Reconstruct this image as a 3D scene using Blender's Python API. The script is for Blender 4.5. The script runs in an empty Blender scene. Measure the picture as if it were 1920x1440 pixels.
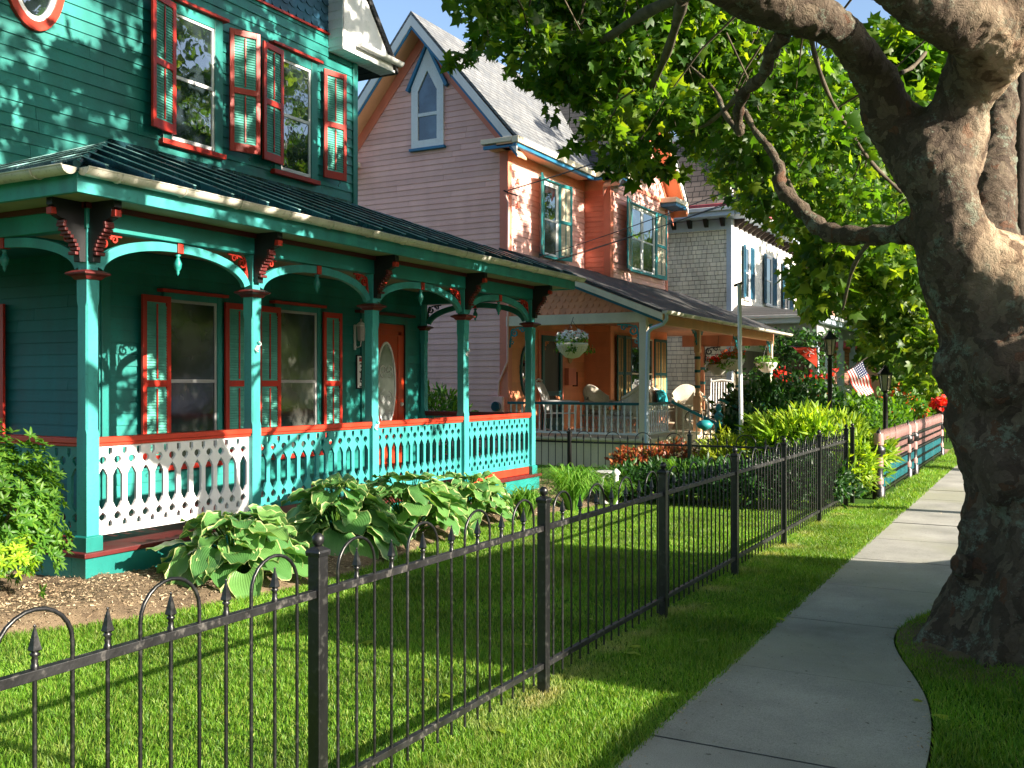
import bpy, math, random
import numpy as np
from math import sin, cos, pi, radians, sqrt, atan2
from mathutils import Vector, Matrix, noise
from mathutils.geometry import tessellate_polygon

random.seed(7)
RNG = np.random.default_rng(7)
SC = bpy.context.scene
COL = SC.collection

# ---------------------------------------------------------------- camera geometry
F = 1850.0; HOR = 718.0; EYE = 1.6; YAW = radians(28.5)
SY, CY = sin(YAW), cos(YAW)

def at(px, py, d):
    u = (px-960)/F
    return Vector((d*(-SY+CY*u), d*(CY+SY*u), EYE+(HOR-py)/F*d))
def yon(px, X):
    u = (px-960)/F
    return X*(CY+SY*u)/(-SY+CY*u)
def xon(px, Y):
    u = (px-960)/F
    return Y*(-SY+CY*u)/(CY+SY*u)
def zon(py, X, Y):
    return EYE+(HOR-py)/F*(-SY*X+CY*Y)

# ---------------------------------------------------------------- materials
def new_mat(name):
    m = bpy.data.materials.new(name); m.use_nodes = True
    nt = m.node_tree; nt.nodes.clear()
    out = nt.nodes.new('ShaderNodeOutputMaterial')
    return m, nt, out

def N(nt, typ, **kw):
    n = nt.nodes.new(typ)
    for k, v in kw.items():
        if k.startswith('i_'):
            n.inputs[k[2:].replace('_', ' ')].default_value = v
        else:
            setattr(n, k, v)
    return n

def ramp(nt, stops):
    r = nt.nodes.new('ShaderNodeValToRGB')
    el = r.color_ramp.elements
    while len(el) > 1: el.remove(el[-1])
    el[0].position = stops[0][0]; el[0].color = (*stops[0][1], 1)
    for p, c in stops[1:]:
        e = el.new(p); e.color = (*c, 1)
    return r

def paint(name, col, rough=.45, var=.12, dirt=.25, dirtcol=None, scale=3.0, bump=.15, spec=.5):
    """painted wood / metal: slight hue drift, grime streaks, fine bump"""
    m, nt, out = new_mat(name)
    L = nt.links.new
    b = N(nt, 'ShaderNodeBsdfPrincipled')
    b.inputs['Specular IOR Level'].default_value = spec
    tc = N(nt, 'ShaderNodeTexCoord')
    mp = N(nt, 'ShaderNodeMapping'); mp.inputs['Scale'].default_value = (scale, scale, scale*.35)
    L(tc.outputs['Object'], mp.inputs[0])
    n1 = N(nt, 'ShaderNodeTexNoise'); n1.inputs['Scale'].default_value = 1.0; n1.inputs['Detail'].default_value = 6
    L(mp.outputs[0], n1.inputs['Vector'])
    dk = tuple(c*(1-var*2.2) for c in col); lt = tuple(min(1, c*(1+var)) for c in col)
    r = ramp(nt, [(.3, dk), (.7, lt)])
    L(n1.outputs[0], r.inputs[0])
    n2 = N(nt, 'ShaderNodeTexNoise'); n2.inputs['Scale'].default_value = 34; n2.inputs['Detail'].default_value = 4
    L(tc.outputs['Object'], n2.inputs['Vector'])
    r2 = ramp(nt, [(.56, (0, 0, 0)), (.74, (dirt, dirt, dirt))])
    L(n2.outputs[0], r2.inputs[0])
    mx = N(nt, 'ShaderNodeMix', data_type='RGBA')
    L(r2.outputs[0], mx.inputs[0]); L(r.outputs[0], mx.inputs[6])
    dc = dirtcol or tuple(c*.4+.015 for c in col)
    mx.inputs[7].default_value = (*dc, 1)
    gi = N(nt, 'ShaderNodeNewGeometry'); iv = N(nt, 'ShaderNodeMapRange'); iv.inputs[3].default_value = .87; iv.inputs[4].default_value = 1.06
    L(gi.outputs['Random Per Island'], iv.inputs[0])
    hv = N(nt, 'ShaderNodeHueSaturation'); L(iv.outputs[0], hv.inputs['Value']); L(mx.outputs[2], hv.inputs['Color']); L(hv.outputs[0], b.inputs['Base Color'])
    rr = N(nt, 'ShaderNodeMapRange'); rr.inputs[3].default_value = max(.05, rough-.12); rr.inputs[4].default_value = min(1, rough+.2)
    L(n1.outputs[0], rr.inputs[0]); L(rr.outputs[0], b.inputs['Roughness'])
    bp = N(nt, 'ShaderNodeBump'); bp.inputs['Strength'].default_value = bump; bp.inputs['Distance'].default_value = .004
    L(n2.outputs[0], bp.inputs['Height']); L(bp.outputs[0], b.inputs['Normal'])
    L(b.outputs[0], out.inputs[0])
    return m

def leafmat(name, cols, trans=.45, rough=.45, tcol=None, spec=.35):
    m, nt, out = new_mat(name); L = nt.links.new
    g = N(nt, 'ShaderNodeNewGeometry')
    st = [(i/(len(cols)-1), c) for i, c in enumerate(cols)]
    r = ramp(nt, st); L(g.outputs['Random Per Island'], r.inputs[0])
    tc = N(nt, 'ShaderNodeTexCoord')
    n = N(nt, 'ShaderNodeTexNoise'); n.inputs['Scale'].default_value = 1.3
    L(tc.outputs['Object'], n.inputs['Vector'])
    hs = N(nt, 'ShaderNodeHueSaturation')
    mr = N(nt, 'ShaderNodeMapRange'); mr.inputs[1].default_value=.3; mr.inputs[2].default_value=.7; mr.inputs[3].default_value = .65; mr.inputs[4].default_value = 1.35
    L(n.outputs[0], mr.inputs[0]); L(mr.outputs[0], hs.inputs['Value']); L(r.outputs[0], hs.inputs['Color'])
    b = N(nt, 'ShaderNodeBsdfPrincipled'); b.inputs['Roughness'].default_value = rough
    b.inputs['Specular IOR Level'].default_value = spec
    L(hs.outputs[0], b.inputs['Base Color'])
    t = N(nt, 'ShaderNodeBsdfTranslucent')
    mm = N(nt, 'ShaderNodeMix', data_type='RGBA', blend_type='MULTIPLY'); mm.inputs[0].default_value = 1
    L(hs.outputs[0], mm.inputs[6]); mm.inputs[7].default_value = (*(tcol or (3.2, 3.0, .7)), 1)
    L(mm.outputs[2], t.inputs[0])
    ms = N(nt, 'ShaderNodeMixShader'); ms.inputs[0].default_value = trans
    L(b.outputs[0], ms.inputs[1]); L(t.outputs[0], ms.inputs[2]); L(ms.outputs[0], out.inputs[0])
    return m

def glassmat(name, base=(.012, .018, .022), refl=.22, curtain=None, rough=.02):
    m, nt, out = new_mat(name); L = nt.links.new
    tc = N(nt, 'ShaderNodeTexCoord')
    d = N(nt, 'ShaderNodeBsdfDiffuse')
    n = N(nt, 'ShaderNodeTexNoise'); n.inputs['Scale'].default_value = 2.2; n.inputs['Detail'].default_value = 3
    L(tc.outputs['Object'], n.inputs['Vector'])
    c2 = curtain or tuple(c*3 for c in base)
    r = ramp(nt, [(.4, base), (.66, c2)]); L(n.outputs[0], r.inputs[0]); L(r.outputs[0], d.inputs[0])
    g = N(nt, 'ShaderNodeBsdfGlossy'); g.inputs['Roughness'].default_value = rough
    g.inputs['Color'].default_value = (.85, .93, 1, 1)
    nb = N(nt, 'ShaderNodeTexNoise'); nb.inputs['Scale'].default_value = 3.5
    L(tc.outputs['Object'], nb.inputs['Vector'])
    bp = N(nt, 'ShaderNodeBump'); bp.inputs['Strength'].default_value = .12; bp.inputs['Distance'].default_value = .02
    L(nb.outputs[0], bp.inputs['Height']); L(bp.outputs[0], g.inputs['Normal'])
    fr = N(nt, 'ShaderNodeFresnel'); fr.inputs[0].default_value = 1.5
    ad = N(nt, 'ShaderNodeMath', operation='ADD'); ad.inputs[1].default_value = refl; ad.use_clamp = True
    L(fr.outputs[0], ad.inputs[0])
    ms = N(nt, 'ShaderNodeMixShader'); L(ad.outputs[0], ms.inputs[0]); L(d.outputs[0], ms.inputs[1]); L(g.outputs[0], ms.inputs[2])
    L(ms.outputs[0], out.inputs[0])
    return m

def noisemat(name, stops, scale=4, detail=8, rough=.85, bump=.5, dist=.01, bscale=None, voro=None, spec=.3):
    m, nt, out = new_mat(name); L = nt.links.new
    tc = N(nt, 'ShaderNodeTexCoord')
    b = N(nt, 'ShaderNodeBsdfPrincipled'); b.inputs['Roughness'].default_value = rough; b.inputs['Specular IOR Level'].default_value = spec
    n = N(nt, 'ShaderNodeTexNoise'); n.inputs['Scale'].default_value = scale; n.inputs['Detail'].default_value = detail; n.inputs['Roughness'].default_value = .65
    L(tc.outputs['Object'], n.inputs['Vector'])
    r = ramp(nt, stops); L(n.outputs[0], r.inputs[0]); L(r.outputs[0], b.inputs['Base Color'])
    n2 = N(nt, 'ShaderNodeTexNoise'); n2.inputs['Scale'].default_value = bscale or scale*12; n2.inputs['Detail'].default_value = 6
    L(tc.outputs['Object'], n2.inputs['Vector'])
    bp = N(nt, 'ShaderNodeBump'); bp.inputs['Strength'].default_value = bump; bp.inputs['Distance'].default_value = dist
    L(n2.outputs[0], bp.inputs['Height']); L(bp.outputs[0], b.inputs['Normal'])
    L(b.outputs[0], out.inputs[0])
    return m

def shinglemat(name, c1, c2, mortar, bw=.16, rh=.12, axes='YZ', msize=.012, slope=1.0, rough=.85, patch=None):
    m, nt, out = new_mat(name); L = nt.links.new
    tc = N(nt, 'ShaderNodeTexCoord'); sp = N(nt, 'ShaderNodeSeparateXYZ'); cb = N(nt, 'ShaderNodeCombineXYZ')
    L(tc.outputs['Object'], sp.inputs[0])
    L(sp.outputs[axes[0]], cb.inputs[0])
    mu = N(nt, 'ShaderNodeMath', operation='MULTIPLY'); mu.inputs[1].default_value = slope
    L(sp.outputs[axes[1]], mu.inputs[0]); L(mu.outputs[0], cb.inputs[1])
    br = N(nt, 'ShaderNodeTexBrick'); br.inputs['Scale'].default_value = 1
    br.inputs['Brick Width'].default_value = bw; br.inputs['Row Height'].default_value = rh
    br.inputs['Mortar Size'].default_value = msize; br.inputs['Mortar Smooth'].default_value = .1
    br.offset_frequency = 2; br.offset = .43; br.squash = .7; br.squash_frequency = 3
    br.inputs['Color1'].default_value = (*c1, 1); br.inputs['Color2'].default_value = (*c2, 1); br.inputs['Mortar'].default_value = (*mortar, 1)
    L(cb.outputs[0], br.inputs['Vector'])
    b = N(nt, 'ShaderNodeBsdfPrincipled'); b.inputs['Roughness'].default_value = rough
    n = N(nt, 'ShaderNodeTexNoise'); n.inputs['Scale'].default_value = 1.6; n.inputs['Detail'].default_value = 7
    L(tc.outputs['Object'], n.inputs['Vector'])
    hs = N(nt, 'ShaderNodeHueSaturation')
    mr = N(nt, 'ShaderNodeMapRange'); mr.inputs[1].default_value=.25; mr.inputs[2].default_value=.75; mr.inputs[3].default_value = .75; mr.inputs[4].default_value = 1.2
    L(n.outputs[0], mr.inputs[0]); L(mr.outputs[0], hs.inputs['Value']); L(br.outputs[0], hs.inputs['Color'])
    L(hs.outputs[0], b.inputs['Base Color'])
    bp = N(nt, 'ShaderNodeBump'); bp.inputs['Strength'].default_value = .8; bp.inputs['Distance'].default_value = .012; bp.invert = True
    L(br.outputs['Fac'], bp.inputs['Height']); L(bp.outputs[0], b.inputs['Normal'])
    L(b.outputs[0], out.inputs[0])
    return m

M = {}
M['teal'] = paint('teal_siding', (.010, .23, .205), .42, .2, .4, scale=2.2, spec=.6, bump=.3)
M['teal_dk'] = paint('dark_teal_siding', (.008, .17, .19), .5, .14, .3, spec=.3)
M['teal_lt'] = paint('light_teal_trim', (.045, .34, .335), .45, .16, .55, (.03, .2, .18), scale=5, bump=.4)
M['teal_sh'] = paint('shutter_teal', (.12, .46, .38), .5, .1, .3)
M['navy'] = paint('blue_scale', (.01, .09, .17), .5, .2)
M['red'] = paint('red_trim', (.55, .03, .014), .42, .14, .3)
M['redlt'] = paint('bright_red_rail', (.6, .045, .018), .38, .12, .4)
M['maroon'] = paint('maroon_trim', (.12, .012, .012), .45)
M['black'] = paint('dark_bracket', (.012, .012, .014), .4)
M['white'] = paint('white_paint', (.80, .80, .80), .45, .06, .3, (.45, .42, .38))
M['whitebal'] = paint('white_balustrade', (.80, .78, .80), .5, .05, .2, (.5, .45, .45))
M['gutter'] = paint('cream_gutter', (.72, .68, .58), .3, .12, .6, (.25, .22, .16))
M['soffit'] = paint('soffit_cream', (.33, .36, .24), .6)
M['pink'] = paint('pink_siding', (1.0, .55, .48), .55, .06, .25, (.6, .25, .22), spec=.3)
M['salmon'] = paint('salmon_trim', (.86, .26, .16), .5, .06)
M['orange'] = paint('orange_porch', (.95, .36, .18), .6, .08)
M['peach'] = paint('peach_soffit', (.85, .46, .26), .6, .05)
M['cream'] = paint('cream_trim', (.80, .70, .52), .5, .06)
M['blue'] = paint('blue_trim', (.02, .19, .38), .45)
M['dteal'] = paint('dark_teal_trim', (.01, .13, .15), .4)
M['tealpink'] = paint('teal_blue_paint', (.02, .28, .30), .42)
M['tan'] = paint('tan_louver', (.55, .38, .16), .6)
M['brown'] = paint('brown_ceiling', (.5, .22, .12), .6)
M['wht2'] = paint('sunny_white', (.82, .78, .70), .55, .05)
M['lav'] = paint('pale_blue_trim', (.55, .66, .80), .5, .05)
M['shing_s'] = paint('grey_cream_shingle', (.84, .80, .66), .7, .1, .25)
M['gap'] = paint('shingle_shadow_gap', (.20, .18, .14), .9)
M['dblue'] = paint('dark_blue_shutter', (.015, .10, .17), .45)
M['rose'] = paint('rose_cap', (.55, .10, .12), .6, .2)
M['glass'] = glassmat('window_glass')
M['screen'] = glassmat('fly_screen', (.010, .012, .013), .10, (.085, .085, .075), .10)
M['curtain'] = glassmat('curtained_glass', (.012, .02, .03), .05, (.06, .10, .14))
M['doorglass'] = glassmat('etched_glass', (.12, .15, .15), .15, (.4, .42, .42), .2)
M['iron'] = paint('black_iron', (.007, .007, .008), .34, .3, .5, (.07, .07, .065), scale=6, bump=.5, spec=.6)
M['ironrail'] = paint('dusty_iron', (.013, .013, .014), .42, .3, .7, (.14, .13, .12), scale=9, bump=.6)
M['doorred'] = paint('red_door', (.48, .045, .012), .3, .1)
M['metalroof'] = paint('metal_roof_pan', (.018, .085, .11), .2, .3, .5, (.14, .18, .15), scale=4, bump=.25, spec=1.0)
for _n in M['metalroof'].node_tree.nodes:
    if _n.type == 'BSDF_PRINCIPLED': _n.inputs['Metallic'].default_value = .55
M['seam_glint'] = paint('metal_seam_highlight', (.30, .56, .55), .25, .25, .5, spec=.9)  # pale tone that paints a highlight on the seam tops
M['roofgrey'] = shinglemat('asphalt_shingle', (.13, .14, .155), (.19, .195, .20), (.06, .06, .065), .33, .14, 'YZ', .012, 1.33)
M['roofdark'] = shinglemat('dark_shingle', (.04, .04, .042), (.065, .06, .06), (.015, .015, .015), .33, .14, 'YZ', .012, 2.4)
M['slate'] = shinglemat('slate_mansard', (.12, .095, .08), (.17, .135, .115), (.03, .025, .022), .30, .17, 'XZ', .014, 1.0)
M['slate_f'] = shinglemat('slate_front', (.12, .095, .08), (.17, .135, .115), (.03, .025, .022), .30, .17, 'YZ', .014, 1.0)
M['wicker'] = paint('wicker_white', (.62, .56, .46), .7, .1, .6, (.2, .16, .1))
M['cush'] = paint('cushion_tan', (.45, .40, .28), .9, .3, .6, (.15, .2, .1), scale=20)
M['cushb'] = paint('cushion_turquoise', (.02, .42, .5), .9, .2)
M['cushg'] = paint('cushion_slate', (.06, .08, .11), .9, .2)
M['asphalt'] = noisemat('asphalt', [(.3, (.035, .035, .037)), (.7, (.06, .06, .058))], 2, rough=.9)
M['wood'] = noisemat('pole_wood', [(.3, (.035, .025, .02)), (.7, (.08, .06, .05))], 3, rough=.9)
M['flowerred'] = leafmat('red_petals', [(.6, .02, .01), (.75, .06, .02), (.5, .01, .03)], .25, tcol=(1.5, 1, 1))
M['flowerorange'] = leafmat('orange_petals', [(.8, .18, .02), (.85, .10, .03), (.75, .3, .1)], .25, tcol=(1.3, 1, 1))
M['flowerwhite'] = leafmat('white_petals', [(.8, .8, .75), (.75, .78, .8)], .3, tcol=(1, 1, 1))
M['leaf'] = leafmat('sycamore_leaf', [(.022, .062, .012), (.034, .09, .014), (.06, .13, .016), (.11, .165, .02)], .48, tcol=(3.6, 3.2, .6))
M['leaf_far'] = leafmat('far_leaf', [(.03, .08, .014), (.055, .12, .016), (.09, .16, .02), (.17, .22, .03)], .42)
M['leaf_dark'] = leafmat('dark_shrub_leaf', [(.012, .045, .012), (.02, .07, .018), (.035, .10, .02)], .25)
M['leaf_mid'] = leafmat('mid_shrub_leaf', [(.03, .09, .012), (.055, .15, .016), (.11, .21, .022)], .3)
M['leaf_lime'] = leafmat('lime_shrub_leaf', [(.13, .25, .02), (.22, .36, .025), (.36, .46, .04)], .4, tcol=(2, 1.9, .6))
M['leaf_yel'] = leafmat('yellow_green_leaf', [(.20, .30, .02), (.36, .42, .03)], .4, tcol=(1.8, 1.6, .5))
M['leaf_red'] = leafmat('red_shrub_leaf', [(.05, .10, .02), (.38, .07, .03), (.45, .14, .05), (.06, .12, .02)], .3, tcol=(1.6, 1.3, 1))
M['blade'] = leafmat('grass_blade', [(.07, .17, .012), (.11, .25, .018), (.16, .31, .025), (.30, .36, .08)], .35, .5, (1.8, 1.7, .6))
M['strap'] = leafmat('strap_leaf', [(.06, .18, .02), (.11, .26, .03), (.2, .34, .06)], .35, .4, (1.8, 1.7, .7))
M['soil'] = noisemat('dark_soil', [(.3, (.09, .062, .04)), (.7, (.24, .175, .11))], 9, rough=.95, bump=1)
M['chip'] = leafmat('mulch_chip', [(.13, .09, .055), (.29, .21, .135), (.42, .32, .21), (.52, .42, .29)], 0, .9, (1, 1, 1), .1)
M['twig'] = noisemat('twig_bark', [(.3, (.05, .04, .028)), (.7, (.16, .13, .09))], 7, rough=.9, bump=.4)
M['meter'] = paint('meter_grey', (.45, .45, .46), .35)
M['brick'] = shinglemat('brick_path', (.36, .17, .11), (.45, .24, .17), (.25, .2, .17), .22, .075, 'XY', .01)

def grassground():
    m, nt, out = new_mat('lawn_ground'); L = nt.links.new
    tc = N(nt, 'ShaderNodeTexCoord')
    b = N(nt, 'ShaderNodeBsdfPrincipled'); b.inputs['Roughness'].default_value = .95; b.inputs['Specular IOR Level'].default_value = .1
    n = N(nt, 'ShaderNodeTexNoise'); n.inputs['Scale'].default_value = 60; n.inputs['Detail'].default_value = 6
    n3 = N(nt, 'ShaderNodeTexNoise'); n3.inputs['Scale'].default_value = .9; n3.inputs['Detail'].default_value = 5
    L(tc.outputs['Object'], n.inputs['Vector']); L(tc.outputs['Object'], n3.inputs['Vector'])
    r = ramp(nt, [(.3, (.018, .05, .008)), (.55, (.05, .12, .015)), (.75, (.11, .17, .03))]); L(n.outputs[0], r.inputs[0])
    hs = N(nt, 'ShaderNodeHueSaturation'); mr = N(nt, 'ShaderNodeMapRange'); mr.inputs[3].default_value = .6; mr.inputs[4].default_value = 1.5
    L(n3.outputs[0], mr.inputs[0]); L(mr.outputs[0], hs.inputs['Value']); L(r.outputs[0], hs.inputs['Color']); L(hs.outputs[0], b.inputs['Base Color'])
    bp = N(nt, 'ShaderNodeBump'); bp.inputs['Strength'].default_value = .7; bp.inputs['Distance'].default_value = .02
    L(n.outputs[0], bp.inputs['Height']); L(bp.outputs[0], b.inputs['Normal']); L(b.outputs[0], out.inputs[0])
    return m
M['lawn'] = grassground()

def drygrass():
    m = M['blade']; nt = m.node_tree; L = nt.links.new
    hs = [n for n in nt.nodes if n.type == 'HUE_SAT'][0]
    tc = N(nt, 'ShaderNodeTexCoord'); sp = N(nt, 'ShaderNodeSeparateXYZ'); L(tc.outputs['Object'], sp.inputs[0])
    a = N(nt, 'ShaderNodeMath', operation='ADD'); a.inputs[1].default_value = 2.27; L(sp.outputs['X'], a.inputs[0])
    b = N(nt, 'ShaderNodeMath', operation='ABSOLUTE'); L(a.outputs[0], b.inputs[0])
    r = N(nt, 'ShaderNodeMapRange'); r.inputs[1].default_value = .02; r.inputs[2].default_value = .26; r.inputs[3].default_value = 1; r.inputs[4].default_value = 0; L(b.outputs[0], r.inputs[0])
    n = N(nt, 'ShaderNodeTexNoise'); n.inputs['Scale'].default_value = 2.3; n.inputs['Detail'].default_value = 6; L(tc.outputs['Object'], n.inputs['Vector'])
    q = N(nt, 'ShaderNodeMapRange'); q.inputs[1].default_value = .47; q.inputs[2].default_value = .68; L(n.outputs[0], q.inputs[0])
    u = N(nt, 'ShaderNodeMapRange'); u.inputs[1].default_value = .60; u.inputs[2].default_value = .76; u.inputs[4].default_value = .3; L(n.outputs[0], u.inputs[0])
    k = N(nt, 'ShaderNodeMath', operation='MULTIPLY'); L(r.outputs[0], k.inputs[0]); L(q.outputs[0], k.inputs[1])
    kk = N(nt, 'ShaderNodeMath', operation='MAXIMUM'); L(k.outputs[0], kk.inputs[0]); L(u.outputs[0], kk.inputs[1])
    x = N(nt, 'ShaderNodeMix', data_type='RGBA'); x.inputs[7].default_value = (.38, .36, .15, 1); L(kk.outputs[0], x.inputs[0])
    for l in list(hs.outputs[0].links):
        to = l.to_socket; nt.links.remove(l); L(x.outputs[2], to)
    L(hs.outputs[0], x.inputs[6])
drygrass()

def concrete():
    m, nt, out = new_mat('concrete'); L = nt.links.new
    tc = N(nt, 'ShaderNodeTexCoord')
    b = N(nt, 'ShaderNodeBsdfPrincipled'); b.inputs['Roughness'].default_value = .85; b.inputs['Specular IOR Level'].default_value = .25
    a = N(nt, 'ShaderNodeTexNoise'); a.inputs['Scale'].default_value = 1.1; a.inputs['Detail'].default_value = 8; a.inputs['Roughness'].default_value = .62
    g = N(nt, 'ShaderNodeTexNoise'); g.inputs['Scale'].default_value = 190; g.inputs['Detail'].default_value = 3
    s = N(nt, 'ShaderNodeTexNoise'); s.inputs['Scale'].default_value = .45; s.inputs['Detail'].default_value = 5
    for x in (a, g, s): L(tc.outputs['Object'], x.inputs['Vector'])
    r = ramp(nt, [(.30, (.22, .215, .20)), (.45, (.31, .305, .285)), (.6, (.39, .38, .355)), (.72, (.47, .46, .43))]); L(a.outputs[0], r.inputs[0])
    r2 = ramp(nt, [(.35, (.62, .62, .62)), (.55, (1, 1, 1)), (.75, (1.12, 1.12, 1.12))]); L(g.outputs[0], r2.inputs[0])
    mx = N(nt, 'ShaderNodeMix', data_type='RGBA', blend_type='MULTIPLY'); mx.inputs[0].default_value = .8
    L(r.outputs[0], mx.inputs[6]); L(r2.outputs[0], mx.inputs[7])
    r3 = ramp(nt, [(.48, (0, 0, 0)), (.62, (.75, .75, .75))]); L(s.outputs[0], r3.inputs[0])
    m3 = N(nt, 'ShaderNodeMix', data_type='RGBA'); L(r3.outputs[0], m3.inputs[0]); L(mx.outputs[2], m3.inputs[6]); m3.inputs[7].default_value = (.30, .30, .23, 1)
    wv = N(nt, 'ShaderNodeTexNoise'); wv.inputs['Scale'].default_value = 5; wv.inputs['Detail'].default_value = 6; L(tc.outputs['Object'], wv.inputs['Vector'])
    wx = N(nt, 'ShaderNodeMix', data_type='RGBA', blend_type='LINEAR_LIGHT'); wx.inputs[0].default_value = .10; L(tc.outputs['Object'], wx.inputs[6]); L(wv.outputs['Color'], wx.inputs[7])
    vc = N(nt, 'ShaderNodeTexVoronoi', feature='DISTANCE_TO_EDGE'); vc.inputs['Scale'].default_value = .21; L(wx.outputs[2], vc.inputs['Vector'])
    rcx = ramp(nt, [(.0, (.62, .62, .62)), (.0018, (1, 1, 1))]); L(vc.outputs['Distance'], rcx.inputs[0])
    sp2 = N(nt, 'ShaderNodeTexNoise'); sp2.inputs['Scale'].default_value = 26; sp2.inputs['Detail'].default_value = 2; L(tc.outputs['Object'], sp2.inputs['Vector'])
    rsp = ramp(nt, [(.27, (.45, .45, .42)), (.31, (1, 1, 1))]); L(sp2.outputs[0], rsp.inputs[0])
    m5 = N(nt, 'ShaderNodeMix', data_type='RGBA', blend_type='MULTIPLY'); m5.inputs[0].default_value = .15; L(m3.outputs[2], m5.inputs[6]); L(rcx.outputs[0], m5.inputs[7])
    m6 = N(nt, 'ShaderNodeMix', data_type='RGBA', blend_type='MULTIPLY'); m6.inputs[0].default_value = 1; L(m5.outputs[2], m6.inputs[6]); L(rsp.outputs[0], m6.inputs[7])
    L(m6.outputs[2], b.inputs['Base Color'])
    bp = N(nt, 'ShaderNodeBump'); bp.inputs['Strength'].default_value = .35; bp.inputs['Distance'].default_value = .004
    L(g.outputs[0], bp.inputs['Height']); L(bp.outputs[0], b.inputs['Normal']); L(b.outputs[0], out.inputs[0])
    return m
M['concrete'] = concrete()

def bark():
    m, nt, out = new_mat('plane_tree_bark'); L = nt.links.new
    tc = N(nt, 'ShaderNodeTexCoord')
    b = N(nt, 'ShaderNodeBsdfPrincipled'); b.inputs['Roughness'].default_value = .9; b.inputs['Specular IOR Level'].default_value = .2
    nw = N(nt, 'ShaderNodeTexNoise'); nw.inputs['Scale'].default_value = 6; nw.inputs['Detail'].default_value = 5
    L(tc.outputs['Object'], nw.inputs['Vector'])
    mx0 = N(nt, 'ShaderNodeMix', data_type='RGBA', blend_type='LINEAR_LIGHT'); mx0.inputs[0].default_value = .14
    L(tc.outputs['Object'], mx0.inputs[6]); L(nw.outputs['Color'], mx0.inputs[7])
    v = N(nt, 'ShaderNodeTexVoronoi'); v.inputs['Scale'].default_value = 17; v.feature = 'F1'
    mp = N(nt, 'ShaderNodeMapping'); mp.inputs['Scale'].default_value = (1, 1, .6)
    L(mx0.outputs[2], mp.inputs[0]); L(mp.outputs[0], v.inputs['Vector'])
    v2 = N(nt, 'ShaderNodeTexVoronoi'); v2.inputs['Scale'].default_value = 30; v2.feature = 'DISTANCE_TO_EDGE'; L(mp.outputs[0], v2.inputs['Vector'])
    r = ramp(nt, [(.0, (.085, .062, .047)), (.3, (.11, .082, .060)), (.55, (.135, .102, .076)), (.8, (.17, .132, .095)), (.95, (.13, .07, .045))])
    r.color_ramp.interpolation = 'CONSTANT'; sp = N(nt, 'ShaderNodeSeparateColor'); L(v.outputs['Color'], sp.inputs[0]); L(sp.outputs[0], r.inputs[0])
    # lichen
    nl = N(nt, 'ShaderNodeTexNoise'); nl.inputs['Scale'].default_value = 4.2; nl.inputs['Detail'].default_value = 12; nl.inputs['Roughness'].default_value = .86
    L(tc.outputs['Object'], nl.inputs['Vector'])
    rl = ramp(nt, [(.55, (0, 0, 0)), (.575, (.85, .85, .85))]); L(nl.outputs[0], rl.inputs[0])
    m1 = N(nt, 'ShaderNodeMix', data_type='RGBA'); L(rl.outputs[0], m1.inputs[0]); L(r.outputs[0], m1.inputs[6]); m1.inputs[7].default_value = (.21, .245, .19, 1)
    rc = ramp(nt, [(.0, (.6, .6, .6)), (.10, (1, 1, 1))]); L(v2.outputs[0], rc.inputs[0])
    m2 = N(nt, 'ShaderNodeMix', data_type='RGBA', blend_type='MULTIPLY'); m2.inputs[0].default_value = .45
    L(m1.outputs[2], m2.inputs[6]); L(rc.outputs[0], m2.inputs[7])
    sx = N(nt, 'ShaderNodeSeparateXYZ'); L(mx0.outputs[2], sx.inputs[0])  # sunlit patch painted into the bark: paler on the street side, mid height
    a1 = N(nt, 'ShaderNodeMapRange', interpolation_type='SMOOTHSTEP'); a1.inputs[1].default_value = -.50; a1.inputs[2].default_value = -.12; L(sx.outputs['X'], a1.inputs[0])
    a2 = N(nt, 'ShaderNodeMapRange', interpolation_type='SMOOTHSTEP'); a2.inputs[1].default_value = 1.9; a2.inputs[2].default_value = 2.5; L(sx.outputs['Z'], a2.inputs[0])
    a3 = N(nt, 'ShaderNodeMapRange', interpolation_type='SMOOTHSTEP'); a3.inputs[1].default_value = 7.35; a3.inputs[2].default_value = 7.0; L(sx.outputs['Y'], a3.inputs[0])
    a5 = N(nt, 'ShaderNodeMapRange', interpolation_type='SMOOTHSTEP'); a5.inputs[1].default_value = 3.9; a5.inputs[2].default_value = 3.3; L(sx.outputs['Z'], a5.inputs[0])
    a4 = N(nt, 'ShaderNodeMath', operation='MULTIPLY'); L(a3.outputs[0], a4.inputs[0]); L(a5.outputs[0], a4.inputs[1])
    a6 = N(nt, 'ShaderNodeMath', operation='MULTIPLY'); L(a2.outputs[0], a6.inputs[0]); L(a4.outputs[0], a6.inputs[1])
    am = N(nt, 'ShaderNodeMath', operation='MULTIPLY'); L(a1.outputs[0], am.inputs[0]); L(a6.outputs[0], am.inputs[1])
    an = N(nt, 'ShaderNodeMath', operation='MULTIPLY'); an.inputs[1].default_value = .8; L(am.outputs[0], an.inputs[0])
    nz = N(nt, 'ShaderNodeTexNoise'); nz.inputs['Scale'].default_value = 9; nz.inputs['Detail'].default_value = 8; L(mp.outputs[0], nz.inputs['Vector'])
    rz = ramp(nt, [(.38, (.16, .10, .06)), (.44, (.48, .34, .22)), (.62, (.72, .56, .38))]); L(nz.outputs[0], rz.inputs[0])  # cream tones of the painted sunlit patch
    m4 = N(nt, 'ShaderNodeMix', data_type='RGBA'); L(an.outputs[0], m4.inputs[0]); L(m2.outputs[2], m4.inputs[6]); L(rz.outputs[0], m4.inputs[7]); L(m4.outputs[2], b.inputs['Base Color'])
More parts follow.
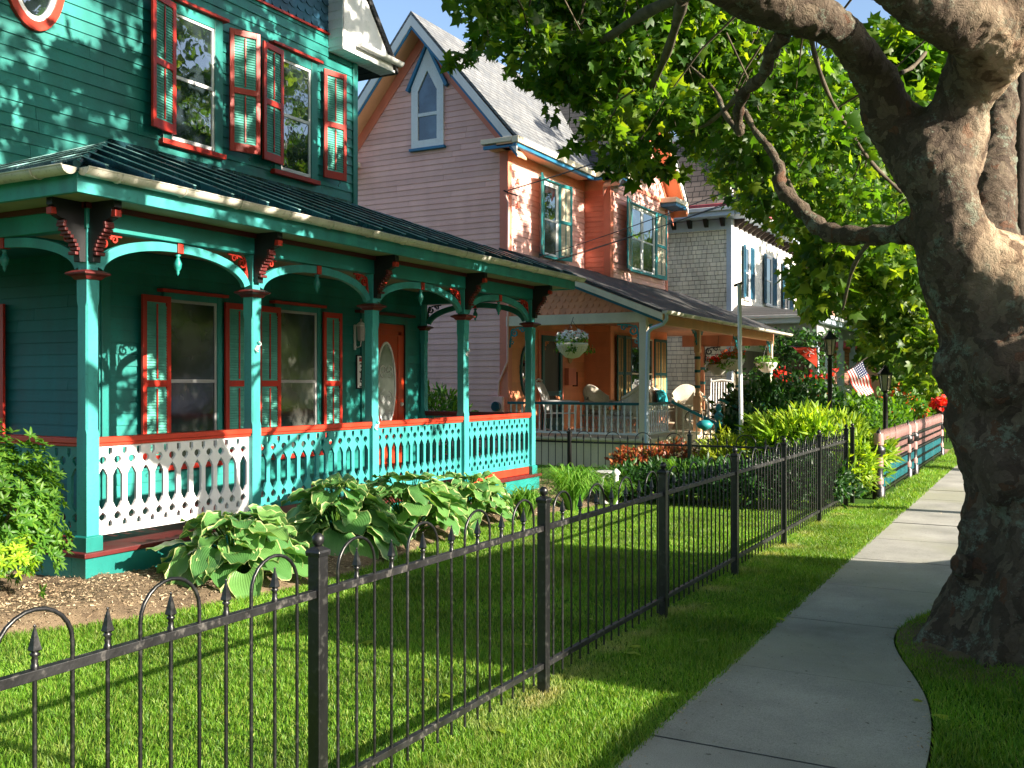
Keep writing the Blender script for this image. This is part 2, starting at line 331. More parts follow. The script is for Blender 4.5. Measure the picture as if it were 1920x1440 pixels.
    nb = N(nt, 'ShaderNodeTexNoise'); nb.inputs['Scale'].default_value = 34; nb.inputs['Detail'].default_value = 10; nb.inputs['Roughness'].default_value = .7
    L(mp.outputs[0], nb.inputs['Vector'])
    ad = N(nt, 'ShaderNodeMath', operation='ADD'); L(nb.outputs[0], ad.inputs[0])
    cl = N(nt, 'ShaderNodeMath', operation='MINIMUM'); cl.inputs[1].default_value = .12; L(v2.outputs[0], cl.inputs[0])
    ml = N(nt, 'ShaderNodeMath', operation='MULTIPLY'); ml.inputs[1].default_value = 1.2; L(cl.outputs[0], ml.inputs[0]); L(ml.outputs[0], ad.inputs[1])
    bp = N(nt, 'ShaderNodeBump'); bp.inputs['Strength'].default_value = .9; bp.inputs['Distance'].default_value = .028
    L(ad.outputs[0], bp.inputs['Height']); L(bp.outputs[0], b.inputs['Normal']); L(b.outputs[0], out.inputs[0])
    return m
M['bark'] = bark()

def hostamat():
    m, nt, out = new_mat('hosta_leaf'); L = nt.links.new
    a = N(nt, 'ShaderNodeAttribute', attribute_name='rim')
    tc = N(nt, 'ShaderNodeTexCoord'); n = N(nt, 'ShaderNodeTexNoise'); n.inputs['Scale'].default_value = 14; n.inputs['Detail'].default_value = 3
    L(tc.outputs['Object'], n.inputs['Vector'])
    sub = N(nt, 'ShaderNodeMath', operation='MULTIPLY_ADD'); sub.inputs[1].default_value = .35; L(n.outputs[0], sub.inputs[0]); L(a.outputs['Fac'], sub.inputs[2])
    g = N(nt, 'ShaderNodeNewGeometry')
    rg = ramp(nt, [(0, (.07, .20, .055)), (.5, (.11, .27, .07)), (1, (.18, .34, .09))]); L(g.outputs['Random Per Island'], rg.inputs[0])
    rm = ramp(nt, [(.87, (0, 0, 0)), (.95, (1, 1, 1))]); L(sub.outputs[0], rm.inputs[0])
    mx = N(nt, 'ShaderNodeMix', data_type='RGBA'); L(rm.outputs[0], mx.inputs[0]); L(rg.outputs[0], mx.inputs[6]); mx.inputs[7].default_value = (.55, .60, .26, 1)
    b = N(nt, 'ShaderNodeBsdfPrincipled'); b.inputs['Roughness'].default_value = .42; L(mx.outputs[2], b.inputs['Base Color'])
    vein = N(nt, 'ShaderNodeAttribute', attribute_name='vein')
    sn = N(nt, 'ShaderNodeMath', operation='SINE'); mu = N(nt, 'ShaderNodeMath', operation='MULTIPLY'); mu.inputs[1].default_value = 46
    L(vein.outputs['Fac'], mu.inputs[0]); L(mu.outputs[0], sn.inputs[0])
    bp = N(nt, 'ShaderNodeBump'); bp.inputs['Strength'].default_value = .3; bp.inputs['Distance'].default_value = .004
    L(sn.outputs[0], bp.inputs['Height']); L(bp.outputs[0], b.inputs['Normal'])
    t = N(nt, 'ShaderNodeBsdfTranslucent'); mm = N(nt, 'ShaderNodeMix', data_type='RGBA', blend_type='MULTIPLY'); mm.inputs[0].default_value = 1
    L(mx.outputs[2], mm.inputs[6]); mm.inputs[7].default_value = (1.6, 1.6, .7, 1); L(mm.outputs[2], t.inputs[0])
    ms = N(nt, 'ShaderNodeMixShader'); ms.inputs[0].default_value = .25
    L(b.outputs[0], ms.inputs[1]); L(t.outputs[0], ms.inputs[2]); L(ms.outputs[0], out.inputs[0])
    return m
M['hosta'] = hostamat()

# ---------------------------------------------------------------- object helpers
def tag(o, label=None, cat=None, group=None, kind=None):
    if label: o['label'] = label
    if cat: o['category'] = cat
    if group: o['group'] = group
    if kind: o['kind'] = kind
    return o
def link(o, parent=None):
    COL.objects.link(o)
    if parent is not None:
        o.parent = parent
        o.matrix_parent_inverse = parent.matrix_world_inv if hasattr(parent, 'matrix_world_inv') else PINV.get(parent.name, Matrix())
    return o
PINV = {}
def thing(name, label, cat, loc=(0, 0, 0), group=None):
    o = bpy.data.objects.new(name, None); COL.objects.link(o)
    o.location = loc; o.empty_display_size = .2
    PINV[o.name] = Matrix.Translation(-Vector(loc))
    return tag(o, label, cat, group)
def dup(root, loc, rz=0, label=None, group=None):
    def rec(o, par):
        c = o.copy(); COL.objects.link(c)
        if par is not None: c.parent = par
        for k in list(o.children): rec(k, c)
        return c
    r = rec(root, None); r.location = loc; r.rotation_euler = (0, 0, rz)
    if label: r['label'] = label
    if group: r['group'] = group
    return r

class Fr:
    """vertical work plane: u horizontal, v up, n outwards"""
    def __init__(s, o, u, n): s.o = Vector(o); s.u = Vector(u); s.n = Vector(n); s.v = Vector((0, 0, 1))
    def p(s, u, v, n=0): return s.o+s.u*u+s.v*v+s.n*n
def front(X): return Fr((X, 0, 0), (0, 1, 0), (1, 0, 0))
def side(Y): return Fr((0, Y, 0), (1, 0, 0), (0, -1, 0))

class MB:
    def __init__(s): s.v = []; s.f = []; s.sm = []
    def add(s, vs, fs, smooth=False):
        k = len(s.v); s.v.extend(tuple(x) for x in vs)
        for f in fs: s.f.append([k+i for i in f]); s.sm.append(smooth)
    def hexa(s, c):
        s.add(c, [(0, 3, 2, 1), (4, 5, 6, 7), (0, 1, 5, 4), (1, 2, 6, 5), (2, 3, 7, 6), (3, 0, 4, 7)])
        return s
    def box(s, x0, x1, y0, y1, z0, z1):
        return s.hexa([(x0, y0, z0), (x1, y0, z0), (x1, y1, z0), (x0, y1, z0), (x0, y0, z1), (x1, y0, z1), (x1, y1, z1), (x0, y1, z1)])
    def fbox(s, fr, u0, u1, v0, v1, n0, n1):
        P = fr.p
        return s.hexa([P(u0, v0, n1), P(u1, v0, n1), P(u1, v0, n0), P(u0, v0, n0), P(u0, v1, n1), P(u1, v1, n1), P(u1, v1, n0), P(u0, v1, n0)])
    def prism(s, fr, loops, n0, n1):
        vv = [[Vector((a, b, 0)) for a, b in lp] for lp in loops]
        tr = tessellate_polygon(vv)
        flat = [q for lp in loops for q in lp]; n = len(flat)
        vs = [fr.p(a, b, n1) for a, b in flat]+[fr.p(a, b, n0) for a, b in flat]
        fs = []
        for t in tr:
            a, b, c = [flat[i] for i in t]
            ar = (b[0]-a[0])*(c[1]-a[1])-(b[1]-a[1])*(c[0]-a[0])
            t = tuple(t) if ar > 0 else tuple(reversed(t))
            fs.append(t); fs.append(tuple(i+n for i in reversed(t)))
        k = 0
        for lp in loops:
            m = len(lp)
            for i in range(m):
                j = (i+1) % m; fs.append((k+i, k+i+n, k+j+n, k+j))
            k += m
        s.add(vs, fs); return s
    def tube(s, pts, r, n=8, cap=True, smooth=True):
        pts = [Vector(p) for p in pts]; m = len(pts)
        rs = r if isinstance(r, (list, tuple)) else [r]*m
        t0 = (pts[1]-pts[0]).normalized()
        a = t0.orthogonal().normalized(); vs = []
        for i in range(m):
            t = (pts[min(i+1, m-1)]-pts[max(i-1, 0)]).normalized()
            a = (a-t*a.dot(t))
            a = a.normalized() if a.length > 1e-6 else t.orthogonal().normalized()
            b = t.cross(a)
            for k in range(n):
                w = 2*pi*k/n; vs.append(pts[i]+(a*cos(w)+b*sin(w))*rs[i])
        fs = [(i*n+k, i*n+(k+1) % n, (i+1)*n+(k+1) % n, (i+1)*n+k) for i in range(m-1) for k in range(n)]
        s.add(vs, fs, smooth)
        if cap: s.add(vs[:n], [tuple(reversed(range(n)))]); s.add(vs[-n:], [tuple(range(n))])
        return s
    def lathe(s, c, prof, n=16, smooth=True, ax=None):
        c = Vector(c); vs = []
        for r, z in prof:
            for k in range(n):
                w = 2*pi*k/n; vs.append(c+Vector((r*cos(w), r*sin(w), z)))
        m = len(prof)
        fs = [(i*n+k, i*n+(k+1) % n, (i+1)*n+(k+1) % n, (i+1)*n+k) for i in range(m-1) for k in range(n)]
        s.add(vs, fs, smooth)
        s.add(vs[:n], [tuple(reversed(range(n)))]); s.add(vs[-n:], [tuple(range(n))])
        return s
    def sqlathe(s, c, prof):
        """square turned section: half-size, z"""
        c = Vector(c); vs = []
        for r, z in prof:
            for a, b in ((-1, -1), (1, -1), (1, 1), (-1, 1)): vs.append(c+Vector((a*r, b*r, z)))
        m = len(prof); fs = [(i*4+k, i*4+(k+1) % 4, (i+1)*4+(k+1) % 4, (i+1)*4+k) for i in range(m-1) for k in range(4)]
        fs += [(3, 2, 1, 0), tuple((m-1)*4+k for k in range(4))]
        s.add(vs, fs); return s
    def ribbon(s, fr, path, w, n0, n1):
        """flat band in the plane of the frame following path [(u,v)] of width w (or list)"""
        m = len(path); L, R = [], []
        for i, (a, b) in enumerate(path):
            a0, b0 = path[max(i-1, 0)]; a1, b1 = path[min(i+1, m-1)]
            dx, dy = a1-a0, b1-b0; l = sqrt(dx*dx+dy*dy) or 1
            ww = (w[i] if isinstance(w, list) else w)/2
            L.append((a-dy/l*ww, b+dx/l*ww)); R.append((a+dy/l*ww, b-dx/l*ww))
        vs = []
        for i in range(m):
            vs += [fr.p(*L[i], n1), fr.p(*R[i], n1), fr.p(*R[i], n0), fr.p(*L[i], n0)]
        fs = []
        for i in range(m-1):
            for k in range(4): fs.append((i*4+k, i*4+(k+1) % 4, (i+1)*4+(k+1) % 4, (i+1)*4+k))
        fs += [(3, 2, 1, 0), tuple((m-1)*4+k for k in range(4))]
        s.add(vs, fs); return s
    def clap(s, fr, ext, v0, v1, pitch, lap=.016, base=0.0):
        """clapboards: ext(v)->(u0,u1)"""
        v = v0
        while v < v1-1e-4:
            t = min(v+pitch, v1)
            a0, a1 = ext(v); b0, b1 = ext(t)
            if a1-a0 < .02: break
            if b1 < b0: b0 = b1 = (b0+b1)/2
            P = fr.p; L0, L1 = max(a0, b0), min(a1, b1); cuts = []; q = L0+random.uniform(.4, 3.2)
            while q < L1-.5: cuts.append(q); q += random.uniform(1.6, 3.8)
            lo = [(a0, b0)]+[(q+.0015, q+.0015) for q in cuts]; hi = [(q-.0015, q-.0015) for q in cuts]+[(a1, b1)]
            for (c0, d0), (c1, d1) in zip(lo, hi):
                jl = lap+random.uniform(-.0015, .0015); jv = random.uniform(-.0012, .0012)
                s.add([P(c0, v+jv, base+jl), P(c1, v+jv, base+jl), P(d1, t, base+.002), P(d0, t, base+.002), P(c0, v, base-.02), P(c1, v, base-.02), P(d1, t, base-.02), P(d0, t, base-.02)],
                      [(0, 1, 2, 3), (4, 5, 1, 0), (1, 5, 6, 2), (4, 0, 3, 7)])
            v = t
        return s
    def scales(s, fr, ext, v0, v1, pw=.14, ph=.11, lap=.014, rnd=True):
        row = 0; v = v0
        while v < v1-.01:
            a0, a1 = ext(v+ph*.5)
            u = a0-(pw/2 if row % 2 else 0)
            while u < a1-.01:
                x0, x1 = max(u, a0), min(u+pw*.97, a1)
                if x1-x0 > .02:
                    c = (x0+x1)/2; hw = (x1-x0)/2
                    if rnd:
                        arc = [(c+hw*cos(w), v+ph*.45+ph*.5*sin(w)) for w in [pi+pi*k/8 for k in range(9)]]
                    else:
                        dz = random.uniform(-.008, .008); arc = [(x0, v+dz), (x1, v+dz)]
                    pts = arc+[(x1, v+ph*1.15), (x0, v+ph*1.15)]
                    lf = lap*random.uniform(.8, 1.2)
                    vs = [fr.p(a, b, lf*(1-(b-v)/ph*.8)) for a, b in pts]
                    n = len(pts); vs += [fr.p(a, b, -.005) for a, b in pts]
                    fs = [tuple(range(n))]+[(i+n, (i+1) % n+n, (i+1) % n, i) for i in range(len(arc)-1)]
                    s.add(vs, fs)
                u += pw
            v += ph; row += 1
        return s
    def build(s, name, mat, parent=None, bevel=0, label=None):
        me = bpy.data.meshes.new(name)
        me.from_pydata([tuple(v) for v in s.v], [], s.f)
        me.polygons.foreach_set('use_smooth', s.sm)
        me.materials.append(M[mat] if isinstance(mat, str) else mat)
        me.update()
        o = bpy.data.objects.new(name, me)
        COL.objects.link(o)
        if parent is not None:
            o.parent = parent; o.matrix_parent_inverse = PINV.get(parent.name, Matrix()).copy()
        if bevel:
            bm = o.modifiers.new('bevel', 'BEVEL'); bm.width = bevel; bm.segments = 2; bm.limit_method = 'ANGLE'
        if label: o['label'] = label
        return o

def npmesh(name, V, Fc, mat, parent=None, smooth=False, attrs=None):
    """V (n,3) floats, Fc (m,k) ints"""
    me = bpy.data.meshes.new(name)
    V = np.asarray(V, dtype=np.float32); Fc = np.asarray(Fc, dtype=np.int32)
    n, k = Fc.shape
    me.vertices.add(len(V)); me.vertices.foreach_set('co', V.ravel())
    me.loops.add(n*k); me.loops.foreach_set('vertex_index', Fc.ravel())
    me.polygons.add(n); me.polygons.foreach_set('loop_start', np.arange(0, n*k, k, dtype=np.int32))
    try: me.polygons.foreach_set('loop_total', np.full(n, k, dtype=np.int32))
    except Exception: pass
    if smooth: me.polygons.foreach_set('use_smooth', np.ones(n, dtype=bool))
    me.materials.append(M[mat]); me.update(calc_edges=True)
    if attrs:
        for an, av in attrs.items():
            at_ = me.attributes.new(an, 'FLOAT', 'POINT'); at_.data.foreach_set('value', np.asarray(av, dtype=np.float32))
    o = bpy.data.objects.new(name, me); COL.objects.link(o)
    if parent is not None:
        o.parent = parent; o.matrix_parent_inverse = PINV.get(parent.name, Matrix()).copy()
    return o

# ---- leaf templates: (verts, tris) with y along the leaf, x across, z the face normal
def tmpl_syc():
    R = [(0, 0), (.2, -.07), (.48, .06), (.31, .22), (.56, .52), (.24, .50), (0, 1)]
    out = R+[(-x, y) for x, y in reversed(R[1:-1])]
    V = [(0, .36, .03)]+[(x, y, -.22*abs(x)-.16*y*y) for x, y in out]
    n = len(out)
    return np.array(V), np.array([(0, i+1, (i+1) % n+1) for i in range(n)])
def tmpl_lance(w=.16):
    V = [(0, 0, 0), (w, .35, -.05), (0, .45, .03), (-w, .35, -.05), (w*.7, .72, -.09), (-w*.7, .72, -.09), (0, 1, -.18)]
    Fc = [(0, 1, 2), (0, 2, 3), (1, 4, 2), (2, 4, 6), (2, 6, 5), (2, 5, 3)]
    return np.array(V), np.array(Fc)
def tmpl_oval():
    V = [(0, 0, 0), (.26, .3, -.04), (.22, .7, -.08), (0, 1, -.12), (-.22, .7, -.08), (-.26, .3, -.04)]
    return np.array(V), np.array([(0, 1, 5), (1, 2, 5), (2, 4, 5), (2, 3, 4)])
def tmpl_petal():
    V = [(-.5, 0, 0), (.5, 0, .1), (.45, .9, .1), (-.4, 1, 0)]
    return np.array(V), np.array([(0, 1, 2), (0, 2, 3)])
T_SYC, T_LAN, T_OVAL, T_PET, T_LAN2 = tmpl_syc(), tmpl_lance(), tmpl_oval(), tmpl_petal(), tmpl_lance(.10)

def scatter(pos, dirs, nrm, size, tmpl):
    """pos (n,3), dirs leaf axis, nrm approx normal -> V, F"""
    tv, tf = tmpl; n = len(pos)
    d = dirs/np.maximum(np.linalg.norm(dirs, axis=1, keepdims=True), 1e-6)
    x = np.cross(d, nrm); x /= np.maximum(np.linalg.norm(x, axis=1, keepdims=True), 1e-6)
    z = np.cross(x, d)
    s = size[:, None, None]
    V = pos[:, None, :]+s*(tv[None, :, 0:1]*x[:, None, :]+tv[None, :, 1:2]*d[:, None, :]+tv[None, :, 2:3]*z[:, None, :])
    k = len(tv)
    Fc = tf[None, :, :]+(np.arange(n)*k)[:, None, None]
    return V.reshape(-1, 3), Fc.reshape(-1, 3)

class Leaves:
    def __init__(s): s.V = []; s.F = []; s.k = 0
    def add(s, V, Fc): s.V.append(V); s.F.append(Fc+s.k); s.k += len(V)
    def clump(s, c, rad, n, size, tmpl=T_SYC, up=.7, flat=.7, out=.6, svar=.35):
        """a spray of n leaves around centre c"""
        g = RNG.normal(size=(n, 3)); g[:, 2] *= flat
        g /= np.maximum(np.linalg.norm(g, axis=1, keepdims=True), .01)
        rr = rad*RNG.random(n)[:, None]**.5
        pos = np.array(c)[None]+g*rr*np.array([1, 1, flat])
        dirs = g*out+RNG.normal(size=(n, 3))*.6+np.array([0, 0, -.25])
        nrm = RNG.normal(size=(n, 3))*.75+np.array([.25, 0, up])
        sz = size*(1+svar*RNG.normal(size=n)).clip(.4, 1.8)
        s.add(*scatter(pos, dirs, nrm, sz, tmpl))
    def surf(s, c, rx, ry, rz, n, size, tmpl=T_LAN, inner=.75, up=.5, lump=.18, whorl=0, zmin=None):
        """foliage shell of a shrub: lumpy ellipsoid"""
        g = RNG.normal(size=(n, 3)); g[:, 2] = np.abs(g[:, 2])*1.0-.35
        g /= np.linalg.norm(g, axis=1, keepdims=True)
        ph = RNG.random(6)*6.3
        l = 1+lump*(np.sin(g[:, 0]*5+ph[0])*np.sin(g[:, 1]*6+ph[1])+.6*np.sin(g[:, 2]*9+ph[2]+g[:, 0]*7)+.4*np.sin(g[:, 1]*13+ph[3]))
        rr = (inner+(1-inner)*RNG.random(n)**.6)*l
        pos = np.array(c)[None]+g*rr[:, None]*np.array([rx, ry, rz])
        if zmin is not None: pos[:, 2] = np.maximum(pos[:, 2], zmin+RNG.random(n)*.05)
        if whorl:
            P, D, Nn, S = [], [], [], []
            ax = g+np.array([0, 0, up])+RNG.normal(size=(n, 3))*.25; ax /= np.linalg.norm(ax, axis=1, keepdims=True)
            t = np.cross(ax, np.array([.3, .2, .9])); t /= np.linalg.norm(t, axis=1, keepdims=True)
            b = np.cross(ax, t)
            for k in range(whorl):
                w = 2*pi*k/whorl+RNG.random(n)*.5
                dd = t*np.cos(w)[:, None]+b*np.sin(w)[:, None]
                D.append(dd+ax*(.25+RNG.random(n)*.5)[:, None]); P.append(pos); Nn.append(ax); S.append(size*(.75+.5*RNG.random(n)))
            s.add(*scatter(np.concatenate(P), np.concatenate(D), np.concatenate(Nn), np.concatenate(S), tmpl))
        else:
            dirs = g*.8+RNG.normal(size=(n, 3))*.55+np.array([0, 0, up*.5]); nrm = g*.5+RNG.normal(size=(n, 3))*.5+np.array([.2, 0, up])
            s.add(*scatter(pos, dirs, nrm, size*(.6+.8*RNG.random(n)), tmpl))
    def build(s, name, mat, parent=None):
        return npmesh(name, np.concatenate(s.V), np.concatenate(s.F), mat, parent)

# ================================================================ shared building parts
def window(fr, u0, u1, v0, v1, parent, casing='teal', cw=.10, sash='white', split=.5, up='glass', low='screen', sill=None, hood=None, depth=.05, double=False):
    w = MB()
    w.fbox(fr, u0-cw, u0, v0-.02, v1+cw, -.01, depth).fbox(fr, u1, u1+cw, v0-.02, v1+cw, -.01, depth)
    w.fbox(fr, u0, u1, v1, v1+cw, -.01, depth-.004)
    W = w.build('window', casing, parent, .003)
    s = MB(); t = .032
    spans = [(u0, (u0+u1)/2-.05), ((u0+u1)/2+.05, u1)] if double else [(u0, u1)]
    if double: s.fbox(fr, spans[0][1], spans[1][0], v0, v1, 0, .046)
    vm = v0+(v1-v0)*split
    for a, b in spans:
        s.fbox(fr, a, a+t, v0, v1, 0, .034).fbox(fr, b-t, b, v0, v1, 0, .034)
        s.fbox(fr, a+t, b-t, v0, v0+t*1.3, 0, .032).fbox(fr, a+t, b-t, v1-t, v1, 0, .032).fbox(fr, a+t, b-t, vm-t*.6, vm+t*.6, 0, .036)
    s.build('sash', sash, W, .002)
    for a, b in spans:
        MB().fbox(fr, a+t, b-t, vm+t*.6, v1-t, 0, .022).build('pane', up, W)
        MB().fbox(fr, a+t, b-t, v0+t*1.3, vm-t*.6, 0, .0215).build('pane', low, W)
    if sill: MB().fbox(fr, u0-cw-.03, u1+cw+.03, v0-.075, v0-.02, -.01, depth+.03).build('sill', sill, W, .004)
    if hood: MB().fbox(fr, u0-cw-.06, u1+cw+.06, v1+cw, v1+cw+.035, -.01, depth+.05).build('hood', hood, W, .004)
    return W

def shutter(fr, hinge, w, d, v0, v1, parent, ang=12, frame='red', panel='teal_sh', mid=.5, off=.05):
    a = radians(ang)
    h = fr.p(hinge, 0, off)
    if d > 0: f2 = Fr(h, fr.u*cos(a)+fr.n*sin(a), fr.n*cos(a)-fr.u*sin(a))
    else:
        uu = fr.u*cos(a)-fr.n*sin(a); f2 = Fr(h-uu*w, uu, fr.n*cos(a)+fr.u*sin(a))
    m = MB(); t = w*.14; vm = v0+(v1-v0)*mid
    m.fbox(f2, 0, t, v0, v1, 0, .03).fbox(f2, w-t, w, v0, v1, 0, .03)
    m.fbox(f2, t, w-t, v0, v0+.1, 0, .029).fbox(f2, t, w-t, v1-.07, v1, 0, .029).fbox(f2, t, w-t, vm-.035, vm+.035, 0, .029)
    S = m.build('shutter', frame, parent, .002)
    for q0, q1 in ((v0+.1, vm-.035), (vm+.035, v1-.07)):
        l = MB(); z = q0+.003; P = f2.p
        while z < q1-.03:
            l.add([P(t, z, .024), P(w-t, z, .024), P(w-t, z+.030, .008), P(t, z+.030, .008), P(t, z-.004, .018), P(w-t, z-.004, .018)],
                  [(0, 1, 2, 3), (5, 1, 0, 4)])
            z += .03
        l.fbox(f2, t, w-t, q0, q1, .001, .006)
        l.build('louvre_panel', panel, S)
        MB().fbox(f2, w/2-.008, w/2+.008, q0+.02, q1-.02, .024, .034).build('tilt_rod', frame, S)
    g = MB(); hk = f2.p(w*.35 if d < 0 else w*.65, v0-.02, .02)
    pts = [hk+fr.u*(.022*sin(q*1.0))+fr.v*(-.012*q)+fr.n*.01 for q in np.linspace(0, 6, 12)]
    g.tube(pts, .004, 5).build('shutter_hook', 'black', S)
    return S

def spiral(cx, cy, r0, r1, a0, turns, n=26, sx=1):
    return [(cx+sx*(r0+(r1-r0)*i/n)*cos(a0+turns*2*pi*i/n), cy+(r0+(r1-r0)*i/n)*sin(a0+turns*2*pi*i/n)) for i in range(n+1)]

def fret(fr, cu, cv, s, sx, parent, mat='red', n0=-.012, n1=.012, name='spandrel_scroll'):
    """scroll sawn fretwork filling the corner at (cu,cv), opening to sx, downwards"""
    m = MB()
    m.ribbon(fr, spiral(cu+sx*.13*s, cv-.13*s, .085*s, .018*s, pi*.6, 1.35, sx=sx), [.034*s*(1-.5*i/26) for i in range(27)], n0, n1)
    m.ribbon(fr, spiral(cu+sx*.30*s, cv-.075*s, .060*s, .014*s, pi, -1.25, sx=sx), [.028*s*(1-.5*i/26) for i in range(27)], n0+.001, n1-.001)
    m.ribbon(fr, spiral(cu+sx*.07*s, cv-.31*s, .055*s, .012*s, pi*.5, 1.2, sx=sx), [.026*s*(1-.5*i/26) for i in range(27)], n0+.001, n1-.001)
    m.ribbon(fr, [(cu+sx*.02*s, cv-.42*s), (cu+sx*.035*s, cv-.25*s), (cu+sx*.06*s, cv-.08*s), (cu+sx*.2*s, cv-.03*s), (cu+sx*.42*s, cv-.02*s)], .03*s, n0+.002, n1-.002)
    return m.build(name, mat, parent)

def arch(fr, a, b, spring, crown, parent, mat='teal_lt', pendant=True, fretmat='red'):
    mid, hw = (a+b)/2, (b-a)/2-.035
    path = [(mid+hw*cos(t), spring+(crown-.04-spring)*sin(t)**.92) for t in np.linspace(pi-.10, .10, 33)]
    m = MB(); m.ribbon(fr, path, .078, -.025, .025)
    m.fbox(fr, a, b, crown+.001, crown+.022, -.03, .034)
    A = m.build('arch', mat, parent, .003)
    s = min(1.0, (b-a)/1.75)
    fret(fr, a+.01, crown-.005, .62*s, 1, A, fretmat); fret(fr, b-.01, crown-.005, .62*s, -1, A, fretmat)
    if pendant:
        MB().fbox(fr, mid-.032, mid+.032, crown-.085, crown+.005, -.034, .04).build('pendant_block', 'red', A, .003)
        c = fr.p(mid, crown-.085)
        MB().lathe(c, [(.012, 0), (.028, -.012), (.014, -.03), (.02, -.05), (.036, -.085), (.03, -.125), (.012, -.155), (.016, -.165), (.002, -.19)], 12).build('pendant_drop', 'teal', A)
    return A

def bracket(fr, x0, top, parent, depth=.29, h=.46, s=1):
    """console bracket: fr is the plane of its side, u outward when s=1"""
    q = lambda u, v: (x0+s*u, top-v)
    pts = [q(0, 0), q(depth, 0), q(depth, .055), q(depth-.03, .07), q(depth-.04, .13), q(depth-.12, .16), q(depth-.11, .22), q(depth-.17, .26), q(depth-.22, .34), q(depth-.235, .40), q(.05, h), q(0, h)]
    if s < 0: pts = pts[::-1]
    B = MB().prism(fr, [pts], -.034, .034).build('bracket', 'black', parent, .003)
    m = MB()
    for i, (u, v) in enumerate([(depth-.10, .17), (depth-.095, .195), (depth-.11, .225), (depth-.135, .25), (depth-.16, .275), (depth-.185, .305), (depth-.2, .335), (depth-.215, .365), (depth-.2, .4)]):
        m.fbox(fr, *sorted((x0+s*(u-.02), x0+s*(u+.010))), top-v-.014, top-v+.012, -.043, .043)
    MB().fbox(fr, *sorted((x0+s*(depth-.045), x0+s*(depth+.008))), top-.125, top-.075, -.03, .03).build('bracket_block', 'red', B, .002)
    m.build('bracket_beading', 'maroon', B, .005)
    return B

def balustrade(fr, a, b, v0, v1, parent, mat='teal_lt', rail='redlt', drop=True):
    Lw = b-a; n = max(3, round(Lw/.145)); p = Lw/n; H = v1-v0-.07
    loops = [[(a, v0), (b, v0), (b, v0+H), (a, v0+H)]]
    g = lambda u, v: (a+u, v0+v*H)
    for j in range(n):
        c = (j+.5)*p; s = p/2-.024
        loops.append([g(c, .225), g(c-s*.55, .27), g(c-s*.75, .30), g(c-s, .325), g(c-s, .645), g(c-s*.75, .67), g(c-s*.55, .70), g(c, .745), g(c+s*.55, .70), g(c+s*.75, .67), g(c+s, .645), g(c+s, .325), g(c+s*.75, .30), g(c+s*.55, .27)])
        for z, sg in ((.155, 1), (.83, -1)):
            loops.append([g(c+.036*cos(w), z+sg*(.046*sin(w)+(.018 if abs(w-pi/2) < .01 else 0))) for w in [2*pi*k/12 for k in range(12)]])
    for j in range(n+1):
        c = j*p; e = .021
        if 0 < j < n:
            loops.append([g(c-e, .035), g(c-e, .085), g(c, .125), g(c+e, .085), g(c+e, .035)])
            loops.append([g(c-e, .975), g(c-e, .91), g(c, .865), g(c+e, .91), g(c+e, .975)])
    B = MB().prism(fr, loops, -.012, .012).build('balustrade', mat, parent)
    R = MB(); R.fbox(fr, a, b, v1-.045, v1, -.05, .05).fbox(fr, a, b, v1-.07, v1-.045, -.03, .035)
    R.build('hand_rail', rail, B, .006)
    MB().fbox(fr, a, b, v0-.035, v0-.001, -.022, .022).build('bottom_rail', mat, B, .003)
    return B

def gutter(p0, p1, out, parent, r=.062, hang=.62, mat='gutter'):
    p0, p1, out = Vector(p0), Vector(p1), Vector(out)
    ax = (p1-p0); Ln = ax.length; ax.normalize(); z = Vector((0, 0, 1)); m = MB(); n = 10
    vs = []
    for e in (p0, p1):
        for k in range(n+1):
            w = pi+pi*k/n; vs.append(e+out*(r+r*cos(w))+z*(r*.95*sin(w)))
        for k in range(n, -1, -1):
            w = pi+pi*k/n; vs.append(e+out*(r+(r-.006)*cos(w))+z*((r*.95-.006)*sin(w)))
    q = 2*(n+1)
    fs = [(k, (k+1) % q, q+(k+1) % q, q+k) for k in range(q)]
    m.add(vs, fs, True)
    for e in (p0, p1):
        m.add([e+out*(r+r*cos(pi+pi*k/n))+z*(r*.95*sin(pi+pi*k/n)) for k in range(n+1)], [tuple(range(n+1))])
    m.tube([p0+out*2*r, p1+out*2*r], .007, 6)
    G = m.build('gutter', mat, parent)
    h = MB(); t = .3
    while t < Ln:
        c = p0+ax*t
        h.tube([c+out*(r+(r+.004)*cos(w))+z*((r+.004)*.95*sin(w)) for w in np.linspace(pi, 2*pi, 9)], .006, 5)
        t += hang
    h.build('gutter_strap', mat, G)
    return G

# ================================================================ the teal house
XW, XP = -8.5, -6.6
PY = [yon(p, XP) for p in (165, 473, 697, 868, 994)]
YL, YR, YR2 = 6.86, 12.74, 11.08
G = thing('teal_house', 'teal clapboard house with red trimmed shutters and an arched wraparound porch', 'house', (-8.5, 9, 0))
FW = front(XW); FP = front(XP); SL = side(PY[0]); SR = side(PY[-1])
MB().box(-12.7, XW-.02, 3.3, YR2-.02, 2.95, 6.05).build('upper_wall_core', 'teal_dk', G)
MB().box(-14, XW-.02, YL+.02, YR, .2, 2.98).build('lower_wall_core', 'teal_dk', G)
MB().clap(FW, lambda v: (3.3, YR2), 3.0, 6.27, .124).build('upper_wall', 'teal', G)
MB().clap(FW, lambda v: (YL, YR), .29, 2.99, .124).build('lower_wall', 'teal', G)
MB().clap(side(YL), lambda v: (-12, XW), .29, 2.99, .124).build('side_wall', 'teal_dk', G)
MB().fbox(FW, YR2-.09, YR2+.012, 3.9, 6.3, -.02, .028).build('corner_board', 'teal', G, .003)
cb = MB(); cb.fbox(FW, YL-.012, YL+.09, .29, 3.0, -.02, .03).fbox(side(YL), XW-.09, XW+.0, .29, 3.0, -.02, .027)
cb.build('corner_board', 'teal', G, .003)
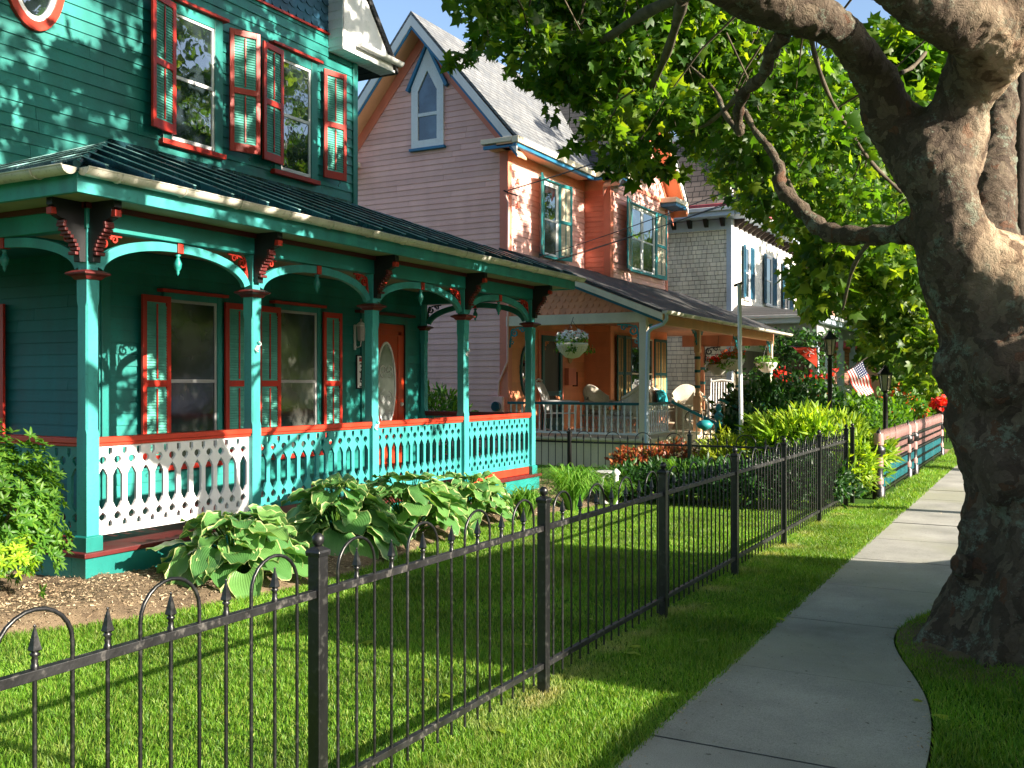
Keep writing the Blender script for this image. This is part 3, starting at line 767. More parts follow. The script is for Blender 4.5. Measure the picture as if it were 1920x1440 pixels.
gx = lambda v: (3.3+(v-6.27)*.84, YR2-(v-6.27)*.84)
MB().scales(FW, gx, 6.30, 7.6, .15, .12).build('gable_shingles', 'navy', G)
MB().fbox(FW, 3.3, YR2, 6.27, 6.30, -.02, .03).build('gable_band', 'red', G)
MB().prism(FW, [[(3.3, 6.28), (YR2, 6.28), (7.3, 10.9)]], -2.4, -.015).build('gable_wall', 'teal_dk', G)
for sgn in (1, -1):
    yE = 7.3+sgn*4.42
    r = MB(); P = FW.p
    r.add([P(yE, 6.17, .27), P(7.3, 11.45, .27), P(7.3, 11.45, -2.4), P(yE, 6.17, -4.2), P(yE, 6.05, .27), P(7.3, 11.3, .27), P(7.3, 11.3, -2.4), P(yE, 6.05, -4.2)],
          [(0, 1, 2, 3), (4, 7, 6, 5), (0, 4, 5, 1), (0, 3, 7, 4), (1, 5, 6, 2), (3, 2, 6, 7)])
    r.build('roof', 'roofdark', G)
# boxed eave return
er = MB().prism(FW, [[(10.48, 6.09), (11.62, 6.09), (11.62, 6.12), (10.48, 7.5)]], .03, .25); ER = er.build('eave_return', 'white', G, .004)
MB().clap(side(10.478), lambda v: (XW, XW+.25), 6.1, 7.4, .12, .008).build('eave_cheek', 'white', ER)
so = MB(); so.box(XW, XW+.255, 10.47, 11.66, 6.055, 6.088)
for k in range(12): so.box(XW+.002, XW+.25, 10.5+k*.096, 10.506+k*.096, 6.05, 6.056)
so.build('eave_soffit', 'white', ER)
gutter((XW+.255, 10.75, 6.2), (XW+.255, 11.74, 6.2), (1, 0, 0), ER, .055, 5, 'white')
# oval attic window
oc = (yon(60, XW), 5.55)
el = lambda a, b, n=36: [(oc[0]+a*cos(2*pi*k/n), oc[1]+b*sin(2*pi*k/n)) for k in range(n)]
OW = MB().prism(FW, [el(.34, .60), el(.26, .51)[::-1]], .0, .05).build('oval_window', 'redlt', G, .004)
MB().prism(FW, [el(.26, .51), el(.215, .46)[::-1]], .0, .042).build('sash', 'white', OW)
MB().prism(FW, [el(.216, .462)], .0, .024).build('pane', 'glass', OW)
# windows upstairs and down
for (a, b), (v0, v1) in (((7.74, 8.38), (4.28, 5.69)), ((9.50, 10.08), (4.28, 5.69))):
    window(FW, a, b, v0, v1, G, 'teal', .12, 'white', .5, 'glass', 'glass', 'red', 'red')
for (a, b), (v0, v1) in (((7.70, 8.42), (.72, 2.52)), ((9.46, 10.20), (.72, 2.52))):
    window(FW, a, b, v0, v1, G, 'teal', .07, 'meter', .5, 'screen', 'screen', 'red', 'red')
sv = (4.33, 5.77)
shutter(FW, 7.77, .40, -1, *sv, G, 12); shutter(FW, 8.60, .38, 1, *sv, G, 22)
shutter(FW, 9.51, .40, -1, *sv, G, 6); shutter(FW, 10.31, .38, 1, *sv, G, 12)
sv = (.72, 2.54)
shutter(FW, 7.70, .40, -1, *sv, G, 3, mid=.48); shutter(FW, 8.52, .42, 1, *sv, G, 3, mid=.48)
shutter(FW, 9.46, .42, -1, *sv, G, 3, mid=.48); shutter(FW, 10.30, .36, 1, *sv, G, 3, mid=.48)
xs = xon(18, YL)
shutter(side(YL), xs, .42, -1, .72, 2.46, G, 2, mid=.5)
window(side(YL), xs-1.25, xs-.5, .72, 2.46, G, 'teal_dk', .07, 'white', .5, 'glass', 'screen', 'red', None)
# front door
D = MB(); D.fbox(FW, 11.28, 12.20, .29, 2.46, 0, .035); DO = D.build('door', 'doorred', G, .004)
dm = MB()
for a, b, c, d in ((11.36, 12.12, .42, .80), (11.36, 11.44, .9, 2.36), (12.04, 12.12, .9, 2.36), (11.36, 12.12, 2.3, 2.38)):
    dm.fbox(FW, a, b, c, d, .034, .046)
dm.build('door_moulding', 'doorred', DO, .004)
oc = (11.74, 1.58); MB().prism(FW, [el(.24, .62), el(.21, .585)[::-1]], .034, .052).build('oval_moulding', 'white', DO, .003)
MB().prism(FW, [el(.212, .588)], .034, .042).build('pane', 'doorglass', DO)
oc2 = oc; sc = MB()
for sx in (1, -1):
    sc.ribbon(FW, spiral(oc[0]+sx*.07, oc[1]+.2, .10, .02, -pi/2, 1.2, sx=sx), .012, .042, .047)
    sc.ribbon(FW, spiral(oc[0]+sx*.07, oc[1]-.2, .10, .02, pi/2, -1.2, sx=sx), .012, .042, .047)
sc.build('glass_scroll', 'meter', DO)
MB().lathe((XW+.06, 12.11, 1.28), [(.0, -.03), (.03, -.01), (.03, .02), (0, .035)], 12).build('door_handle', 'gutter', DO)
dc = MB(); dc.fbox(FW, 11.16, 11.27, .29, 2.58, -.01, .05).fbox(FW, 12.21, 12.29, .29, 2.58, -.01, .05).fbox(FW, 11.27, 12.21, 2.47, 2.58, -.01, .048)
dc.build('door_casing', 'teal', G, .003)
MB().fbox(FW, 12.2, 12.215, .29, 2.46, 0, .055).build('door_jamb', 'black', G)
MB().fbox(FW, 11.05, 12.42, 2.58, 2.62, -.01, .1).build('door_hood', 'maroon', G, .004)
# porch roof
ze, zw = 3.16, 4.04
XE, YE0, YE1 = XP+.45, PY[0]-.45, PY[-1]+.62
def slab(m, pts, t):
    n = len(pts); m.add([(x, y, z) for x, y, z in pts]+[(x, y, z-t) for x, y, z in pts],
        [tuple(range(n)), tuple(range(2*n-1, n-1, -1))]+[(i, i+n, (i+1) % n+n, (i+1) % n) for i in range(n)])
run = XE-XW
yh0, yh1 = YE0+run*.93, YE1-run*1.02
PR = MB(); slab(PR, [(XE, YE0, ze), (XE, YE1, ze), (XW, yh1, zw), (XW, yh0, zw)], .03)
slab(PR, [(-14, YE0, ze), (XE, YE0, ze), (XW, yh0, zw), (-14, yh0, zw)], .03)
slab(PR, [(XE, YE1, ze), (-10, YE1, ze), (-10, yh1, zw), (XW, yh1, zw)], .03)
PR = PR.build('porch_roof', 'metalroof', G)
sm = MB(); cp = MB()
def cap(a, b, d):  # thin pale strip, a painted highlight along the top of a seam
    u, v = Vector((0, 0, .0555)), Vector((0, 0, .0625)); cp.hexa([a-d+u, a+d+u, b+d+u, b-d+u, a-d+v, a+d+v, b+d+v, b-d+v])
y = YE0+.25
while y < YE1-.1:
    t1 = min(1, (y-YE0)/(yh0-YE0), (YE1-y)/(YE1-yh1))
    a = Vector((XE+.012, y, ze)); b = Vector((XE-run*t1, y, ze+(zw-ze)*t1))
    sm.hexa([a+Vector((0, -.014, 0)), a+Vector((0, .014, 0)), b+Vector((0, .014, 0)), b+Vector((0, -.014, 0)), a+Vector((0, -.011, .055)), a+Vector((0, .011, .055)), b+Vector((0, .011, .055)), b+Vector((0, -.011, .055))])
    cap(a, b, Vector((0, .017, 0))); y += .43
cp.build('seam_highlights', 'seam_glint', PR); cp = MB()
x = XE-.25
while x > -13.8:
    t1 = min(1, (XE-x)/run)
    a = Vector((x, YE0-.012, ze)); b = Vector((x, YE0+(yh0-YE0)*t1, ze+(zw-ze)*t1))
    sm.hexa([a+Vector((-.014, 0, 0)), a+Vector((.014, 0, 0)), b+Vector((.014, 0, 0)), b+Vector((-.014, 0, 0)), a+Vector((-.011, 0, .055)), a+Vector((.011, 0, .055)), b+Vector((.011, 0, .055)), b+Vector((-.011, 0, .055))])
    cap(a, b, Vector((.017, 0, 0))); x -= .43
sm.tube([(XE, YE0, ze+.02), (XW, yh0, zw+.03)], .03, 6); sm.tube([(XE, YE1, ze+.02), (XW, yh1, zw+.03)], .03, 6)
sm.fbox(FW, yh0, yh1, zw-.0, zw+.07, .0, .04)
sm.build('standing_seams', 'metalroof', PR); cp.build('seam_highlights', 'seam_glint', PR)
gutter((XE-.02, YE0+.02, ze-.005), (XE-.02, YE1+.12, ze-.005), (1, 0, 0), G)
gutter((-13, YE0+.0, ze-.005), (XE+.0, YE0+.0, ze-.005), (0, -1, 0), G)
fa = MB(); fa.box(XE-.06, XE-.02, YE0+.02, YE1, 2.985, ze-.012).box(-13, XE-.0601, YE0+.02, YE0+.06, 2.985, ze-.012).box(-9.5, XE-.0601, YE1-.04, YE1, 2.985, ze-.012)
fa.build('fascia', 'teal_lt', G, .003)
MB().box(-13, XE-.061, YE0+.061, YE1-.041, 3.0, 3.02).build('porch_ceiling', 'soffit', G)
bm_ = MB(); bm_.box(XP-.06, XP+.06, PY[0]-.06, PY[-1]+.06, 2.802, 2.999).box(-12.5, XP-.0601, PY[0]-.06, PY[0]+.06, 2.802, 2.999).box(XW, XP-.0601, PY[-1]-.06, PY[-1]+.06, 2.802, 2.999)
bm_.build('porch_beam', 'teal', G, .004)
b2 = MB(); b2.box(XP+.0605, XP+.085, PY[0]-.085, PY[-1]+.085, 2.955, 2.998).box(-12.5, XP+.084, PY[0]-.085, PY[0]-.0605, 2.955, 2.998)
b2.build('frieze_moulding', 'maroon', G)
def porch_post(x, y, brx=True, bry=0, s=.058):
    m = MB(); c = .014
    def sq(z, h, ch):
        return [(x+a, y+b, z) for a, b in ((-h+ch, -h), (h-ch, -h), (h, -h+ch), (h, h-ch), (h-ch, h), (-h+ch, h), (-h, h-ch), (-h, -h+ch))]
    rings = [sq(.29, s, .001), sq(1.2, s, .001), sq(1.24, s, c), sq(2.20, s, c), sq(2.24, s, .001), sq(2.425, s, .001)]
    vs = [v for r_ in rings for v in r_]
    fs = [(i*8+k, i*8+(k+1) % 8, (i+1)*8+(k+1) % 8, (i+1)*8+k) for i in range(len(rings)-1) for k in range(8)]
    m.add(vs, fs); m.sqlathe((x, y, 0), [(s-.008, 2.475), (s-.008, 2.80)])
    P_ = m.build('porch_post', 'teal_lt', G)
    MB().sqlathe((x, y, 0), [(s+.012, 2.405), (s+.03, 2.43), (s+.062, 2.445), (s+.062, 2.458), (s+.02, 2.478)]).build('post_cap', 'maroon', P_, .003)
    MB().sqlathe((x, y, 0), [(s+.02, .285), (s+.02, .40), (s+.006, .41)]).build('post_plinth', 'teal', P_, .003)
    if brx: bracket(side(y), x+s-.01, 3.0, P_)
    if bry: bracket(front(x), y-s+.01, 3.0, P_, s=-1)
    return P_
for i, y in enumerate(PY): porch_post(XP, y, True, i == 0)
LX = [XP, XP-2.06, XP-4.12]
for x in LX[1:]: porch_post(x, PY[0], False, 1)
porch_post(XW+.06, PY[-1], False, 0, .045)
for i in range(4):
    arch(FP, PY[i]+.05, PY[i+1]-.05, 2.47, 2.80, G)
    balustrade(FP, PY[i]+.058, PY[i+1]-.058, .43, 1.17, G, 'whitebal' if i == 0 else 'teal_lt')
for i in range(2):
    arch(SL, LX[i+1]+.05, LX[i]-.05, 2.47, 2.80, G)
    balustrade(SL, LX[i+1]+.058, LX[i]-.058, .43, 1.17, G, 'teal')
arch(SR, XW+.1, XP-.05, 2.47, 2.80, G, 'teal', fretmat='black'); balustrade(SR, XW+.1, XP-.058, .43, 1.17, G, 'teal', 'maroon')
MB().box(-13, XP+.13, PY[0]-.13, PY[-1]+.13, .25, .288).build('porch_deck', 'maroon', G, .006)
MB().fbox(FP, PY[0]-.10, PY[-1]+.10, -.1, .25, -.06, .10).fbox(SL, -13, XP-.061, -.1, .25, -.06, .10).build('porch_skirt', 'teal', G, .004)
MB().fbox(FP, PY[3]+.06, PY[4]-.06, .295, .39, -.02, .02).build('kick_board', 'redlt', G)

# number board, lantern and thermometer-like hooks on the teal house
def text_mesh(body, size, fr, u, v, n, mat, parent, name='lettering', align='CENTER', ext=.002):
    c = bpy.data.curves.new('txt', 'FONT'); c.body = body; c.size = size; c.align_x = align; c.align_y = 'CENTER'; c.extrude = ext
    o = bpy.data.objects.new('txt', c); me = bpy.data.meshes.new_from_object(o)
    bpy.data.objects.remove(o)
    R = Matrix((fr.u, fr.v, fr.n)).transposed()
    for q in me.vertices: q.co = R @ q.co + fr.p(u, v, n)
    me.materials.append(M[mat]); me.name = name
    ob = bpy.data.objects.new(name, me); COL.objects.link(ob)
    if parent: ob.parent = parent; ob.matrix_parent_inverse = PINV.get(parent.name, Matrix()).copy()
    return ob
S = thing('house_number_sign', 'narrow white board with vertical number 315 and a small flag, on the teal house', 'sign', (XW, 11.13, 1.5))
yc = yon(673, XW); z0 = zon(729, XW, yc); z1 = zon(666, XW, yc)
MB().fbox(FW, yc-.095, yc+.095, z0, z1, .017, .035).build('frame', 'black', S, .003)
MB().fbox(FW, yc-.082, yc+.082, z0+.015, z1-.015, .035, .039).build('board', 'white', S)
hh = (z1-z0)
for i, ch in enumerate('315'): text_mesh(ch, .20, FW, yc, z0+hh*(.60-.215*i), .040, 'black', S, 'numeral', ext=.002)
fl = MB().fbox(FW, yc-.045, yc+.045, z1-.09, z1-.03, .039, .042).build('flag_motif', 'red', S)
MB().fbox(FW, yc-.045, yc-.005, z1-.058, z1-.031, .042, .0435).build('flag_canton', 'navy', S)
S = thing('wall_lantern', 'ornate white and glass coach lantern beside the door of the teal house', 'lantern', (XW, 11.1, 2.1))
yl = yon(676, XW+.12); zl = zon(622, XW+.12, yl)
MB().lathe((XW+.13, yl, zl), [(.035, -.13), (.05, -.12), (.065, .07), (.075, .08), (.03, .13), (.008, .15), (.014, .165), (.0, .19)], 6, False).build('lantern_glass', 'meter', S)
MB().lathe((XW+.13, yl, zl), [(.078, .075), (.085, .085), (.04, .125), (.01, .14)], 6, False).build('lantern_roof', 'white', S)
MB().tube([(XW+.02, yl, zl-.17), (XW+.06, yl, zl-.22), (XW+.12, yl, zl-.2), (XW+.13, yl, zl-.13)], .008, 6).tube([(XW+.02, yl, zl+.1), (XW+.02, yl, zl-.25)], .02, 6).build('scroll_arm', 'white', S)
for i, px in enumerate((486, 881, 744)):
    yy = PY[1] if i == 0 else (PY[3] if i == 1 else PY[2]); z_ = (1.93, 1.98, 1.12)[i]
    q = thing('hook', ('curled metal hook on the second porch post of the teal house', 'curled metal hook on the fourth porch post of the teal house', 'small cup hook low on the middle porch post of the teal house')[i], 'hook', (XP+.06, yy, z_))
    MB().tube([(XP+.06+.05*t*cos(t*5)*.6+.02, yy+.03*sin(t*6), z_+.06-.1*t) for t in np.linspace(0, 1, 14)], .007, 6).build('hook_rod', 'meter', q)
    MB().lathe((XP+.06, yy, z_), [(.018, -.02), (.022, 0), (.018, .02)], 8).build('hook_plate', 'meter', q)

# ================================================================ the pink house
HX, BX, PX = -9.5, -8.86, -6.6
Y0, YB, Y1 = 17.3, 21.03, 24.9
AX, ZR, ZE = -11.52, 9.26, 6.36
K = thing('pink_house', 'pink clapboard house with steep gables, blue trim and an orange walled porch', 'house', (-10, 21, 0))
FH, FB, SK, FPK, SPK = front(HX), front(BX), side(Y0), front(PX), side(Y0)
MB().box(-13.9, HX-.02, Y0+.02, Y1, 0, 6.3).box(HX-.02, BX-.02, YB+.02, Y1-.02, 3.2, 6.3).build('wall_core', 'salmon', K)
gr = lambda v: (-13.6+max(0, v-6.3)*.72, HX-max(0, v-6.3)*.72)
MB().clap(SK, gr, .3, 9.0, .117).build('gable_wall', 'pink', K)
MB().clap(FH, lambda v: (Y0, YB), 3.9, 6.3, .117).build('front_wall', 'pink', K)
MB().clap(FB, lambda v: (YB, Y1), 3.7, 6.3, .117).build('bay_wall', 'pink', K)
MB().clap(side(YB), lambda v: (HX, BX), 3.7, 6.3, .117).build('bay_side_wall', 'salmon', K)
MB().clap(side(Y1).__class__((0, Y1, 0), (-1, 0, 0), (0, 1, 0)), lambda v: (-BX, 13), .3, 6.3, .117).build('far_wall', 'pink', K)
def sideneg(Y): return Fr((0, Y, 0), (-1, 0, 0), (0, 1, 0))
c = MB(); c.fbox(SK, HX-.16, HX+.0, .3, 6.3, -.02, .03).build('corner_board', 'salmon', K, .003)
MB().fbox(FH, Y0-.03, Y0+.13, 3.6, 6.3, -.02, .032).build('corner_board', 'salmon', K, .003)
MB().fbox(FB, YB-.03, YB+.16, 3.6, 6.3, -.02, .03).build('corner_board', 'salmon', K, .003)
MB().fbox(side(YB), BX-.14, BX+.0, 3.6, 6.3, -.02, .029).build('corner_board', 'salmon', K, .003)
MB().fbox(FB, Y1-.13, Y1+.02, 3.6, 6.3, -.02, .03).build('corner_board', 'salmon', K, .003)
MB().fbox(FH, Y0+.13, YB-.001, 6.06, 6.3, -.01, .03).build('frieze_board', 'orange', K, .003)
MB().fbox(side(YB), HX+.01, BX-.14, 6.06, 6.3, -.01, .026).build('frieze_board', 'orange', K, .003)
# main roof: ridge along the street, gable end towards the camera
def rake_roof(m, pts, t=.10): slab(m, pts, t)
OV = .45; xe = HX+OV; xb = 2*AX-xe
rf = MB(); slab(rf, [(xe+.02, Y0-OV, ZE+.03), (xe+.02, Y1+.3, ZE+.03), (AX, Y1+.3, ZR), (AX, Y0-OV, ZR)], .07)
slab(rf, [(AX, Y0-OV, ZR), (AX, Y1+.3, ZR), (xb, Y1+.3, ZE), (xb, Y0-OV, ZE)], .07)
rf.build('roof', 'roofgrey', K)
sl_ = (ZR-ZE)/(AX-xe)  # negative
for sg, ex in ((1, xe), (-1, xb)):
    def ln(x, dz): return ZR-abs(x-AX)*(ZR-ZE)/(xe-AX)+dz
    for nm, mt, d0, d1, n0, n1 in (('rake_board', 'white', -.30, -.075, OV-.04, OV-.002), ('rake_moulding', 'blue', -.37, -.305, OV-.05, OV-.02), ('rake_soffit', 'peach', -.36, -.31, .03, OV-.051), ('rake_frieze', 'salmon', -.66, -.365, .018, .034)):
        xi = AX; xo = ex-sg*(.0 if d0 > -.5 else .42)
        pts = [(xi, ln(xi, d1)), (xi, ln(xi, d0)), (xo, ln(xo, d0)), (xo, ln(xo, d1))]
        if sg < 0: pts = pts[::-1]
        MB().prism(SK, [pts], n0, n1).build(nm, mt, K)
# cornices with returns
def cornice(y0, y1, xw, k0=1):
    m = MB(); xo = xw+OV
    m.box(xw-.0, xo-.08, y0, y1, 6.24, 6.30).build('eave_soffit', 'peach', K)
    MB().box(xo-.08, xo, y0-.0, y1, 6.20, 6.27).build('cornice_moulding', 'blue', K, .004)
    q = MB(); q.box(xo-.10, xo+.05, y0-.02, y1+.0, 6.272, 6.40).build('cornice', 'cream', K, .012)
cornice(Y0-OV, YB-OV, HX)
q = MB().box(HX-.35, HX+OV-.101, Y0-OV-.02, Y0-.0, 6.302, 6.40).build('cornice_return', 'cream', K, .01)
MB().box(HX-.3, HX+OV-.081, Y0-OV, Y0-OV+.06, 6.20, 6.27).build('cornice_moulding', 'blue', K, .004)
MB().box(HX-.3, HX+OV-.081, Y0-OV+.061, Y0-.0, 6.24, 6.30).build('eave_soffit', 'peach', K)
q = MB().box(xb-.05, xb+.85, Y0-OV-.02, Y0, 6.28, 6.40).build('cornice_return', 'gutter', K, .01)
MB().box(xb-.0, xb+.75, Y0-OV, Y0-.02, 6.13, 6.278).build('cornice_return', 'cream', K, .01)
MB().box(xb-.0, xb+.72, Y0-OV-.001, Y0-.03, 6.06, 6.128).build('cornice_moulding', 'dteal', K, .01)
# bay cornice and cross gable over the bay
MB().box(HX+OV+.05, BX+OV, YB-OV-.02, YB-OV+.10, 6.27, 6.40).build('cornice', 'cream', K, .01)
MB().box(HX+OV, BX+OV-.02, YB-OV+.0, YB-OV+.05, 6.20, 6.268).build('cornice_moulding', 'blue', K)
MB().box(HX+OV-.08, BX+OV-.02, YB-OV+.051, YB+.0, 6.245, 6.30).build('eave_soffit', 'peach', K)
MB().box(BX+.02, BX+OV, YB-OV, YB+.55, 6.272, 6.40).build('cornice_return', 'cream', K, .01)
MB().box(BX+.02, BX+OV-.02, YB-OV, YB+.5, 6.20, 6.27).build('cornice_moulding', 'blue', K)
MB().box(BX+.02, BX+OV, Y1-.55, Y1+OV, 6.272, 6.40).build('cornice_return', 'cream', K, .01)
MB().box(BX+.02, BX+OV-.02, Y1-.5, Y1+OV, 6.18, 6.27).build('cornice_moulding', 'blue', K)
YM = (YB+Y1)/2; ZG = 8.9
zs = (ZG-ZE)/(Y1+OV-YM)
MB().scales(FB, lambda v: (YB+max(0, v-6.45)/zs, Y1-max(0, v-6.45)/zs), 6.40, 8.3, .15, .13).build('gable_shingles', 'pink', K)
MB().fbox(FB, YB, Y1, 6.3, 6.40, -.01, .035).build('frieze_board', 'salmon', K)
MB().prism(FB, [[(YB, 6.3), (Y1, 6.3), (YM, 8.6)]], -2, -.006).build('gable_core', 'salmon', K)
g2 = MB()
for a, b in ((YB-OV, YM), (Y1+OV, YM)):
    slab(g2, [(BX+OV+.02, a, ZE+.04), (BX+OV+.02, b, ZG), (AX, b, ZG), (AX, a, ZE+.04)] if a < b else [(BX+OV+.02, b, ZG), (BX+OV+.02, a, ZE+.04), (AX, a, ZE+.04), (AX, b, ZG)], .07)
g2.build('bay_roof', 'roofdark', K)
for sg in (-1, 1):
    e = YM+sg*(YM-YB+OV); lz = lambda y, dz: ZG-abs(y-YM)*zs+dz
    for nm, mt, d0, d1, n0, n1 in (('rake_board', 'white', -.28, -.075, OV-.03, OV-.002), ('rake_soffit', 'orange', -.33, -.285, .03, OV-.031), ('rake_frieze', 'salmon', -.55, -.34, .018, .034)):
        pts = [(YM, lz(YM, d1)), (e, lz(e, d1)), (e, lz(e, d0)), (YM, lz(YM, d0))]
        MB().prism(FB, [pts if sg < 0 else pts[::-1]], n0, n1).build(nm, mt, K)
window(FB, YM-.32, YM+.32, 6.7, 7.8, K, 'white', .1, 'white', .5, 'glass', 'glass', 'blue', None)
# attic lancet window
wc, w0, w1 = -11.38, 6.62, 7.82
pk = lambda h, b, t, z: [(wc-h, b), (wc+h, b), (wc+h, t), (wc, z), (wc-h, t)]
LW = MB().prism(SK, [pk(.40, w0-.1, w1-.02, w1+.78), pk(.235, w0+.06, w1-.12, w1+.30)[::-1]], -.01, .055).build('lancet_window', 'white', K, .004)
MB().prism(SK, [pk(.236, w0+.059, w1-.12, w1+.30)], 0, .025).build('pane', 'curtain', LW)
MB().fbox(SK, wc-.235, wc+.235, 7.18, 7.25, .0, .045).build('meeting_rail', 'white', LW)
MB().fbox(SK, wc-.44, wc+.44, w0-.155, w0-.10, -.01, .09).build('sill', 'blue', LW, .003)
for s_ in (-1, 1):
    pts = [(wc, w1+.80), (wc, w1+.90), (wc+s_*.52, w1-.06), (wc+s_*.46, w1-.10)]
    MB().prism(SK, [pts if s_ < 0 else pts[::-1]], .0, .10).build('hood', 'blue', LW, .003)
# front windows
window(FH, 18.78, 19.50, 4.36, 5.88, K, 'white', .06, 'white', .5, 'glass', 'screen', 'tealpink', 'tealpink')
shutter(FH, 18.80, .52, -1, 4.30, 5.98, K, 22, 'tealpink', 'cream'); shutter(FH, 19.54, .5, 1, 4.30, 5.98, K, 10, 'tealpink', 'cream')
window(FB, 22.22, 23.82, 4.36, 5.86, K, 'white', .06, 'white', .5, 'glass', 'screen', 'tealpink', 'tealpink', double=True)
shutter(FB, 22.24, .75, -1, 4.28, 5.97, K, 14, 'tealpink', 'cream'); shutter(FB, 23.88, .75, 1, 4.28, 5.97, K, 3, 'tealpink', 'cream')
# porch
XEk, ZEk, slp = -6.12, 2.86, .41
zr_ = lambda x: ZEk+(XEk-x)*slp
yk0, yk1 = 16.95, 26.9
pr = MB(); slab(pr, [(XEk, yk0, ZEk+.06), (XEk, yk1, ZEk+.06), (BX-.3, yk1, zr_(BX-.3)+.06), (BX-.3, yk0, zr_(BX-.3)+.06)], .05)
slab(pr, [(BX-.3, yk0, zr_(BX-.3)+.06), (BX-.3, YB, zr_(BX-.3)+.06), (HX, YB, zr_(HX)+.02), (HX, yk0, zr_(HX)+.02)], .05)
pr.build('porch_roof', 'roofdark', K)
rk = lambda d0, d1: [(XEk, zr_(XEk)+d0), (XEk, zr_(XEk)+d1), (HX, zr_(HX)+d1-.03), (HX, zr_(HX)+d0-.03)]
MB().prism(side(yk0+.04), [rk(-.12, .005)], 0, .035).build('porch_rake', 'cream', K, .004)
MB().prism(side(yk0+.04), [rk(-.17, -.123)], 0, .03).build('porch_rake_moulding', 'dteal', K)
MB().scales(side(Y0), lambda v: (HX, XEk-.12-(v-2.86)/slp), 2.93, 3.95, .13, .12).build('porch_gable_shingles', 'orange', K)
MB().prism(side(Y0), [[(HX, 2.9), (XEk-.1, 2.9), (HX, zr_(HX)-.1)]], -.04, -.004).build('porch_gable_wall', 'orange', K)
MB().box(HX, PX+.06, Y0-.06, Y0+.06, 2.73, 2.925).build('porch_beam', 'cream', K, .004)
MB().box(PX-.06, PX+.06, Y0+.061, 26.85, 2.73, 2.925).build('porch_beam', 'peach', K, .004)
MB().box(HX, XEk-.05, Y0+.061, yk1, 2.926, 2.945).build('porch_ceiling', 'brown', K)
MB().box(PX-2.5, PX+.06, 26.86, 26.95, 2.62, 2.925).build('porch_beam', 'brown', K)
gutter((XEk-.01, yk0+.0, ZEk+.045), (XEk-.01, yk1, ZEk+.045), (1, 0, 0), K, .06, .8)
ds = MB(); a = Vector((XEk+.05, yk0+.1, ZEk-.01))
ds.tube([a, a+Vector((0, 0, -.10)), a+Vector((-.08, .02, -.18)), a+Vector((-.30, .04, -.25)), a+Vector((-.37, .05, -.32)), a+Vector((-.38, .05, -.6)), (PX+.10, Y0-.12, 1.2), (PX+.10, Y0-.12, .12)], .038, 8)
ds.build('downspout', 'lav', K)
PYk = [Y0]+[yon(p, PX) for p in (1308, 1383, 1444)]
for i, y in enumerate(PYk):
    m = MB()
    if i == 0: m.sqlathe((PX, y, 0), [(.07, .5), (.07, 2.73)]); mt = 'cream'
    else:
        m.sqlathe((PX, y, 0), [(.075, .5), (.075, 1.28), (.06, 1.33)])
        m.lathe((PX, y, 0), [(.05, 1.33), (.07, 1.36), (.05, 1.40), (.055, 1.7), (.062, 1.95), (.055, 2.18), (.05, 2.22), (.07, 2.25)], 12)
        m.sqlathe((PX, y, 0), [(.06, 2.25), (.06, 2.73)]); mt = 'peach' if i == 1 else 'cream'
    p_ = m.build('porch_post', mt, K)
    if i:
        for z in (1.52, 1.85, 2.14): MB().lathe((PX, y, 0), [(.064, z-.03), (.068, z), (.064, z+.03)], 12).build('painted_band', 'dteal', p_)
    if i: fret(FPK, y+.06, 2.725, .75, 1, p_, 'tealpink', name='post_bracket'); fret(FPK, y-.06, 2.725, .75, -1, p_, 'tealpink', name='post_bracket')
    else: fret(FPK, y+.07, 2.725, .9, 1, p_, 'tealpink', name='post_bracket'); fret(SPK, PX-.07, 2.725, 1.1, -1, p_, 'tealpink', name='post_bracket')
fret(SPK, HX+.04, 2.725, 1.0, 1, K, 'tealpink', name='wall_bracket')
for x_ in (-8.5,):
    m = MB().sqlathe((x_, 26.8, 0), [(.06, .5), (.06, 2.62)]).build('porch_post', 'brown', K)
    fret(side(26.8), x_+.06, 2.62, 1.1, 1, m, 'black', name='post_bracket')
    for z in (1.2, 1.6, 2.0): MB().sqlathe((x_, 26.8, 0), [(.07, z-.04), (.07, z+.04)]).build('painted_band', 'dteal', m)
ZD = .56
MB().box(HX, PX+.12, Y0-.12, 26.9, ZD-.05, ZD).build('porch_deck', 'cream', K, .005)
MB().box(HX, PX+.06, Y0-.05, Y0-.01, 0, ZD-.05).box(PX+.02, PX+.06, Y0-.01, 26.8, 0, ZD-.05).build('porch_skirt', 'cream', K)
def turned_rail(fr, a, b, parent, v0=ZD+.06, v1=1.23, rail='dteal', bal='white', pitch=.125):
    R = MB(); R.fbox(fr, a, b, v1-.05, v1, -.04, .04).build('hand_rail', rail, parent, .006)
    MB().fbox(fr, a, b, v0, v0+.04, -.025, .025).build('bottom_rail', bal, parent)
    n = int((b-a)/pitch); h = v1-.05-v0-.04
    for k in range(n):
        c = fr.p(a+(k+.5)*(b-a)/n, v0+.04)
        MB().lathe(c, [(.018, 0), (.018, h*.14), (.012, h*.17), (.024, h*.27), (.013, h*.42), (.016, h*.5), (.012, h*.62), (.022, h*.76), (.012, h*.84), (.018, h*.87), (.018, h)], 8).build('baluster', bal, parent)
turned_rail(SPK, HX+.02, PX-.07, K); 
turned_rail(FPK, PYk[0]+.07, PYk[0]+1.35, K)
turned_rail(FPK, PYk[1]+1.6, PYk[2]-.07, K, pitch=.16); turned_rail(FPK, PYk[2]+.07, PYk[3]-.07, K, pitch=.16)
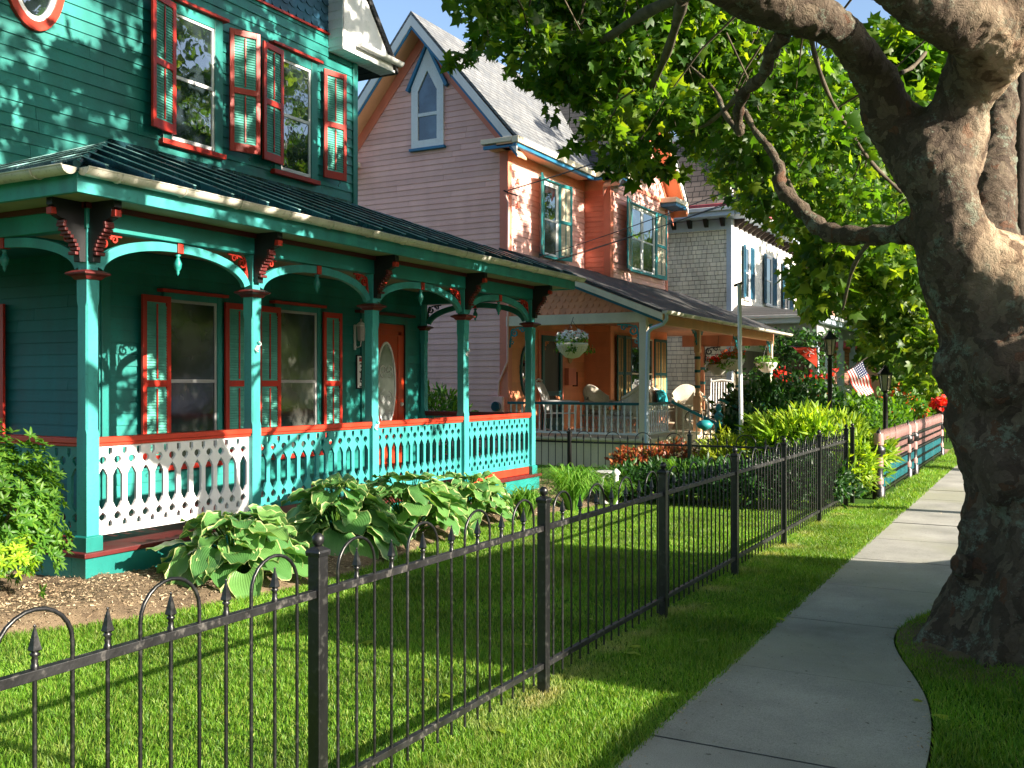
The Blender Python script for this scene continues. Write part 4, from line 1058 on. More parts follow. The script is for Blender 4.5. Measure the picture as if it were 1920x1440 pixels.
# steps with newel posts
ys0, ys1 = PYk[0]+1.4, PYk[1]+1.5
stp = MB()
for i in range(3): stp.box(PX+.12+.28*i, PX+.40+.28*i, ys0, ys1, 0, ZD-.14*(i+1)+.0)
stp.build('porch_steps', 'cream', K, .01)
for y in (ys0, ys1):
    nx = PX+1.0
    Nn = MB(); Nn.lathe((nx, y, 0), [(.06, 0), (.06, .25), (.05, .3), (.055, .5), (.07, .58), (.075, .84)], 14)
    Nn.lathe((nx, y, 0), [(.03, .84), (.05, .86), (.085, .93), (.09, .97), (.05, 1.03), (.03, 1.04), (.055, 1.08), (.062, 1.13), (.04, 1.18), (.0, 1.2)], 14)
    Nn = Nn.build('newel_post', 'tealpink', K)
    a, b = Vector((PX+.05, y, 1.2)), Vector((nx-.04, y, .78))
    m = MB(); d = Vector((0, .035, 0)); t = Vector((0, 0, .06)); m.hexa([a-d, b-d, b+d, a+d, a-d+t, b-d+t, b+d+t, a+d+t]); m.build('stair_rail', 'tealpink', K, .006)
    for k in range(6):
        t_ = (k+.7)/6.6; c = a.lerp(b, t_); zb = max(.1, ZD-.45*t_)
        MB().lathe((c.x, c.y, zb), [(.015, 0), (.022, (c.z-zb)*.3), (.012, (c.z-zb)*.5), (.02, (c.z-zb)*.75), (.014, c.z-zb)], 8).build('baluster', 'cream', K)
# walls, door and window behind the porch
MB().clap(FH, lambda v: (Y0, YB), ZD, 3.88, .117, .01).build('porch_wall', 'orange', K)
MB().clap(FB, lambda v: (YB, Y1), ZD, 3.68, .117, .01).build('porch_bay_wall', 'orange', K)
MB().box(HX-.02, BX-.02, YB+.02, Y1-.02, 0, 3.2).build('bay_core', 'orange', K)
MB().clap(side(YB), lambda v: (HX, BX), ZD, 3.7, .117, .01).build('bay_side_wall', 'orange', K)
MB().fbox(FH, Y0-.03, Y0+.14, ZD, 3.6, -.01, .03).build('porch_corner_board', 'salmon', K)
MB().fbox(FB, YB-.02, YB+.2, ZD, 2.92, -.01, .03).build('porch_corner_board', 'orange', K)
dy0, dy1 = yon(1012, HX), yon(1050, HX)
sd_ = MB(); dt = 2.62
sd_.fbox(FH, dy0, dy0+.11, ZD, dt, 0, .07).fbox(FH, dy1-.11, dy1, ZD, dt, 0, .07).fbox(FH, dy0+.11, dy1-.11, dt-.12, dt, 0, .068).fbox(FH, dy0+.11, dy1-.11, ZD, ZD+.28, 0, .068).fbox(FH, dy0+.11, dy1-.11, 1.32, 1.42, 0, .068)
sd_ = sd_.build('screen_door', 'dteal', K, .003)
MB().fbox(FH, dy0+.11, dy1-.11, ZD+.28, dt-.12, 0, .03).build('screen', 'black', sd_)
for (u, v, sx, sv_) in ((dy0+.11, dt-.12, 1, 1), (dy1-.11, dt-.12, -1, 1), (dy0+.11, 1.32, 1, 1), (dy1-.11, 1.32, -1, 1)):
    fret(FH, u, v, .55, sx, sd_, 'orange', .03, .06, 'door_fretwork')
MB().fbox(FH, dy0-.1, dy0-.001, ZD, dt+.1, 0, .04).fbox(FH, dy1+.001, dy1+.1, ZD, dt+.1, 0, .04).fbox(FH, dy0, dy1, dt+.001, dt+.1, 0, .039).build('door_casing', 'salmon', K)
oc = (yon(985, HX), 1.85)
OW = MB().prism(FH, [el(.26, .52), el(.21, .46)[::-1]], .0, .05).build('oval_window', 'dteal', K); MB().prism(FH, [el(.212, .462)], 0, .03).build('pane', 'glass', OW)
window(FB, 22.25, 23.75, .95, 2.70, K, 'orange', .05, 'cream', .5, 'glass', 'glass', 'dteal', None, double=True)
for hinge, w_, d_ in ((22.22, .95, -1), (23.8, .85, 1)):
    for q in (0, 1): shutter(FB, hinge+d_*q*w_/2, w_/2, d_, .86, 2.72, K, 3, 'dteal', 'tan', .52, .05)
# things on and around the pink porch
T = thing('house_number_board', 'small dark framed white house number board beside the screen door of the pink house', 'sign', (HX, 20, 1.9))
yq = yon(1055, HX+.05); MB().fbox(FH, yq-.09, yq+.09, 1.45, 2.1, .012, .03).build('board', 'black', T, .004); MB().fbox(FH, yq-.055, yq+.055, 1.50, 2.05, .03, .034).build('panel', 'white', T)
for i, z in enumerate((1.95, 1.78, 1.61)): text_mesh('317'[i], .14, FH, yq, z, .035, 'black', T, 'numeral')
T = thing('mailbox', 'rusty red slatted box hanging on the orange wall under the flower basket', 'box', (HX, 20.4, 1.6))
yq = yon(1075, HX+.1); MB().fbox(FH, yq-.28, yq+.12, 1.55, 1.93, .012, .12).build('box_body', 'salmon', T, .006)
m = MB()
for k in range(4): m.fbox(FH, yq+.15+k*.06, yq+.175+k*.06, 1.52, 1.76+.03*k, .012, .05)
m.fbox(FH, yq+.12, yq+.36, 1.60, 1.63, .013, .04).build('rack_bars', 'maroon', T)
T = thing('wall_plaque', 'small round cream wall plaque above the mailbox on the orange wall', 'plaque', (HX, 20.3, 2.2))
oc = (yon(1067, HX), 2.16); MB().prism(FH, [el(.11, .12, 20)], .012, .035).build('disc', 'tan', T, .004)
T = thing('electric_meter', 'grey round electric meter in a grey box on the pink side wall, with conduit', 'meter', (-9.9, Y0, 1))
xm = xon(934, Y0-.05); zm = zon(762, xm, Y0-.05)
MB().fbox(SK, xm-.13, xm+.13, zm-.22, zm+.2, .014, .10).build('meter_box', 'pink', T, .01)
q = MB(); q.prism(SK, [[(xm+.1*cos(w), zm+.1*sin(w)) for w in np.linspace(0, 2*pi, 24, endpoint=False)]], .10, .17).build('meter_dial', 'glass', T, .01)
MB().tube([(xm, Y0-.05, zm+.2), (xm+.02, Y0-.05, zm+.5), (xm+.22, Y0-.06, zm+.9), (xm+.24, Y0-.06, 5.2), (xm+.2, Y0-.12, 5.35)], .022, 8).build('conduit', 'pink', T)
# rocking chairs
def rocking_chair(x, y, rz, label):
    T = thing('rocking_chair', label, 'chair', (x, y, ZD), 'white rocking chairs on the pink porch')
    O = Vector((x, y, ZD)); P3 = lambda a, b, c: O+Vector((a, b, c))
    for s in (-.28, .28):
        MB().tube([P3(-.5, s, .10), P3(-.25, s, .03), P3(0, s, .01), P3(.25, s, .03), P3(.45, s, .09)], .018, 6).build('rocker', 'white', T)
        MB().tube([P3(-.28, s, .04), P3(-.24, s, .42), P3(-.34, s, .8), P3(-.50, s, 1.15)], [.02, .022, .02, .018], 8).build('back_post', 'white', T)
        MB().tube([P3(.26, s, .03), P3(.28, s, .62)], .02, 8).build('front_leg', 'white', T)
        MB().tube([P3(-.30, s*1.05, .66), P3(.0, s*1.1, .66), P3(.34, s*1.1, .64)], .024, 6).build('arm_rest', 'white', T)
    m = MB()
    for k in range(8): m.hexa([P3(-.25+k*.07, -.27, .40), P3(-.19+k*.07, -.27, .40), P3(-.19+k*.07, .27, .40), P3(-.25+k*.07, .27, .40), P3(-.25+k*.07, -.27, .42), P3(-.19+k*.07, -.27, .42), P3(-.19+k*.07, .27, .42), P3(-.25+k*.07, .27, .42)])
    m.build('seat', 'white', T)
    m = MB()
    for k in range(7):
        yy = -.21+k*.07; m.tube([P3(-.25, yy, .45), P3(-.335, yy, .8), P3(-.45, yy, 1.06)], .014, 5)
    m.tube([P3(-.455, -.28, 1.08), P3(-.47, 0, 1.12), P3(-.455, .28, 1.08)], .026, 6).tube([P3(-.25, -.28, .46), P3(-.25, .28, .46)], .02, 6)
    m.build('backrest', 'white', T)
    T.rotation_euler = (0, 0, rz); return T
rocking_chair(xon(1050, 18.6), 18.6, radians(12), 'white slatted rocking chair near the screen door of the pink porch')
rocking_chair(-7.6, 25.6, radians(-75), 'white high backed rocking chair at the far end of the pink porch')
def wicker(x, y, rz, w, name, label, cat='chair', group=None):
    T = thing(name, label, cat, (x, y, ZD), group); O = Vector((x, y, ZD)); P3 = lambda a, b, c: O+Vector((a, b, c)); h = w/2
    m = MB(); n = 14
    prof = []
    for k in range(n+1):
        w_ = pi*.08+pi*.84*k/n; prof.append((-.34*sin(w_)+.05 if False else -.30*sin(w_), h*cos(w_), .72+.26*sin(w_)**2))
    vs = []
    for x_, y_, z_ in prof: vs += [P3(x_*1.1, y_*1.1, z_), P3(x_, y_*.98, .35), P3(x_*.95+.05, y_*.9, .35), P3(x_*1.0+.05, y_*1.0, z_)]
    fs = []
    for i in range(n):
        for k in range(4): fs.append((i*4+k, i*4+(k+1) % 4, (i+1)*4+(k+1) % 4, (i+1)*4+k))
    m.add(vs, fs, True); m.tube([P3(x_*1.06, y_*1.06, z_) for x_, y_, z_ in prof], .035, 6)
    m.build('backrest', 'wicker', T)
    m = MB()
    for k in range(int(w/.07)):
        yy = -h+.05+k*.07
        m.tube([P3(.32, yy, .34), P3(.33, yy+.06, .06)], .007, 4).tube([P3(.32, yy+.06, .34), P3(.33, yy, .06)], .007, 4)
        m.tube([P3(-.02, yy, .34), P3(-.05, yy+.06, .06)], .007, 4)
    for s in (-h, h):
        for k in range(8): m.tube([P3(-.25+k*.07, s, .34), P3(-.18+k*.07, s, .06)], .007, 4).tube([P3(-.18+k*.07, s, .34), P3(-.25+k*.07, s, .06)], .007, 4)
    m.box(O.x-.28, O.x+.34, O.y-h, O.y+h, O.z+.33, O.z+.37).build('seat_base', 'wicker', T)
    for s in (-1, 1):
        MB().tube([P3(-.1, s*h*1.05, .66), P3(.15, s*h*1.08, .62), P3(.34, s*h*1.05, .55), P3(.36, s*h, .3), P3(.34, s*h, .02)], .032, 7).build('arm', 'wicker', T)
    MB().box(O.x-.24, O.x+.3, O.y-h+.04, O.y+h-.04, O.z+.372, O.z+.47).build('seat_cushion', 'cush', T, .04)
    T.rotation_euler = (0, 0, rz); return T
gw = 'wicker seats on the pink porch'
wicker(xon(1125, 19.4), 19.4, radians(-20), .66, 'wicker_chair', 'wicker armchair with a patterned back cushion below the mailbox on the orange wall', group=gw)
wicker(xon(1180, 18.6), 18.6, radians(165), .66, 'wicker_chair', 'wicker armchair seen from behind through the railing, beside the white downspout', group=gw)
sx_, sy_ = xon(1225, 23.2), 23.2
wicker(sx_, sy_, radians(-8), 1.7, 'wicker_sofa', 'long wicker sofa under the shuttered window of the pink porch', 'sofa', gw)
wicker(xon(1290, 24.0), 24.0, radians(-60), .75, 'wicker_chair', 'high backed wicker armchair between sofa and porch column', group=gw)
def pillow(c, s, rz, mat, label):
    T = thing('pillow', label, 'pillow', c, 'pillows on the wicker sofa'); m = MB(); n = 8; vs = []
    for sd2 in (1, -1):
        for i in range(n+1):
            for j in range(n+1):
                a, b = i/n*2-1, j/n*2-1; t = .09*s/.4*(1-a**4)*(1-b**4); k = 1-.08*(1-abs(a*b))
                vs.append(Vector(c)+Vector((sd2*t, a*s/2*k, (b+1)*s/2)))
    q = (n+1)**2
    fs = [(i*(n+1)+j+o, (i+1)*(n+1)+j+o, (i+1)*(n+1)+j+1+o, i*(n+1)+j+1+o) for o in (0, q) for i in range(n) for j in range(n)]
    m.add(vs, fs, True); m.build('pillow_case', mat, T); T.rotation_euler = (0, radians(-15), rz)
pillow((sx_+.10, sy_-.55, ZD+.46), .45, .2, 'cush', 'tan patterned pillow on the near end of the wicker sofa')
pillow((sx_+.22, sy_+.18, ZD+.46), .42, -.1, 'cushb', 'bright turquoise pillow on the wicker sofa')
pillow((sx_+.05, sy_+.55, ZD+.46), .42, -.3, 'cushg', 'dark slate pillow at the far end of the wicker sofa')
T = thing('side_table', 'small round wicker side table in front of the sofa on the pink porch', 'table', (-7.3, 21.6, ZD))
MB().lathe((-7.3, 21.6, ZD), [(.30, .5), (.31, .53), (.29, .55)], 20).build('tabletop', 'wicker', T)
MB().lathe((-7.3, 21.6, ZD), [(.24, 0), (.14, .25), (.2, .5)], 14).build('base', 'wicker', T)

# hanging baskets
def basket(px, py, X, label, flower, w=.24, top=2.72, trail=True):
    y = yon(px, X); z = zon(py, X, y)
    T = thing('hanging_basket', label, 'flower basket', (X, y, z), 'hanging flower baskets along the porches')
    MB().lathe((X, y, z), [(.02, -.20), (w*.45, -.18), (w*.8, -.09), (w*.97, .0), (w*1.05, .02), (w*1.03, .06), (w*.92, .05)], 20).build('bowl', 'wht2', T)
    m = MB()
    for k in range(22):
        a = 2*pi*k/22; m.tube([(X+cos(a)*w*.82, y+sin(a)*w*.82, z-.085), (X+cos(a)*w*1.0, y+sin(a)*w*1.0, z+.0)], .009, 4)
    m.build('ribs', 'white', T)
    m = MB()
    for k in range(3):
        a = 2*pi*k/3+.3; m.tube([(X+cos(a)*w, y+sin(a)*w, z+.05), (X, y, min(top-.06, z+.5))], .004, 4)
    m.tube([(X, y, min(top-.06, z+.5)), (X+.02, y, top)], .006, 4); m.build('hanger_chain', 'iron', T)
    L_ = Leaves(); L_.clump((X, y, z+.10), w*1.15, 330, .055, T_OVAL, flat=.55)
    if trail:
        for k in range(5):
            a = random.random()*6.3; L_.clump((X+cos(a)*w*1.15, y+sin(a)*w*1.15, z-.02-.1*random.random()), .09, 35, .045, T_OVAL)
    L_.build('foliage', 'leaf_mid', T)
    if flower:
        L_ = Leaves(); L_.clump((X, y, z+.19), w*1.05, 300, .035, T_PET, flat=.5, up=1.2); L_.build('flowers', flower, T)
    return T
basket(1073, 650, -7.1, 'ribbed white hanging basket with white flowers over the pink porch railing', 'flowerwhite', .26)
basket(1374, 678, -6.35, 'white hanging basket full of orange flowers between the columns of the pink porch', 'flowerorange', .26)
basket(1346, 688, -6.9, 'white hanging basket with dark red flowers just left of the orange flowered one', 'flowerred', .24, trail=True)
basket(1437, 684, -6.35, 'white hanging basket of yellow green leaves at the last column of the pink porch', None, .26)
basket(1550, 695, -6.1, 'hanging basket of bright red flowers behind the nearer lamp post', 'flowerred', .3)

# ================================================================ the shingled white house
WXf, WY, WYe = -8.17, 28.5, 37.0
H = thing('shingled_house', 'cream shingled house with blue shutters and a dark slate mansard roof, beyond the pink house', 'house', (-10, 32, 0))
MB().box(-18, WXf-.02, WY+.005, WYe, 0, 6.6).build('wall_core', 'gap', H)

m = MB()
v = .5; r_ = 0
while v < 6.15:
    u = -13+(.07 if r_ % 2 else 0)
    while u < WXf-.03:
        w_ = random.uniform(.10, .22); u1 = min(u+w_, WXf-.02)
        m.fbox(side(WY), u, u1-.014, v+random.uniform(-.004, .004), v+.115, 0, random.uniform(.014, .03)); u = u1
    v += .13; r_ += 1
m.build('side_shingles', 'shing_s', H)
m = MB(); v = 2.6
while v < 6.15:
    u = WY
    while u < WYe:
        w_ = random.uniform(.14, .3); u1 = min(u+w_, WYe); m.fbox(front(WXf), u, u1-.008, v, v+.125, 0, random.uniform(.012, .022)); u = u1
    v += .13
m.build('front_shingles', 'wht2', H)
MB().box(WXf-.12, WXf+.03, WY-.035, WY+.14, 0, 6.45).build('corner_board', 'lav', H, .004)
MB().box(-14, WXf-.121, WY-.03, WY+.0, 6.12, 6.42).build('frieze_board', 'lav', H)
MB().box(WXf, WXf+.03, WY+.141, WYe, 6.12, 6.42).build('frieze_board', 'white', H)
c = MB(); c.box(-18, WXf+.55, WY-.55, WYe+.4, 6.44, 6.58).build('eave', 'lav', H, .01)
MB().box(-18, WXf+.62, WY-.62, WYe+.45, 6.582, 6.70).build('cornice', 'white', H, .015)
MB().box(-18, WXf+.60, WY-.60, WYe+.45, 6.702, 6.80).build('roof_edge', 'rose', H, .02)
for k in range(8):
    x = WXf-.22-.5*k; MB().prism(Fr((x, 0, 0), (0, -1, 0), (-1, 0, 0)), [[(-WY, 6.435), (-WY, 6.2), (-WY+.08, 6.22), (-WY+.2, 6.36), (-WY+.24, 6.435)]], -.06, .06).build('eave_bracket', 'black', H)
for k in range(16):
    y = WY+.3+.5*k; MB().prism(side(y), [[(WXf+.03, 6.435), (WXf+.03, 6.2), (WXf+.1, 6.22), (WXf+.3, 6.36), (WXf+.34, 6.435)]], -.05, .05).build('eave_bracket', 'wood', H)
ms = MB(); P8 = lambda y, z, i: None
zt = 9.0; pts0 = [(-18, WY-.35), (WXf+.35, WY-.35), (WXf+.35, WYe+.2)]
def mans(z, ins): return [(-18, WY-.35+ins, z), (WXf+.35-ins, WY-.35+ins, z), (WXf+.35-ins, WYe+.2, z)]
lv = [(6.80, 0), (7.1, .28), (7.6, .52), (8.3, .72), (zt, .88)]
sm1, sm2 = MB(), MB()
for (z0_, i0), (z1_, i1) in zip(lv, lv[1:]):
    a, b = mans(z0_, i0), mans(z1_, i1)
    sm1.add([a[0], a[1], b[1], b[0]], [(0, 1, 2, 3)]); sm2.add([a[1], a[2], b[2], b[1]], [(0, 1, 2, 3)])
sm1.build('mansard_side', 'slate', H); sm2.build('mansard_front', 'slate_f', H)
t_ = mans(zt, .88); MB().box(-18, t_[1][0]+.1, t_[1][1]-.1, WYe+.3, zt, zt+.16).build('upper_cornice', 'white', H)
hp = MB().tube([mans(z, i-.0)[1] for z, i in lv], .06, 6).build('hip_trim', 'wht2', H)
for (pa, pb, pc, pd) in ((1389, 1394, 1402, 1407), (1428, 1433, 1444, 1449), (1463, 1467, 1476, 1481)):
    fr = front(WXf+.02); a, b = yon(pb, WXf), yon(pc, WXf)
    window(fr, a, b, 4.2, 5.75, H, 'white', .08, 'white', .5, 'glass', 'screen', 'white', None)
    for (q, w) in ((yon(pa, WXf), a-.05), (b+.05, yon(pd, WXf)+.1)):
        shutter(fr, w if q < a else q, abs(w-q), -1 if q < a else 1, 4.2, 5.8, H, 3, 'dblue', 'dblue')
# its porch
wx, wy, wye = -5.45, 28.0, 38
MB().box(-9, wx, wy, wye, 3.28, 3.42).build('porch_eave', 'lav', H, .01)
MB().box(-9, wx+.06, wy-.06, wye, 3.422, 3.52).build('porch_gutter', 'white', H, .01)
slab(q := MB(), [(wx+.05, wy-.05, 3.53), (wx+.05, wye, 3.53), (WXf, wye, 3.95), (WXf, wy+1.2, 3.95)], .02); slab(q, [(-9, wy-.05, 3.53), (wx+.05, wy-.05, 3.53), (WXf, wy+1.2, 3.95), (-9, wy+1.2, 3.95)], .02); q.build('porch_roof', 'roofdark', H)
MB().box(-9, wx-.2, wy+.2, wy+.35, 2.95, 3.279).box(wx-.35, wx-.201, wy+.351, wye, 2.95, 3.279).build('porch_beam', 'meter', H)
for y in (wy+.3, 30.3, 32.2, 34.4, 36.4):
    MB().sqlathe((wx-.27, y, 0), [(.1, .4), (.1, 2.6), (.06, 2.62), (.07, 2.95)]).build('porch_column', 'lav', H)
for k in range(26):
    MB().box(wx-.30, wx-.24, 30.4+k*.28, 30.48+k*.28, .7, 1.45).build('baluster', 'white', H)
MB().box(wx-.33, wx-.21, 30.3, 37.8, 1.451, 1.52).build('hand_rail', 'white', H); MB().box(-9, wx-.1, wy+.1, wye, .5, .62).build('porch_deck', 'meter', H)
MB().tube([(wx-.1, 31.6, 1.45), (wx+1.5, 31.6, .6)], .04, 6).tube([(wx-.1, 32.9, 1.45), (wx+1.5, 32.9, .6)], .04, 6).build('stair_rail', 'white', H)
# ---- houses farther along
B1 = thing('brown_shingled_house', 'brown shingled house with a white corner bay mostly hidden by leaves, past the shingled house', 'house', (-9, 43, 0))
MB().box(-16, -7.4, 39.5, 47, 0, 7.2).build('wall', shinglemat('brown_shingle', (.30, .15, .10), (.38, .19, .13), (.12, .07, .05), .25, .15, 'XZ', .015), B1)
slab(q := MB(), [(-6.9, 39.1, 7.2), (-6.9, 47.4, 7.2), (-11.5, 47.4, 10.5), (-11.5, 39.1, 10.5)], .1); q.build('roof', 'roofdark', B1)
MB().box(-7.4, -6.6, 41.5, 46, 3.2, 6.8).build('bay', 'wht2', B1, .02)
for y in (42, 43.6): window(front(-6.59), y, y+.8, 4.2, 6.0, B1, 'white', .08, 'white', .5, 'glass', 'glass', None, None)
window(side(41.49), -7.3, -6.8, 4.2, 6.0, B1, 'white', .06, 'white', .5, 'glass', 'glass', None, None)
MB().box(-7.4, -5.0, 39.6, 47, 3.0, 3.25).build('porch_roof', 'rose', B1)
for y in (39.8, 42, 44.4, 46.8): MB().sqlathe((-5.2, y, 0), [(.12, .4), (.12, 3.0)]).build('porch_column', 'salmon', B1)
MB().box(-5.3, -5.1, 39.8, 47, .5, 1.3).build('porch_rail', 'rose', B1)
B2 = thing('peach_house', 'peach porch front with pale columns seen between the flag and the far lamp', 'house', (-8, 54, 0))
MB().box(-14, -5.8, 50, 58, 0, 6.5).build('wall', 'peach', B2); MB().box(-5.8, -3.6, 50, 58, 3.0, 3.4).build('porch_roof', 'cream', B2)
slab(q := MB(), [(-5.4, 49.6, 6.5), (-5.4, 58.4, 6.5), (-10, 58.4, 9.5), (-10, 49.6, 9.5)], .1); q.build('roof', 'roofgrey', B2)
for y in (50.2, 52.6, 55, 57.6): MB().sqlathe((-3.8, y, 0), [(.13, .4), (.13, 3.0)]).build('porch_column', 'cream', B2)
MB().box(-3.85, -3.7, 50.2, 57.6, .5, 1.4).build('porch_rail', 'peach', B2)
for y in (51, 54, 56.4): window(front(-5.79), y, y+.9, 1.2, 2.7, B2, 'cream', .1, 'white', .5, 'glass', 'glass', None, None)
B3 = thing('pale_blue_house', 'distant pale blue house with white porch posts at the end of the street', 'house', (-6, 78, 0))
MB().box(-15, -3.5, 76, 88, 0, 6).build('wall', 'lav', B3); MB().box(-12, -2.5, 73.5, 75.99, 2.7, 3.1).build('porch_roof', 'white', B3)
slab(q := MB(), [(-16, 75.5, 6), (-3, 75.5, 6), (-3, 82, 10), (-16, 82, 10)], .1); q.build('roof', 'roofgrey', B3)
for k in range(6): MB().sqlathe((-11+k*1.6, 73.7, 0), [(.12, .3), (.12, 2.7)]).build('porch_column', 'tealpink' if k % 2 else 'white', B3)
MB().box(-12, -2.6, 73.6, 73.7, .5, 1.2).build('porch_rail', 'white', B3)
for k in range(5): window(side(75.99), -10.6+k*1.6, -9.8+k*1.6, 1.2, 2.5, B3, 'white', .1, 'white', .5, 'glass', 'glass', None, None)

# ================================================================ ground, lawn, walk, street
def st(o): return tag(o, kind='structure')
FX, SX0 = -2.31, -1.587
def xr(y):
    k = math.exp(-((y-6.75)/1.15)**2); return -.44-.42*k
g = MB()
g.add([(-400, -200, -.012), (SX0-.012, -200, -.012), (SX0-.012, 600, -.012), (-400, 600, -.012)], [(0, 1, 2, 3)])
st(g.build('lawn_ground', 'lawn'))
g = MB(); ys = np.arange(-6, 70, .25)
for a, b in zip(ys, ys[1:]): g.add([(xr(a)+.012, a, -.012), (1.45, a, -.012), (1.45, b, -.012), (xr(b)+.012, b, -.012)], [(0, 1, 2, 3)])
g.add([(-.4, 69.75, -.012), (1.45, 69.75, -.012), (1.45, 600, -.012), (-.4, 600, -.012)], [(0, 1, 2, 3)])
st(g.build('planting_strip', 'lawn'))
g = MB()
for k in range(-6, 60):
    y0 = .34+1.3*k+.014; y1 = y0+1.3-.028; n = 10
    ysl = [y0+(y1-y0)*i/n for i in range(n+1)]
    tilt = random.uniform(-.003, .003)
    top = [(SX0+.006, y, .0+tilt) for y in ysl]+[(xr(y)-.006, y, .0+tilt) for y in reversed(ysl)]
    m_ = len(top); b_ = [(x, y, -.12) for x, y, z in top]
    g.add(top+b_, [tuple(reversed(range(m_)))]+[(i, i+m_, (i+1) % m_+m_, (i+1) % m_) for i in range(m_)])
    for i in range(0): pass
sw = st(g.build('sidewalk', 'concrete')); bv = sw.modifiers.new('b', 'BEVEL'); bv.width = .008; bv.segments = 2; bv.limit_method = 'ANGLE'
st(MB().box(SX0-.02, 1.46, -8, 85, -.12, -.09).build('soil', 'wood'))
st(MB().box(1.45, 1.62, -60, 400, -.14, .0).build('kerb', 'concrete', bevel=.015))
st(MB().box(1.62, 9.5, -60, 400, -.3, -.135).build('street', 'asphalt'))
st(MB().box(9.5, 9.67, -60, 400, -.14, .0).build('kerb', 'concrete'))
st(MB().box(9.67, 300, -60, 400, -.14, -.02).build('far_lawn', 'lawn'))
st(MB().box(-6.5, SX0-.02, 24.3, 25.9, -.05, .004).build('brick_path', 'brick'))
# mulch bed in front of the porch
def bed_edge(y): return -5.33+.16*sin(y*1.1+.6)-.45*max(0, (4.9-y)/1.2)**1.3
def mound(x, y):
    e = bed_edge(y)-x
    if e < 0: return -.02
    n_ = noise.noise(Vector((x*1.3, y*1.3, 0)))*.05+noise.noise(Vector((x*9, y*9, 3)))*.022+noise.noise(Vector((x*30, y*30, 3)))*.010
    return min(1, e/.22)**.7*(.085+n_)-.01
xs_ = np.arange(-8.0, -4.9, .035); ys_ = np.arange(2.6, 14.0, .035)
V = np.array([(x, y, mound(x, y)) for y in ys_ for x in xs_]); nx_ = len(xs_)
I = np.arange(len(ys_)-1)[:, None]*nx_+np.arange(nx_-1)[None]; I = I.ravel()
o = npmesh('mulch_bed', V, np.stack([I, I+1, I+nx_+1, I+nx_], 1), 'soil', smooth=True); st(o)
L_ = Leaves(); n = 42000
P_ = np.empty((n, 3)); P_[:, 1] = 2.8+10.6*RNG.random(n)**1.15; P_[:, 0] = -6.9+1.75*RNG.random(n)
keep = np.array([bed_edge(y)-x > .01+.05*random.random() and mound(x, y) > -.02 for x, y in P_[:, :2]]); P_ = P_[keep]
P_[:, 2] = [mound(x, y)+.004+.008*random.random() for x, y in P_[:, :2]]
n = len(P_); dr = RNG.normal(size=(n, 3)); dr[:, 2] *= .3; nr = RNG.normal(size=(n, 3))*.45+np.array([0, 0, 1])
chipT = (np.array([(-.2, 0, 0), (.2, .05, 0), (.16, 1, .06), (-.18, .9, 0)]), np.array([(0, 1, 2), (0, 2, 3)]))
L_.add(*scatter(P_, dr, nr, .009+.022*RNG.random(n)**2, chipT))
tag(L_.build('mulch_chips', 'chip'), 'shredded tan bark mulch heaped in the bed below the teal porch', 'mulch', kind='stuff')

# grass blades
def blades(name, x0, x1, y0, y1, dens, h, w, test=None, label=None):
    n = int((x1-x0)*(y1-y0)*dens); P = np.empty((n, 3)); P[:, 0] = x0+(x1-x0)*RNG.random(n); P[:, 1] = y0+(y1-y0)*RNG.random(n); P[:, 2] = -.012
    if test is not None: P = P[test(P)]
    n = len(P); a = RNG.random(n)*6.283; ln = RNG.normal(size=(n, 2))*.45
    hh = h*(.55+.6*RNG.random(n))*(1+.25*np.sin(P[:, 0]*3.1+np.sin(P[:, 1]*2.3)*2))
    dx = np.stack([np.cos(a), np.sin(a), np.zeros(n)], 1)*(w/2)
    mid = P+np.stack([ln[:, 0]*hh*.4, ln[:, 1]*hh*.4, hh*.6], 1); tip = P+np.stack([ln[:, 0]*hh, ln[:, 1]*hh, hh], 1)
    V = np.stack([P-dx, P+dx, mid+dx*.8, mid-dx*.8, tip], 1).reshape(-1, 3)
    b = np.arange(n)[:, None]*5
    Fc = np.concatenate([b+np.array([[0, 1, 2]]), b+np.array([[0, 2, 3]]), b+np.array([[3, 2, 4]])], 0)
    return tag(npmesh(name, V, Fc, 'blade'), label, 'grass', kind='stuff')
def near(d0, d1):
    def t(P):
        dd = -SY*P[:, 0]+CY*P[:, 1]; r = CY*P[:, 0]+SY*P[:, 1]
        return (dd > d0) & (dd <= d1) & (np.abs(r) < .72*dd+.9)
    return t
be = lambda P: P[:, 0] > np.array([bed_edge(y) for y in P[:, 1]])-.02
def both(a, b): return lambda P: a(P) & b(P)
blades('grass', -8.5, FX+.05, .2, 7.5, 8500, .034, .0042, both(near(1.2, 6.3), be), 'bright green mown lawn between the black fence and the mulch bed, nearest part')
blades('grass', -6.3, FX+.05, 4.0, 13.6, 5500, .035, .006, both(near(6.3, 15), be), 'mown lawn farther along behind the black fence, partly shaded')
blades('grass', FX+.05, SX0+.022, 1.5, 7.0, 10500, .036, .0042, near(1.2, 6.3), 'mown grass verge between black fence and sidewalk, nearest part')
blades('grass', FX+.05, SX0+.022, 5.0, 14, 6500, .037, .006, near(6.3, 13), 'mown grass verge between black fence and sidewalk, farther part')
blades('grass', FX+.3, SX0+.03, 13, 34, 1800, .055, .012, None, 'grass verge beside the striped fence')
blades('grass', -.85, 1.3, 2.5, 7.6, 7500, .05, .005, lambda P: (P[:, 0] > np.array([xr(y)+.015 for y in P[:, 1]])) & near(1.2, 9)(P) & (((P[:, 0]-.08)/.72)**2+((P[:, 1]-6.85)/.8)**2 > 1+.3*np.sin(P[:, 0]*9)), 'shaded grass at the foot of the big tree')
blades('grass', -2.2, 1.2, 34, 60, 300, .09, .03, None, 'sunny grass far down the street')
